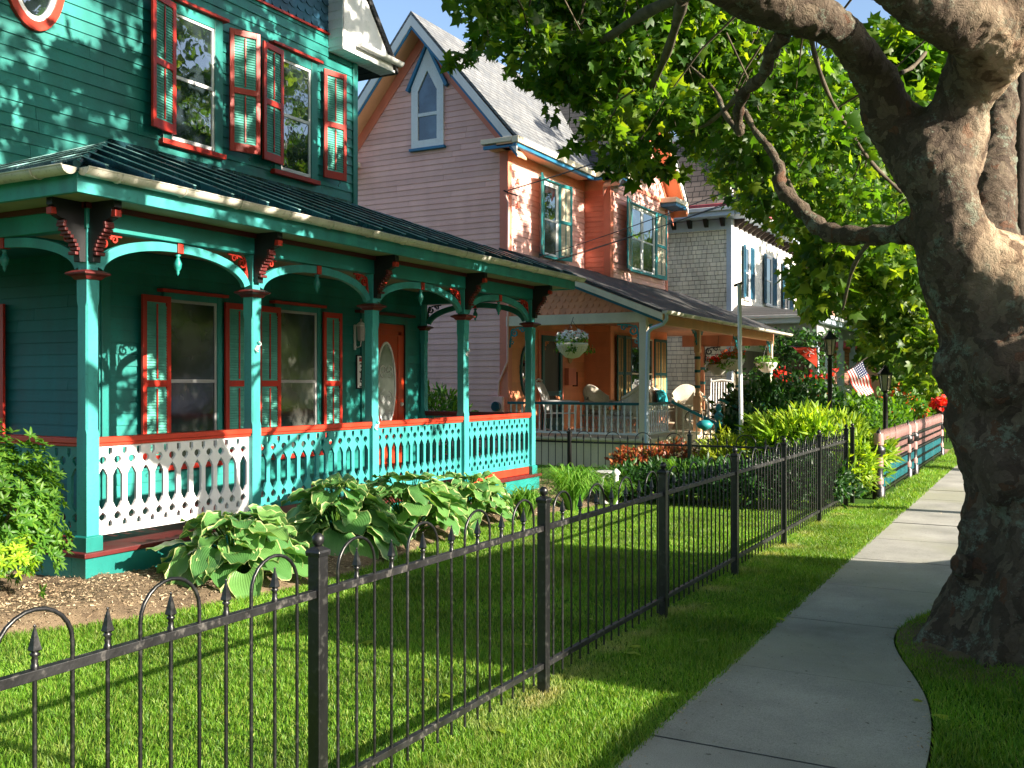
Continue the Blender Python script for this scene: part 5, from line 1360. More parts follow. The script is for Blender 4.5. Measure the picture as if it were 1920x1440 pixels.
# dead leaves
L_ = Leaves(); spots = [(1460, 1157), (1722, 1310), (1757, 1342), (1899, 1314), (1327, 1198), (1200, 1210), (1170, 1065), (990, 1208), (1105, 1160), (1330, 1130), (430, 1335), (560, 1180), (700, 1200), (795, 1275), (830, 1300), (845, 1225), (935, 1370), (145, 1000), (1080, 1090), (1190, 1225), (1295, 1055)]
P_ = []
for px, py in spots:
    d = F*1.58/(py-HOR); q = at(px, py, d); P_.append((q.x, q.y, .02 if q.x < SX0 or q.x > -.5 else .012))
P_ = np.array(P_); n = len(P_); dr = RNG.normal(size=(n, 3)); dr[:, 2] = 0
L_.add(*scatter(P_, dr, np.tile([.1, .1, 1.], (n, 1)), .05+.05*RNG.random(n), T_SYC))
tag(L_.build('fallen_leaves', 'leaf_yel'), 'pale fallen leaves scattered on lawn, verge and sidewalk', 'leaves', kind='stuff')
L_ = Leaves(); n = 1500; P_ = np.empty((n, 3)); P_[:, 1] = 2.6+14*RNG.random(n)**1.2
e_ = RNG.random(n); off = np.abs(RNG.normal(size=n))*.045
P_[:, 0] = np.where(e_ < .5, SX0+off, np.array([xr(y) for y in P_[:, 1]])-off); far_ = RNG.random(n) < .22
P_[far_, 0] = SX0+1.1*RNG.random(far_.sum()); P_[:, 2] = .006
dr = RNG.normal(size=(n, 3)); dr[:, 2] *= .1
L_.add(*scatter(P_, dr, RNG.normal(size=(n, 3))*.25+np.array([0, 0, 1]), .006+.014*RNG.random(n)**3, chipT))
tag(L_.build('walk_litter', 'chip'), 'crumbs of soil, bark and dry leaf along the sidewalk edges', 'litter', kind='stuff')
# soil ring round the trunk
V = []; nr_, na_ = 8, 40
for i in range(nr_+1):
    for k in range(na_):
        r_ = .3+.8*i/nr_; a = 2*pi*k/na_; x = .02+r_*cos(a)*.95; y = 6.85+r_*sin(a)*1.05
        V.append((max(x, xr(y)+.02), y, .055*(1-i/nr_)+.02*noise.noise(Vector((x*7, y*7, 1)))-.005))
o = MB(); o.add(V, [(i*na_+k, i*na_+(k+1) % na_, (i+1)*na_+(k+1) % na_, (i+1)*na_+k) for i in range(nr_) for k in range(na_)], True); st(o.build('tree_soil', 'soil'))

# ================================================================ iron fences
def fence_parts(parent, L_=1.81, zs=1.0):
    """one panel, built along +Y from the origin, rails, arches, pickets and spears"""
    z0, z1 = .115, .83; r = .0062; n = 16; p = L_/n
    fr = front(0)
    out = []
    out.append(MB().fbox(fr, .024, L_-.024, z1, z1+.028, -.014, .014).build('top_rail', 'ironrail', parent, .002))
    out.append(MB().fbox(fr, .024, L_-.024, z0, z0+.028, -.014, .014).build('bottom_rail', 'ironrail', parent, .002))
    for q in (1, 5, 9, 13):
        a, b = q*p, (q+2)*p; c = (a+b)/2; R = (b-a)/2; zt_ = z1+.075
        pts = [(0, a, .05), (0, a, zt_)]+[(0, c-R*cos(t), zt_+R*.95*sin(t)) for t in np.linspace(0, pi, 13)[1:-1]]+[(0, b, zt_), (0, b, .05)]
        out.append(MB().tube(pts, r, 8).build('hoop_picket', 'iron', parent))
    for q in range(2, 16, 2):
        y = q*p; m = MB()
        m.tube([(0, y, .05), (0, y, z1+.06)], r, 8)
        m.lathe((0, y, z1+.026), [(.0105, 0), (.0105, .012), (.008, .016), (.0095, .026), (.007, .032), (.0135, .040), (.008, .047)], 8)
        m.sqlathe((0, y, z1+.07), [(.004, 0), (.0125, .008), (.010, .02), (.0045, .052), (.0015, .066)])
        m.lathe((0, y, z1+.134), [(.001, 0), (.005, .004), (.001, .010)], 6)
        out.append(m.build('spear_picket', 'iron', parent))
    return out
def fence_post(parent, x, y, zt=1.0, zb=-.05, s=.026):
    P_ = MB().box(x-s, x+s, y-s, y+s, zb, zt-.02).build('post', 'iron', parent, .003)
    MB().sqlathe((x, y, 0), [(s+.005, zt-.022), (s+.007, zt-.008), (s+.005, zt), (s*.5, zt+.012)]).build('post_cap', 'iron', P_, .002)
    MB().lathe((x, y, zt+.010), [(.008, 0), (.013, .006), (.019, .012), (.0225, .024), (.021, .036), (.013, .046), (.003, .050)], 14).build('ball_finial', 'iron', P_)
FY = [-.82, .98, 2.79, 4.60, 6.42, 8.18, 9.93, 11.65, 13.38]
Fn = thing('iron_fence', 'long black iron fence with hoops and spear points, running beside the sidewalk', 'fence', (FX, FY[0], 0))
Fn2 = thing('iron_cross_fence', 'lower black iron fence with hoops crossing behind the garden, below the pink porch', 'fence', (FX, 13.6, 0))
proto = thing('proto', None, None)
parts = fence_parts(proto)
for i in range(len(FY)-1):
    for o in parts:
        c = o.copy(); COL.objects.link(c); c.parent = Fn; c.matrix_parent_inverse = PINV[Fn.name].copy()
        c.location = (FX, FY[i], 0); c.scale = (1, (FY[i+1]-FY[i])/1.81, 1)
for y in FY: fence_post(Fn, FX, y, 1.0)
fence_post(Fn, FX, 13.85, 1.0)
cx_ = [-2.34, -4.50, -6.40, -8.30]
for i in range(3):
    for o in parts:
        c = o.copy(); COL.objects.link(c); c.parent = Fn2; c.matrix_parent_inverse = PINV[Fn2.name].copy()
        c.location = (cx_[i], 13.62, -.14); c.rotation_euler = (0, 0, pi/2); c.scale = (1, (cx_[i]-cx_[i+1])/1.81, 1)
for x in cx_[1:]: fence_post(Fn2, x, 13.62, .86)
for o in parts: bpy.data.objects.remove(o)
bpy.data.objects.remove(proto)
# small gate with a diamond
T = thing('iron_gate', 'narrow low iron gate with a small black diamond beside the banded post', 'gate', (FX, 13.9, 0))
m = MB(); fr = front(-2.25)
for k in range(4): m.tube([fr.p(13.95+.09*k+.02, .05), fr.p(13.95+.09*k+.02, .52)], .007, 6)
m.fbox(fr, 13.9, 14.3, .10, .12, -.01, .01).fbox(fr, 13.9, 14.3, .48, .50, -.01, .01).build('gate_bars', 'iron', T)
MB().prism(fr, [[(14.08, .26), (14.14, .34), (14.08, .42), (14.02, .34)]], .008, .014).build('diamond', 'iron', T)
# striped garden fence
M['stpink'] = paint('painted_pink_band', (.44, .24, .22), .5, .1, .4)
M['stturq'] = paint('painted_turquoise_band', (.02, .22, .26), .5, .1, .4)
SXf = -2.06
Tf = thing('striped_fence', 'iron picket fence painted in pink, black and turquoise bands along the sidewalk', 'fence', (SXf, 14.4, 0))
fr = front(SXf)
def bandpost(y, h=.93, s=1.0):
    P_ = MB().lathe((SXf, y, 0), [(.085*s, -.05), (.085*s, .16), (.06*s, .18), (.055*s, .60), (.09*s, .63), (.09*s, .70), (.05*s, .73), (.065*s, .82), (.04*s, h-.03), (.03*s, h), (.0, h+.03)], 12).build('banded_post', 'iron', Tf)
    for z0_, z1_, r_ in ((.20, .30, .063), (.44, .58, .061), (.74, .90, .068)): MB().lathe((SXf, y, 0), [(r_*s, z0_), (r_*s*1.03, (z0_+z1_)/2), (r_*s*.9, z1_)], 12).build('painted_band', 'stpink', P_)
pA = 14.45; pB = yon(1702, SXf); pC = yon(1714, SXf); pD = yon(1764, SXf)
for y in (pA, pB, pC, pD): bandpost(y, s=.9 if y != pA else 1)
for a, b in ((pA+.1, pB-.08), (pB+.06, pC-.06), (pC+.08, pD-.08)):
    n = max(1, round((b-a)/1.9)); w = (b-a)/n
    for k in range(n):
        y0_, y1_ = a+k*w, a+(k+1)*w; m = MB(); tp, p1, p2, q1, q2 = MB(), MB(), MB(), MB(), MB(); y = y0_+.04
        while y < y1_-.02:
            m.fbox(fr, y-.009, y+.009, .04, .74, -.008, .008)
            tp.sqlathe((SXf, y, 0), [(.012, .74), (.018, .80), (.02, .84), (.006, .92), (.001, .94)])
            for mm, z0_, z1_ in ((p1, .60, .675), (p2, .48, .555), (q1, .29, .405), (q2, .12, .24)): mm.fbox(fr, y-.0115, y+.0115, z0_, z1_, -.0105, .0105)
            y += .062
        for mm, z_ in ((p1, .63), (p2, .51), (q1, .34), (q2, .18)): mm.fbox(fr, y0_+.03, y1_-.03, z_, z_+.012, -.004, .004)
        m.fbox(fr, y0_, y1_, .70, .73, -.014, .014).fbox(fr, y0_, y1_, .07, .09, -.014, .014).fbox(fr, y0_, y1_, .43, .45, -.013, .013)
        pn = m.build('picket_panel', 'iron', Tf)
        tp.build('painted_tips', 'stpink', pn); p1.build('pink_band', 'stpink', pn); p2.build('pink_band', 'stpink', pn); q1.build('turquoise_band', 'stturq', pn); q2.build('turquoise_band', 'stturq', pn)
        MB().tube([(SXf, y0_, 0), (SXf, y0_, .98)], .013, 6).build('stay', 'iron', Tf)
Tq = thing('iron_yard_fence', 'black iron hooped fence standing across the lawn beyond the striped fence', 'fence', (-2, 29, 0))
m = MB()
for k in range(26): m.tube([(-2.4+.1*k*.8, 29, 0), (-2.4+.1*k*.8, 29, .95)], .012, 5)
m.box(-2.5, -.45, 28.985, 29.015, .78, .81).box(-2.5, -.45, 28.985, 29.015, .12, .15).build('pickets', 'iron', Tq)
for x in (-2.5, -.45): MB().box(x-.04, x+.04, 28.96, 29.04, 0, 1.05).build('post', 'iron', Tq)
Tq = thing('blue_picket_fence', 'distant pale blue picket fence in front of the pale blue house', 'fence', (-5, 62, 0))
for k in range(50): MB().box(-9+.16*k, -8.91+.16*k, 62, 62.03, .1, 1.1).build('picket', 'lav', Tq)
MB().box(-9, -1, 62.031, 62.07, .85, .93).build('rail', 'lav', Tq); MB().box(-9, -1, 62.031, 62.07, .25, .33).build('rail', 'lav', Tq)

# ================================================================ street lamps, poles, wires, flags
def lamp(px, pyt, d, h, label):
    t = at(px, pyt, d); x, y, zt = t; T = thing('lamp_post', label, 'lamp post', (x, y, 0), 'black garden lamp posts')
    MB().lathe((x, y, 0), [(.09, 0), (.09, .12), (.05, .2), (.045, zt-.62), (.06, zt-.60), (.03, zt-.55), (.05, zt-.52), (.10, zt-.50)], 12).build('pole', 'iron', T)
    MB().lathe((x, y, 0), [(.07, zt-.50), (.115, zt-.19)], 6, False).build('lantern_glass', M['lampglass'], T)
    m = MB()
    for k in range(6):
        a = 2*pi*k/6; m.tube([(x+.072*cos(a), y+.072*sin(a), zt-.5), (x+.118*cos(a), y+.118*sin(a), zt-.19)], .010, 4)
    m.build('lantern_frame', 'iron', T)
    MB().lathe((x, y, 0), [(.15, zt-.20), (.155, zt-.18), (.06, zt-.08), (.04, zt-.06), (.045, zt-.04), (.012, zt-.02), (.0, zt)], 6, False).build('lantern_roof', 'iron', T)
m_, nt, out = new_mat('lamp_glass'); bs = N(nt, 'ShaderNodeBsdfPrincipled'); bs.inputs['Base Color'].default_value = (.62, .55, .38, 1); bs.inputs['Roughness'].default_value = .15; bs.inputs['Transmission Weight'].default_value = .35
nt.links.new(bs.outputs[0], out.inputs[0]); M['lampglass'] = m_
lamp(1556, 618, 19.5, 2, 'tall black lamp post with glass lantern standing behind the lime green hedge')
lamp(1660, 683, 18.5, 2, 'black lamp post with amber glass lantern just behind the striped fence, right of the flag')
lamp(1761, 705, 30, 2, 'distant black lamp post near the far end of the striped fence')
T = thing('flagpole', 'slim white pole with a dark bracket on top, in front of the pink porch', 'pole', (-4.1, 15, 0))
b_ = at(1391, 850, 15.2); t_ = at(1386, 533, 15.2); b_.z = 0
MB().tube([b_, t_], .032, 10).build('pole', 'white', T); MB().tube([t_+Vector((-.08, 0, -.02)), t_+Vector((.05, 0, .02))], .022, 8).build('bracket', 'wood', T)
ux, uy = -.30, 13.35
T = thing('utility_pole', 'dark wooden utility pole with cables, seen at the right edge behind the big tree', 'utility pole', (ux, uy, 0))
MB().tube([(ux, uy, -.1), (ux, uy, 4), (ux+.03, uy, 9.5)], [.13, .12, .10], 14).build('pole', 'wood', T)
MB().tube([(ux-.14, uy-.05, 0), (ux-.14, uy-.05, 6.6)], .022, 6).build('conduit', 'iron', T)
MB().tube([(ux-.16, uy-.1, 3.9), (ux-.24, uy-.15, 4.2), (ux-.16, uy-.1, 4.5)], .012, 6).build('cable_loop', 'iron', T)
def wire(a, b, sag, label, r=.008):
    a, b = Vector(a), Vector(b); T = thing('overhead_wire', label, 'wire', a, 'service wires to the pink house')
    MB().tube([a.lerp(b, t)+Vector((0, 0, -4*sag*t*(1-t))) for t in np.linspace(0, 1, 20)], r, 5, smooth=True).build('cable', 'iron', T)
wire((HX+.03, Y0, zon(357, HX, Y0)), (ux, uy, 6.4), .18, 'thick dark service wire running up from the corner of the pink house', .013)
z_ = zon(485, HX, Y0+.6)
wire((HX+.03, Y0+.9, z_), (ux, uy, 5.35), .12, 'upper of three thin wires crossing the front of the pink house')
wire((HX+.03, Y0+1.2, z_-.10), (ux, uy, 5.2), .14, 'middle of three thin wires crossing the front of the pink house')
wire((HX+.03, Y0+.6, z_-.22), (ux, uy, 5.05), .10, 'lowest of three thin wires crossing the front of the pink house')
T = thing('wire_insulators', 'metal hook and rusty insulators at the upper corner of the pink house', 'fitting', (HX, Y0, 4.7))
MB().tube([(HX-.06, Y0-.03, zon(357, HX, Y0)), (HX+.05, Y0-.03, zon(357, HX, Y0)-.06), (HX+.18, Y0+.1, zon(362, HX, Y0)-.05)], .016, 6).build('hook_rod', 'iron', T)
for k in range(2): MB().lathe((HX+.06, Y0+.35, zon(335+k*45, HX, Y0)), [(.0, -.06), (.035, -.05), (.02, 0), (.035, .05), (0, .06)], 10).build('insulator', 'salmon', T)
# flags
def cloth(c00, c10, c11, c01, name, strip, parent, nu=30, wave=.05, mat='white', u0=0, u1=1, v0=0, v1=1, off=0):
    c00, c10, c11, c01 = [Vector(c) for c in (c00, c10, c11, c01)]
    nn = (c10-c00).cross(c01-c00).normalized(); vs = []; nv = 6
    for i in range(nu+1):
        for j in range(nv+1):
            u = u0+(u1-u0)*i/nu; v = v0+(v1-v0)*j/nv
            p = c00.lerp(c10, u).lerp(c01.lerp(c11, u), v)
            vs.append(p+nn*(wave*sin(u*9+v*4)*(.25+u)+off)+Vector((0, 0, -.03*sin(v*pi)*(1-u))))
    m = MB(); m.add(vs, [(i*(nv+1)+j, (i+1)*(nv+1)+j, (i+1)*(nv+1)+j+1, i*(nv+1)+j+1) for i in range(nu) for j in range(nv)], True)
    return m.build(name, mat, parent)
dF = 26.0
c00, c01 = at(1617, 676, dF), at(1587, 697, dF); c10, c11 = at(1640, 735, dF), at(1610, 747, dF)
T = thing('american_flag', 'american flag with stars and stripes hanging from an angled staff, left of the amber lamp', 'flag', c00)
for k in range(13):
    cloth(c00, c10, c11, c01, 'stripe', None, T, wave=.07, mat='red' if k % 2 == 0 else 'white', v0=k/13, v1=(k+1)/13)
M['canton'] = paint('flag_blue', (.012, .02, .10), .8)
can = cloth(c00, c10, c11, c01, 'canton', None, T, wave=.07, mat='canton', u1=.42, v1=7/13, off=-.006)
can2 = cloth(c00, c10, c11, c01, 'canton', None, T, wave=.07, mat='canton', u1=.42, v1=7/13, off=.006)
nn = (c10-c00).cross(c01-c00).normalized(); m = MB()
for i in range(6):
    for j in range(5):
        u = .035+.07*i; v = .05+.105*j; p = c00.lerp(c10, u).lerp(c01.lerp(c11, u), v)
        for sg in (1, -1):
            q = p+nn*(.07*sin(u*9+v*4)*(.25+u)+.010*sg)+Vector((0, 0, -.03*sin(v*pi)*(1-u)))
            a1 = (c10-c00).normalized(); a2 = nn.cross(a1)
            st_ = [q+(a1*cos(w)+a2*sin(w))*(.022 if k % 2 else .009) for k, w in enumerate(np.linspace(0, 2*pi, 10, endpoint=False))]
            m.add(st_, [tuple(range(10))])
m.build('stars', 'white', T)
MB().tube([c01+(c01-c00)*.55, c00+(c00-c01)*.9], .015, 6).build('staff', 'wood', T)
a, b, c = at(1484, 650, 24.5), at(1531, 652, 24.5), at(1532, 689, 24.5)
T = thing('red_banner', 'bright red triangular banner on a horizontal staff beyond the last column of the pink porch', 'flag', a)
m = MB(); vs = []; n = 12
nn = (b-a).cross(c-a).normalized()
for i in range(n+1):
    for j in range(n+1):
        u, v = i/n, j/n; p = a.lerp(b, u)+(c-b)*v*u; vs.append(p+nn*.04*sin(u*8+v*5))
m.add(vs, [(i*(n+1)+j, (i+1)*(n+1)+j, (i+1)*(n+1)+j+1, i*(n+1)+j+1) for i in range(n) for j in range(n)], True); m.build('banner_cloth', 'redlt', T)
m = MB()
for (u, v, r_) in ((.55, .3, .07), (.8, .5, .08), (.8, .2, .05)):
    for sg in (1, -1):
        p = a.lerp(b, u)+(c-b)*v*u+nn*(.04*sin(u*8+v*5)+.006*sg)
        m.tube([p+(b-a).normalized()*r_*cos(w)*(1-w/14)+Vector((0, 0, 1))*r_*sin(w)*.7 for w in np.linspace(0, 5.5, 14)], .007, 4)
m.build('curled_motif', 'white', T)
MB().tube([a+(a-b)*.1, b+(b-a)*.05], .014, 6).build('staff', 'black', T)

# ================================================================ the big plane tree
TR = thing('plane_tree', 'huge gnarled plane tree with a swollen mottled trunk leaning over the sidewalk', 'tree', (.02, 6.85, 0))
def chain(rows):
    pts = [at(px, py, d) for px, py, d, hw in rows]; rs = [hw*d/F/1.1 for px, py, d, hw in rows]
    # resample smoothly
    P, R = [], []
    n = len(pts)
    for i in range(n-1):
        p0, p1, p2, p3 = pts[max(i-1, 0)], pts[i], pts[i+1], pts[min(i+2, n-1)]
        for k in range(5):
            t = k/5
            P.append(.5*((2*p1)+(p2-p0)*t+(2*p0-5*p1+4*p2-p3)*t*t+(3*p1-p0-3*p2+p3)*t**3)); R.append(rs[i]*(1-t)+rs[i+1]*t)
    P.append(pts[-1]); R.append(rs[-1]); return P, R
m = MB()
stems = [
 [(1990, 1330, 6.12, 215), (1978, 1215, 6.1, 200), (1965, 1120, 6.1, 178), (1958, 1020, 6.1, 160), (1956, 930, 6.1, 150), (1950, 850, 6.1, 158), (1942, 780, 6.1, 163), (1922, 690, 6.1, 158), (1893, 600, 6.15, 146), (1838, 530, 6.15, 118), (1788, 460, 6.1, 76), (1772, 380, 6.1, 66), (1756, 310, 6.15, 82), (1742, 262, 6.25, 82)],
 [(1760, 330, 6.25, 75), (1705, 262, 6.3, 58), (1660, 205, 6.25, 47), (1640, 150, 6.15, 43), (1608, 100, 6.05, 43), (1560, 55, 5.95, 45), (1490, 18, 5.85, 50), (1400, -18, 5.8, 52), (1280, -75, 5.7, 48), (1120, -150, 5.8, 42), (950, -210, 6.2, 34), (780, -260, 6.8, 24)],
 [(1775, 330, 6.2, 80), (1785, 260, 6.15, 74), (1808, 190, 6.05, 62), (1838, 130, 5.9, 66), (1870, 60, 5.7, 85), (1915, -20, 5.6, 88), (1985, -140, 5.6, 80), (2060, -300, 5.8, 70)],
 [(1890, 70, 5.7, 70), (1800, 35, 5.5, 68), (1715, -15, 5.35, 60), (1620, -75, 5.2, 52), (1480, -180, 5.0, 46), (1280, -300, 5.0, 40)],
 [(1950, 640, 6.7, 95), (1890, 540, 6.75, 82), (1853, 460, 6.85, 66), (1852, 380, 7.0, 54), (1862, 300, 7.2, 40), (1873, 210, 7.4, 34), (1890, 60, 7.7, 32), (1930, -120, 8.2, 34)],
 [(1790, 470, 6.2, 60), (1735, 436, 6.25, 38), (1690, 430, 6.4, 30)],
]
for rws in stems:
    P_, R_ = chain(rws); m.tube(P_, R_, 20)
# swellings on the trunk
for (px, py, d, r_) in ((1810, 790, 6.15, .15), (1805, 690, 6.15, .17), (1830, 470, 6.35, .15), (1812, 985, 6.05, .07), (1800, 1060, 5.95, .08), (1880, 900, 5.82, .17), (1880, 700, 5.82, .19), (1845, 830, 5.97, .16)):
    c = at(px, py, d); m.lathe(c, [(.01, -r_*1.2), (r_*.6, -r_), (r_, -r_*.3), (r_, r_*.3), (r_*.6, r_), (.01, r_*1.2)], 14)
# root flares
c0 = at(1965, 1130, 6.1); 
m.lathe((.04, 6.86, 0), [(.44, .95), (.47, .7), (.52, .45), (.60, .25), (.70, .08), (.80, -.08), (.80, -.12)], 28)
for a, ln, r_ in ((-2.7, .74, .11), (-3.4, .64, .10), (-2.0, .74, .12), (-1.35, .74, .11), (-.6, .78, .11), (.3, .7, .12), (1.2, .7, .12), (2.2, .6, .10)):
    m.tube([(.04+.30*cos(a), 6.86+.30*sin(a), 1.0), (.04+.42*cos(a), 6.86+.42*sin(a), .55), (.04+.58*cos(a), 6.86+.58*sin(a), .20), (.04+(ln+.10)*cos(a), 6.86+(ln+.10)*sin(a), -.08)], [r_*.9, r_*1.1, r_, r_*.6], 12)
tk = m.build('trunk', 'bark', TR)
for p in tk.data.polygons: p.use_smooth = True
r1 = tk.modifiers.new('remesh', 'REMESH'); r1.mode = 'VOXEL'; r1.voxel_size = .021; r1.use_smooth_shade = True
s1 = tk.modifiers.new('smooth', 'SMOOTH'); s1.iterations = 34; s1.factor = .6
for nm, sz, stg in (('swell', .5, .10), ('lump', .17, .035), ('flake', .04, .030)):
    tx = bpy.data.textures.new(nm, 'CLOUDS'); tx.noise_scale = sz; tx.noise_depth = 3
    dm = tk.modifiers.new(nm, 'DISPLACE'); dm.texture = tx; dm.strength = stg; dm.mid_level = .5
BR = [
 [(1700, 436, 6.35, 27), (1640, 441, 6.6, 24), (1575, 440, 6.8, 24), (1535, 425, 7, 22), (1497, 387, 7.1, 18), (1462, 350, 7.2, 17), (1463, 318, 7.3, 13), (1440, 275, 7.4, 10), (1412, 240, 7.5, 8), (1380, 170, 7.8, 5)],
 [(1470, 65, 5.9, 20), (1445, 100, 6.1, 17), (1432, 140, 6.4, 15), (1395, 175, 6.7, 15), (1384, 215, 6.9, 13), (1388, 250, 7.0, 12)],
 [(1388, 250, 7.0, 9), (1360, 215, 7.3, 7), (1340, 170, 7.6, 5), (1290, 120, 8.2, 3)],
 [(1688, 137, 6.1, 5), (1712, 125, 6.3, 5), (1736, 98, 6.4, 5)],
 [(1520, 60, 5.9, 8), (1530, 110, 6.6, 6), (1560, 190, 7.6, 5), (1630, 300, 8.6, 5), (1690, 360, 9, 5)],
 [(1300, -20, 5.8, 20), (1200, 30, 7, 13), (1120, 80, 8.3, 9), (1040, 100, 9.6, 6), (950, 90, 10.5, 4), (860, 110, 11.2, 2)],
 [(1280, 0, 6, 16), (1250, 100, 7.4, 10), (1210, 190, 8.6, 7), (1180, 270, 9.6, 4)],
 [(1200, 30, 7, 8), (1150, 60, 8.2, 6), (1105, 75, 9.2, 4), (1095, 170, 10, 3)],
 [(1385, 180, 6.8, 7), (1330, 230, 8, 5), (1290, 250, 9, 3)],
 [(1500, 390, 7.1, 8), (1470, 330, 8.4, 5), (1420, 300, 9.5, 3)],
 [(1640, 441, 6.6, 8), (1600, 500, 8, 5), (1580, 580, 9.5, 3)],
]
for k, rws in enumerate(BR):
    P_, R_ = chain(rws); R_ = [max(.005, r_*.82*(1+.18*sin(i*1.7)+.1*sin(i*3.1))) for i, r_ in enumerate(R_)]
    b_ = MB().tube(P_, R_, 10).build('branch', 'bark' if k < 3 else 'twig', TR)

def inpoly(x, y, P):
    c = False; j = len(P)-1
    for i in range(len(P)):
        if (P[i][1] > y) != (P[j][1] > y) and x < (P[j][0]-P[i][0])*(y-P[i][1])/(P[j][1]-P[i][1])+P[i][0]: c = not c
        j = i
    return c
def polyfill(L_, tw, poly, n, dfun, r, nl, size, tmpl=T_SYC, hubs=None, **kw):
    xs = [p[0] for p in poly]; ys = [p[1] for p in poly]; k = 0; tries = 0
    while k < n and tries < n*60:
        tries += 1
        x, y = random.uniform(min(xs), max(xs)), random.uniform(min(ys), max(ys))
        if not inpoly(x, y, poly): continue
        d = dfun(); c = at(x, y, d); rr = r*random.uniform(.6, 1.25)
        L_.clump(c, rr, int(nl*random.uniform(.6, 1.3)), size, tmpl, **kw); k += 1
        if tw is not None:
            e = c+Vector((random.uniform(-.2, .4), random.uniform(-.5, .1), random.uniform(.1, .5)))*1.6*rr/.35
            q = c-(e-c).normalized()*rr*.7+Vector((0, 0, -.1))
            tw.tube([e, c.lerp(e, .5)+Vector((0, 0, .06)), c, q], [.010, .008, .005, .002], 4)
L_ = Leaves(); tw = MB()
A = [(905, -60), (1340, -60), (1440, 70), (1530, 120), (1600, 190), (1630, 260), (1690, 420), (1560, 400), (1470, 340), (1400, 300), (1340, 250), (1290, 215), (1262, 285), (1215, 290), (1190, 315), (1150, 275), (1095, 250), (1070, 190), (1020, 135), (985, 105), (930, 92), (912, 40)]
polyfill(L_, tw, A, 185, lambda: random.uniform(7.8, 11.5), .33, 98, .088)
core = [(1010, -40), (1340, -40), (1420, 80), (1380, 200), (1280, 180), (1200, 200), (1120, 170), (1060, 100)]
polyfill(L_, tw, core, 105, lambda: random.uniform(8.5, 12.5), .35, 112, .088)
for px, py, d, r_, n in ((868, 112, 9.2, .12, 16), (850, 118, 9.2, .07, 7), (893, 95, 9.3, .16, 22), (915, 70, 9.3, .18, 30), (925, 25, 9.2, .14, 18), (905, 60, 9.4, .08, 8), (1150, 318, 9.6, .15, 28), (1232, 310, 9.5, .16, 30), (1255, 325, 9.5, .06, 6), (1300, 270, 9.5, .18, 30), (1200, 322, 9.6, .16, 26), (1085, 270, 9.5, .14, 22), (826, 4, 7.5, .05, 3), (1285, 330, 9.6, .05, 5), (1000, 150, 9.5, .12, 18)):
    L_.clump(at(px, py, d), r_, int(n*1.3), .098)
Bp = [(1300, 180), (1420, 120), (1600, 200), (1700, 430), (1690, 460), (1500, 420), (1430, 360), (1370, 300), (1310, 250)]
polyfill(L_, tw, Bp, 175, lambda: random.uniform(11.5, 16), .42, 70, .115)
Cp = [(1650, 60), (1700, 60), (1760, 110), (1755, 170), (1700, 205), (1690, 130)]
polyfill(L_, None, Cp, 60, lambda: random.uniform(10, 14), .4, 50, .13)
# crown overhead and over the street, outside the picture, that shades and dapples the teal house
def crown_block(L_, n, X, Y, Z, wfun, r, nl, size):
    k = t = 0
    while k < n and t < n*80:
        t += 1; x, y, z = random.uniform(*X), random.uniform(*Y), random.uniform(*Z)
        d = -SY*x+CY*y; rr_ = CY*x+SY*y
        if d > 0 and abs(rr_) < .6*d+.8 and z-EYE < .40*d+.8 and z > EYE: continue
        w = z-.412*(x+8.5)
        if random.random() > wfun(y, w): continue
        L_.clump((x, y, z), r*random.uniform(.6, 1.3), nl, size, T_SYC); k += 1
def wf(y, w):
    y = y+.03*0
    if y < 6.9: return .42 if w > 1.95 else 0
    if w < 1.0: return 0
    if w < 2.4: return .03
    return .42 if w < 7 else .4
crown_block(L_, 300, (-5.5, 5.5), (1.0, 13.6), (4.4, 12.0), wf, .50, 34, .19)
def shade_canopy(y, w): return 1 if w > 4.6 else 0
for _k in range(1350):  # unseen leaf layer added overhead to cut sky light on the foreground
    x, y, w = random.uniform(-2.5 if _k % 3 else -6, 9), random.uniform(-13, 11 if _k % 3 else -2), random.uniform(7.6, 10.5)
    z = w+.412*(x+8.5)
    if -SY*x+CY*y > 0 and z-EYE < .40*(-SY*x+CY*y)+.9: continue
    L_.clump((x, y, z), .85, 42, .30)
L_.build('crown', 'leaf', TR)
tw.build('twigs', 'twig', TR)

# ================================================================ other street trees
def street_tree(x, y, label, polys, size, nblock=0, hgt=9, blockY=None, wfun=None, mat='leaf_far', crownball=None, r0=.32):
    T = thing('street_tree', label, 'tree', (x, y, 0), 'street trees farther along the kerb')
    m = MB(); m.tube([(x, y, -.1), (x, y, .4), (x-.05, y, 2.2), (x-.1, y+.05, 3.8)], [r0*1.5, r0, r0*.85, r0*.8], 14)
    for k in range(7):
        a = k*2*pi/7+random.random()*.6; ln = random.uniform(2.2, 3.6); h = random.uniform(1.5, 4)
        m.tube([(x-.1, y+.05, 3.5+.1*k), (x-.1+cos(a)*ln*.4, y+sin(a)*ln*.4, 3.9+h*.45), (x-.1+cos(a)*ln*.8, y+sin(a)*ln*.8, 3.9+h*.8), (x+cos(a)*ln*1.2, y+sin(a)*ln*1.2, 3.9+h)], [r0*.42, r0*.3, r0*.16, .02], 8)
    m.build('trunk', 'bark', T)
    L_ = Leaves()
    for poly, n, dr, r, nl in polys: polyfill(L_, None, poly, int(n*1.5), lambda: random.uniform(*dr), r, nl, size)
    if nblock: crown_block(L_, nblock, (x-3.8, x+4), blockY, (4.5, hgt), wfun, .55, 30, .20)
    if crownball:
        n, rx, rz, cz = crownball
        for k in range(n):
            g_ = RNG.normal(size=3); g_ /= np.linalg.norm(g_); q = random.random()**.4
            c = (x+g_[0]*rx*q, y+g_[1]*rx*q, cz+g_[2]*rz*q); L_.clump(c, .8, 40, size*1.6)
    L_.build('crown', mat, T)
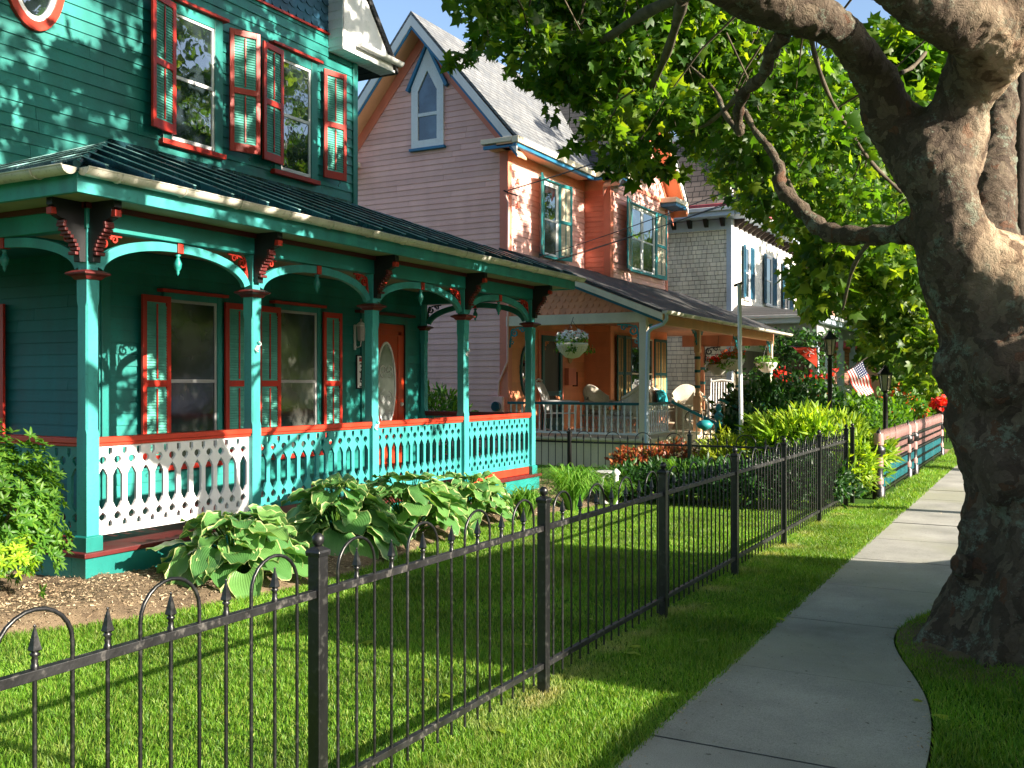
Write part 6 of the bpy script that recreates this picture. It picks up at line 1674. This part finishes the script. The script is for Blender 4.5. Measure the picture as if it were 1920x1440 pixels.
def wf2(y, w):
    if y < 19: return .18 if w > 3.4 and w < 6.2 else .05
    if w < 2.2: return .12
    if w > 6.5: return .5
    return .42
street_tree(.6, 20.0, 'second street tree, its bright leaves hanging low in front of the shingled house', [
    ([(1330, 215), (1700, 300), (1720, 470), (1640, 480), (1560, 470), (1500, 440), (1420, 390), (1360, 330)], 110, (17, 25), .6, 60),
    ([(1530, 425), (1725, 440), (1735, 540), (1690, 570), (1640, 540), (1600, 525), (1560, 575), (1530, 585), (1525, 530), (1545, 480)], 62, (13, 17), .42, 58),
    ([(1610, 480), (1735, 480), (1775, 700), (1760, 700), (1700, 660), (1660, 620), (1620, 580)], 95, (16, 22), .5, 60)], .15,
    160, 10.5, (14.5, 27), wf2)
street_tree(.7, 33.5, 'third street tree farther along, a paler mass of leaves over the far lamp', [
    ([(1640, 560), (1770, 600), (1790, 760), (1740, 720), (1690, 700), (1640, 660)], 90, (28, 38), .9, 60)], .2, crownball=(90, 3.6, 2.6, 6.5))
street_tree(.8, 48, 'fourth street tree at the end of the block, pale green', [], .22, crownball=(110, 4.0, 3.0, 6.2))
street_tree(-9.5, 49.0, 'leafy garden tree between the brown house and the peach house', [], .24, crownball=(120, 3.6, 3.4, 6.0))
street_tree(-6.2, 66.0, 'round leafy tree in front of the pale blue house', [], .26, crownball=(90, 2.6, 3.6, 5.0))
street_tree(-1.0, 95.0, 'distant tree closing the view at the end of the street', [], .4, crownball=(150, 7, 5, 6.0))
street_tree(-16.5, 36.5, 'tall tree rising behind the shingled house', [], .3, crownball=(120, 4, 4.5, 9.5))
for k, (x, y) in enumerate(((17, -4), (18.5, 4), (17, 12), (18.5, 21), (17, 30))):
    T = thing('street_tree', 'low round tree on the opposite side of the street', 'tree', (x, y, 0), 'trees on the opposite side of the street')
    MB().tube([(x, y, -.1), (x, y, 3.5)], [.25, .15], 8).build('trunk', 'twig', T)
    L_ = Leaves()
    for q in range(45):
        g_ = RNG.normal(size=3); g_ /= np.linalg.norm(g_); L_.clump((x+g_[0]*2.6, y+g_[1]*2.8, 3.6+g_[2]*1.7), .8, 45, .34)
    L_.build('crown', 'leaf_far', T)

# ================================================================ shrubs and plants
def shrub(name, label, cat, c, r, n, size, mat, tmpl=T_LAN, whorl=0, extra=None, group=None, lump=.2, inner=.6, stems=6):
    T = thing(name, label, cat, (c[0], c[1], 0), group); L_ = Leaves()
    L_.surf(c, *r, n, size, tmpl, inner=inner, whorl=whorl, lump=lump, zmin=.0); L_.build('foliage', mat, T)
    if extra:
        for (c2, r2, n2, s2, m2, t2, nm) in extra:
            q = Leaves(); q.surf(c2, *r2, n2, s2, t2, inner=.85, lump=.2, zmin=.02, whorl=(whorl if nm == 'young_foliage' else 0)); q.build(nm, m2, T)
    m = MB()
    for k in range(stems):
        a = 2*pi*k/stems+random.random(); m.tube([(c[0]+.05*cos(a), c[1]+.05*sin(a), -.02), (c[0]+r[0]*.35*cos(a), c[1]+r[1]*.35*sin(a), c[2]), (c[0]+r[0]*.7*cos(a), c[1]+r[1]*.7*sin(a), c[2]+r[2]*.5)], [.018, .013, .005], 5)
    m.build('stems', 'twig', T); return T
bc = (-6.66, 4.36, .55)
shrub('pieris_shrub', 'dense bright green shrub of small leaf whorls beside the teal porch corner', 'shrub', bc, (.50, .52, .70), 1500, .062, 'leaf_mid', T_LAN, 7,
      [((-6.30, 4.30, .36), (.16, .20, .18), 150, .06, 'leaf_lime', T_LAN, 'young_foliage')], inner=.7)
def hosta(px, X, rad, top, nleaf, label, L0=.30):
    y0 = yon(px, X); T = thing('hosta', label, 'plant', (X, y0, 0), 'hostas in the mulch bed'); zb = mound(X, y0)
    Vs, Fs, rim, vein = [], [], [], []; k0 = 0; m = MB(); nu, nv = 8, 10
    for i in range(nleaf):
        f = i/nleaf; a = i*2.39996+random.uniform(-.3, .3); rr = rad*(.15+.85*f**.6)*random.uniform(.82, 1.05); h = top*(1-.90*f**1.3)*random.uniform(.85, 1.1)+.05
        Lf = L0*random.uniform(.65, 1.15)*(.85+.3*f); Wf = Lf*random.uniform(.84, 1.02)
        base = Vector((X+rr*.62*cos(a), y0+rr*.62*sin(a), zb+h)); el = radians(random.uniform(-14, 26)-36*f)
        d = Vector((cos(a)*cos(el), sin(a)*cos(el), sin(el))); x = d.cross(Vector((0, 0, 1))).normalized(); x = (x+Vector((0, 0, random.uniform(-.3, .3)))).normalized(); z = x.cross(d).normalized()
        droop = random.uniform(.15, .42); cup = random.uniform(-.05, .22); wv = random.uniform(0, 6)
        for j in range(nv+1):
            t = j/nv; w = Wf*.5*(sin(pi*min(1, (t*.93+.07))**.66))**.75 if t < 1 else 0.0
            for q in range(nu+1):
                s_ = q/nu*2-1
                yy = t*Lf-.17*Lf*abs(s_)**1.5*(1-t)**2.2
                zz = -droop*Lf*t*t+cup*Wf*s_*s_+.018*sin(t*9+s_*3+wv)*abs(s_)+.010*sin(t*21+wv)*abs(s_)**3
                p = base+d*yy+x*(s_*w)+z*zz; Vs.append(tuple(p))
                rim.append(max(abs(s_)**1.6, t**5)*.80+.0); vein.append(s_)
        for j in range(nv):
            for q in range(nu): b = k0+j*(nu+1)+q; Fs.append((b, b+1, b+nu+2, b+nu+1))
        k0 += (nu+1)*(nv+1)
        m.tube([(X+.04*cos(a), y0+.04*sin(a), zb), (X+rr*.35*cos(a), y0+rr*.35*sin(a), zb+h*.7), tuple(base)], [.009, .007, .005], 5)
    npmesh('foliage', Vs, Fs, 'hosta', T, True, {'rim': rim, 'vein': vein}); m.build('leaf_stalks', 'leaf_mid', T)
hosta(445, -5.72, .76, .44, 62, 'nearest variegated hosta, with heart shaped leaves in front of the white balustrade')
hosta(640, -5.80, .78, .54, 62, 'tallest variegated hosta clump, in the middle of the row below the turquoise balustrade')
hosta(765, -5.66, .78, .52, 60, 'broad cream edged hosta clump right of the tallest one')
hosta(880, -5.72, .66, .40, 56, 'small far hosta clump next to the grassy daylilies', .26)
def strap(px, X, rad, h, n, label, mat='strap', w=.014):
    y0 = yon(px, X); T = thing('daylily', label, 'plant', (X, y0, 0), 'grassy daylily clumps in the bed'); zb = max(0, mound(X, y0)) if X > -8 and y0 < 13.9 else 0
    V, Fc = [], []; k = 0; ns = 7
    for i in range(n):
        a = random.random()*6.283; R = rad*random.uniform(.3, 1.1); H = h*random.uniform(.6, 1.1); bx, by = X+.12*rad*cos(a), y0+.12*rad*sin(a); tw_ = random.uniform(-.6, .6)
        for j in range(ns+1):
            t = j/ns; r_ = R*t**1.25; z = H*(2.3*t-1.75*t*t)/.755; ww = w*(1-t)**.55*(.6+.4*(1-t))
            px_, py_ = bx+r_*cos(a+tw_*t), by+r_*sin(a+tw_*t)
            V += [(px_-ww*sin(a), py_+ww*cos(a), zb+z), (px_+ww*sin(a), py_-ww*cos(a), zb+z)]
        for j in range(ns): b = k+2*j; Fc.append((b, b+1, b+3, b+2))
        k += 2*(ns+1)
    npmesh('foliage', V, Fc, mat, T)
strap(1075, -5.25, .62, .52, 420, 'large fountain shaped clump of light green daylily leaves beyond the porch end')
strap(985, -5.35, .42, .36, 200, 'smaller daylily clump between the hostas and the large fountain shaped one')
strap(1150, -5.0, .35, .34, 120, 'low dark tuft of strap leaves right of the large daylily clump')
strap(1275, -4.35, .45, .55, 220, 'tall daylily clump in front of the cross fence, with flowers coming')
strap(1345, -3.9, .40, .50, 160, 'daylily clump in the shade just left of the lime green shrub')
sh = lambda px, Y: xon(px, Y)
gd = 'low dark shrubs along the cross fence'
for i, (px, Y, r, h) in enumerate(((1175, 12.6, .45, .40), (1235, 12.9, .5, .45), (1310, 12.7, .5, .5), (1395, 12.6, .55, .55), (1470, 12.7, .5, .6), (1530, 12.9, .45, .6))):
    shrub('low_shrub', ('dark low shrub behind the path light, leftmost along the cross fence', 'dark low shrub second from the left along the cross fence', 'dark low shrub below the red leaved bushes', 'dark low shrub under the yellow green bush', 'dark low shrub below the lime green hedge, left part', 'dark low shrub next to the end post of the black fence')[i], 'shrub', (sh(px, Y), Y, h*.45), (r, .4, h*.6), 1500, .10, 'leaf_dark', T_LAN, group=gd)
for i, (px, Y, h) in enumerate(((1195, 14.6, .62), (1262, 14.9, .70), (1325, 14.6, .55))):
    shrub('red_leaved_shrub', ('red and orange leaved bush behind the cross fence, left of three', 'tallest of three red leaved bushes, in front of the downspout', 'red leaved bush nearest the yellow green one')[i], 'shrub', (sh(px, Y), Y, h*.5), (.44, .38, h*.42), 1100, .07, 'leaf_red', T_OVAL, group='red leaved bushes')
shrub('yellow_green_shrub', 'small yellow green bush behind the fence, just left of the big lime hedge', 'shrub', (sh(1365, 14.5), 14.5, .38), (.42, .4, .42), 1500, .12, 'leaf_yel', T_LAN2)
hx = sh(1520, 15.0)
shrub('lime_hedge', 'big lime green bush of long pointed leaves rising above the black fence', 'shrub', (hx, 15.0, .52), (1.05, .85, .62), 5200, .19, 'leaf_lime', T_LAN2,
      extra=[((hx, 15.0, .45), (.98, .8, .5), 2600, .16, 'leaf_mid', T_LAN2, 'inner_foliage')], lump=.14)
shrub('lime_shrub', 'lower lime bush showing through the pickets near the fence end', 'shrub', (sh(1585, 14.3), 14.3, .4), (.38, .45, .45), 1800, .13, 'leaf_lime', T_LAN2)
shrub('rhododendron', 'rounded green bush in the gap between the teal and pink houses', 'shrub', (xon(820, 15.2), 15.2, .75), (.75, .6, .72), 1900, .13, 'leaf_mid', T_LAN)
gb = 'garden bushes in front of the shingled house'
for i, (px, Y, cz, r, m_) in enumerate(((1425, 22.5, .75, (.9, .9, .85), 'leaf_dark'), (1490, 23.5, .8, (1.0, 1, .9), 'leaf_dark'), (1590, 24, .5, (.9, .9, .65), 'leaf_mid'), (1400, 17.6, .45, (.5, .5, .55), 'leaf_dark'), (1640, 27, .55, (.9, .9, .7), 'leaf_mid'))):
    shrub('garden_bush', ('dark bush beside the steps of the pink porch', 'large dark bush below the red banner', 'green bush behind the lime hedge, left of the amber lamp', 'small dark bush at the foot of the white flagpole', 'green bush between the flag and the amber lamp')[i], 'shrub', (sh(px, Y), Y, cz), r, 2200, .13, m_, T_OVAL, group=gb)
v_ = thing('climbing_vine', 'tall dark leafy vine with red flowers covering the shingled house porch end', 'vine', (-5.9, 28.4, 0)); L_ = Leaves()
for k in range(60): L_.clump((random.uniform(-7.4, -5.2), random.uniform(27.4, 28.3), random.uniform(.4, 3.0)), .45, 55, .12, T_OVAL)
L_.build('foliage', 'leaf_dark', v_); L_ = Leaves()
for k in range(11): L_.clump((random.uniform(-6.8, -5.0), 27.3, random.uniform(.6, 2.0)), .22, 22, .06, T_PET)
L_.build('flowers', 'flowerred', v_); MB().tube([(-6, 28.3, 0), (-6.1, 28.2, 1.5), (-5.8, 28.2, 3)], .03, 6).build('stems', 'twig', v_)
shrub('flowering_bush', 'orange flowered bush right of the amber lamp post', 'shrub', (xon(1690, 24), 24, .75), (.55, .8, .6), 1700, .11, 'leaf_mid', T_OVAL, extra=[((xon(1690, 24), 24, .8), (.58, .82, .62), 200, .06, 'flowerorange', T_PET, 'flowers')])
shrub('clipped_hedge', 'rounded green hedge behind the far section of the striped fence', 'shrub', (-3.1, 23.0, .60), (.6, 2.6, .62), 4200, .10, 'leaf_mid', T_OVAL, lump=.05)
shrub('far_hedge', 'pale sunlit hedge beyond the striped fence at the end of the walk', 'shrub', (-3.2, 36, .6), (1.4, 4, .9), 3000, .22, 'leaf_lime', T_OVAL)
shrub('far_bush', 'tall light green bush in front of the peach porch', 'shrub', (-3.4, 44, 1.3), (1.6, 2.5, 1.9), 3500, .25, 'leaf_far', T_OVAL)
T = thing('flower_pot', 'dark planter of deep red flowers on top of the last banded fence post', 'flower basket', (SXf, pD, 1))
MB().lathe((SXf, pD, .94), [(.08, 0), (.15, .14), (.16, .16)], 12).build('bowl', 'wood', T)
L_ = Leaves(); L_.clump((SXf, pD, 1.15), .22, 160, .07, T_PET); L_.build('flowers', 'flowerred', T)
# small garden things
T = thing('path_light', 'short white garden post light standing among dark shrubs left of the red bushes', 'light', (sh(1155, 12.0), 12.0, 0))
x = sh(1155, 12.0); MB().tube([(x, 12, -.02), (x, 12, .40)], .035, 10).build('post', 'white', T); MB().lathe((x, 12, .40), [(.05, 0), (.06, .03), (.02, .07), (0, .08)], 10).build('cap', 'white', T)
T = thing('birdbath', 'small pale birdbath dish on a stalk beside the white path light', 'birdbath', (sh(1128, 12.1), 12.1, 0))
x = sh(1128, 12.1); MB().lathe((x, 12.1, 0), [(.10, 0), (.035, .05), (.028, .32), (.05, .37), (.15, .41), (.16, .43), (.13, .42), (.0, .40)], 16).build('dish_and_stalk', 'meter', T)
T = thing('garden_stake', 'curled iron garden stake with a blue green peacock plume beside the porch steps', 'ornament', (sh(1318, 16.6), 16.6, 0))
x = sh(1318, 16.6); MB().tube([(x+.05*sin(t*9), 16.6, t*.95) for t in np.linspace(0, 1, 24)], .008, 5).tube([(x, 16.6, .9)]+[(x-.16+.16*cos(w), 16.6, 1.0+.12*sin(w)) for w in np.linspace(0, 3.6, 12)], .008, 5).build('stake', 'iron', T)
MB().lathe((x+.03, 16.6, .86), [(0, -.09), (.12, -.03), (.15, .03), (.08, .09), (0, .1)], 12).build('plume', 'tealpink', T)
T = thing('bicycle', 'old dark bicycle leaning among plants beside the far newel post of the pink porch', 'bicycle', (sh(1376, 18.5), 18.5, 0))
x = sh(1372, 18.6)
for dy in (0, .95):
    w_ = MB().tube([(x+.0, 18.2+dy+.3*cos(w), .34+.3*sin(w)) for w in np.linspace(0, 2*pi, 25)], .016, 6).build('wheel', 'iron', T)
MB().tube([(x, 18.2, .34), (x, 18.45, .78), (x, 18.98, .72), (x, 18.62, .30), (x, 18.45, .78)], .014, 6).tube([(x, 18.62, .3), (x, 19.15, .34), (x, 18.98, .72)], .012, 6).build('frame', 'maroon', T)
MB().tube([(x, 18.98, .72), (x, 18.92, .98), (x-.2, 18.98, 1.0)], .012, 6).tube([(x, 18.92, .98), (x+.2, 18.98, 1.0)], .012, 6).build('handlebar', 'iron', T)
MB().lathe((x, 18.40, .84), [(.03, 0), (.09, .02), (.08, .05), (0, .06)], 10).build('saddle', 'black', T)

# ================================================================ vehicles at the kerb (they throw the long shadows over walk and lawn)
def vehicle(name, label, cat, x0, x1, y0, y1, prof, mat, wr=.34, glasszone=None):
    """prof: side outline (y along length 0..1, z)"""
    T = thing(name, label, cat, ((x0+x1)/2, (y0+y1)/2, -.13)); Ln = y1-y0; zg = -.13
    fr = Fr((x0, y0, zg), (0, 1, 0), (1, 0, 0)); w = x1-x0
    MB().prism(fr, [[(a*Ln, z) for a, z in prof]], 0, w).build('body', mat, T, .018)
    if glasszone:
        for poly in glasszone:
            MB().prism(fr, [[(a*Ln, z) for a, z in poly]], w, w+.006).build('side_window', 'glass', T); MB().prism(fr, [[(a*Ln, z) for a, z in poly]], -.006, 0).build('side_window', 'glass', T)
    for a in (.17, .82):
        for x in (x0-.01, x1-.2):
            c = fr.p(a*Ln, wr, 0)
            for nm, r_, e, mt in (('wheel', wr, 0, 'black'), ('rim', wr*.6, .008, 'meter')):
                m = MB(); m.tube([(x-e, c.y, zg+wr), (x+.21+e, c.y, zg+wr)], r_, 20, smooth=False); o_ = m.build(nm, mt, T)
    for s_ in (.12, w-.32):
        MB().box(x0+s_, x0+s_+.2, y0-.02, y0+.02, zg+.65, zg+.80).build('tail_lamp', 'red', T, .01); MB().box(x0+s_, x0+s_+.2, y1-.03, y1+.02, zg+.62, zg+.78).build('headlight', 'white', T, .01)
    for x in (x0-.16, x1+.0): MB().box(x, x+.16, y0+.70*Ln, y0+.70*Ln+.08, zg+1.05, zg+1.25).build('mirror', 'black', T, .02)
vehicle('delivery_van', 'tall white delivery van parked at the kerb beside the big tree', 'van', 1.95, 3.95, 4.955, 10.22,
        [(0, .35), (1, .35), (1, 1.0), (.985, 1.15), (.86, 1.35), (.79, 2.1), (.74, 2.72), (.70, 2.84), (.02, 2.86), (0, 2.75)], 'white', .36,
        [[(.70, 1.3), (.83, 1.35), (.775, 2.0), (.70, 2.0)]])
vehicle('parked_car', 'dark blue sedan parked at the kerb farther along', 'car', 1.95, 3.7, 17.4, 21.9,
        [(0, .3), (1, .3), (1, .75), (.97, .88), (.74, .98), (.62, 1.42), (.30, 1.46), (.16, 1.06), (.02, 1.0), (0, .85)], 'canton', .32,
        [[(.20, 1.06), (.31, 1.40), (.44, 1.40), (.44, 1.04)], [(.46, 1.04), (.46, 1.40), (.61, 1.37), (.71, 1.02)]])

vehicle('parked_car', 'silver estate car parked at the kerb behind the white van', 'car', 2.05, 3.85, .2, 4.95,
        [(0, .3), (1, .3), (1, .9), (.995, 1.66), (.98, 1.70), (.36, 1.68), (.25, 1.05), (.02, .95), (0, .8)], 'meter', .33,
        [[(.29, 1.06), (.38, 1.50), (.62, 1.50), (.62, 1.06)], [(.64, 1.06), (.64, 1.50), (.92, 1.50), (.95, 1.08)]])
for k, (y, mt, rf_, w_) in enumerate(((-9, 'white', 'roofgrey', 9), (4, 'cream', 'roofdark', 8.5), (16.5, 'lav', 'roofgrey', 9), (30, 'wht2', 'roofdark', 10))):
    T = thing('opposite_house', ('white', 'cream', 'pale blue', 'ivory')[k]+' gabled house on the opposite side of the street', 'house', (24, y, 0))
    fo = Fr((20.5, 0, 0), (0, -1, 0), (-1, 0, 0))
    MB().box(20.5, 30, y, y+w_, 0, 5.4).build('wall', mt, T)
    slab(q := MB(), [(20.1, y-.3, 5.2), (20.1, y+w_+.3, 5.2), (24.5, y+w_+.3, 8.3), (24.5, y-.3, 8.3)], .12); q.build('roof', rf_, T)
    for a in (1.2, 4, 6.6):
        for z in (1.0, 3.4): window(fo, -(y+a+.9), -(y+a), z, z+1.5, T, 'white', .1, 'white', .5, 'glass', 'glass', None, None)

street_tree(1.4, -6.0, 'dense unseen tree added at the kerb behind the viewpoint to block sky light', [], .2, crownball=(190, 4.6, 3.8, 8.2), mat='leaf')  # added out of view to keep sky light off the foreground
street_tree(-5.5, -5.5, 'dense unseen tree added behind the viewpoint to darken the near shade', [], .2, crownball=(130, 3.6, 3.4, 6.6), mat='leaf')  # second added tree, blocks sky light from the garden side
# ================================================================ camera, sun, sky
cam = bpy.data.cameras.new('camera'); co = bpy.data.objects.new('camera', cam); COL.objects.link(co)
cam.sensor_width = 36; cam.lens = 36*F/1920; cam.clip_end = 2000; cam.clip_start = .05
co.location = (0, 0, EYE); co.rotation_euler = (pi/2, 0, YAW); cam.shift_y = (HOR-720)/1920
SC.camera = co
EL, AZ = radians(22.4), radians(1)     # azimuth measured from +X towards +Y
sd = Vector((cos(EL)*cos(AZ), cos(EL)*sin(AZ), sin(EL)))
sl = bpy.data.lights.new('sun', 'SUN'); sl.energy = 15.0; sl.angle = radians(.5); sl.color = (1, .90, .74)
so_ = bpy.data.objects.new('sun', sl); COL.objects.link(so_); so_.rotation_euler = sd.to_track_quat('Z', 'Y').to_euler(); so_.location = (20, 0, 20)
W = bpy.data.worlds.new('World'); SC.world = W; W.use_nodes = True
nt = W.node_tree; bg = nt.nodes['Background']; sk = nt.nodes.new('ShaderNodeTexSky'); sk.sky_type = 'NISHITA'; sk.sun_disc = False
sk.sun_elevation = EL; sk.sun_rotation = pi/2-AZ; sk.air_density = 1.0; sk.dust_density = 2.0; sk.ozone_density = 2.0
nt.links.new(sk.outputs[0], bg.inputs[0]); bg.inputs[1].default_value = .30
SC.view_settings.view_transform = 'Standard'; SC.view_settings.look = 'None'; SC.view_settings.exposure = 0
SC.cycles.max_bounces = 8; SC.cycles.transmission_bounces = 4
SC.cycles.use_denoising = True
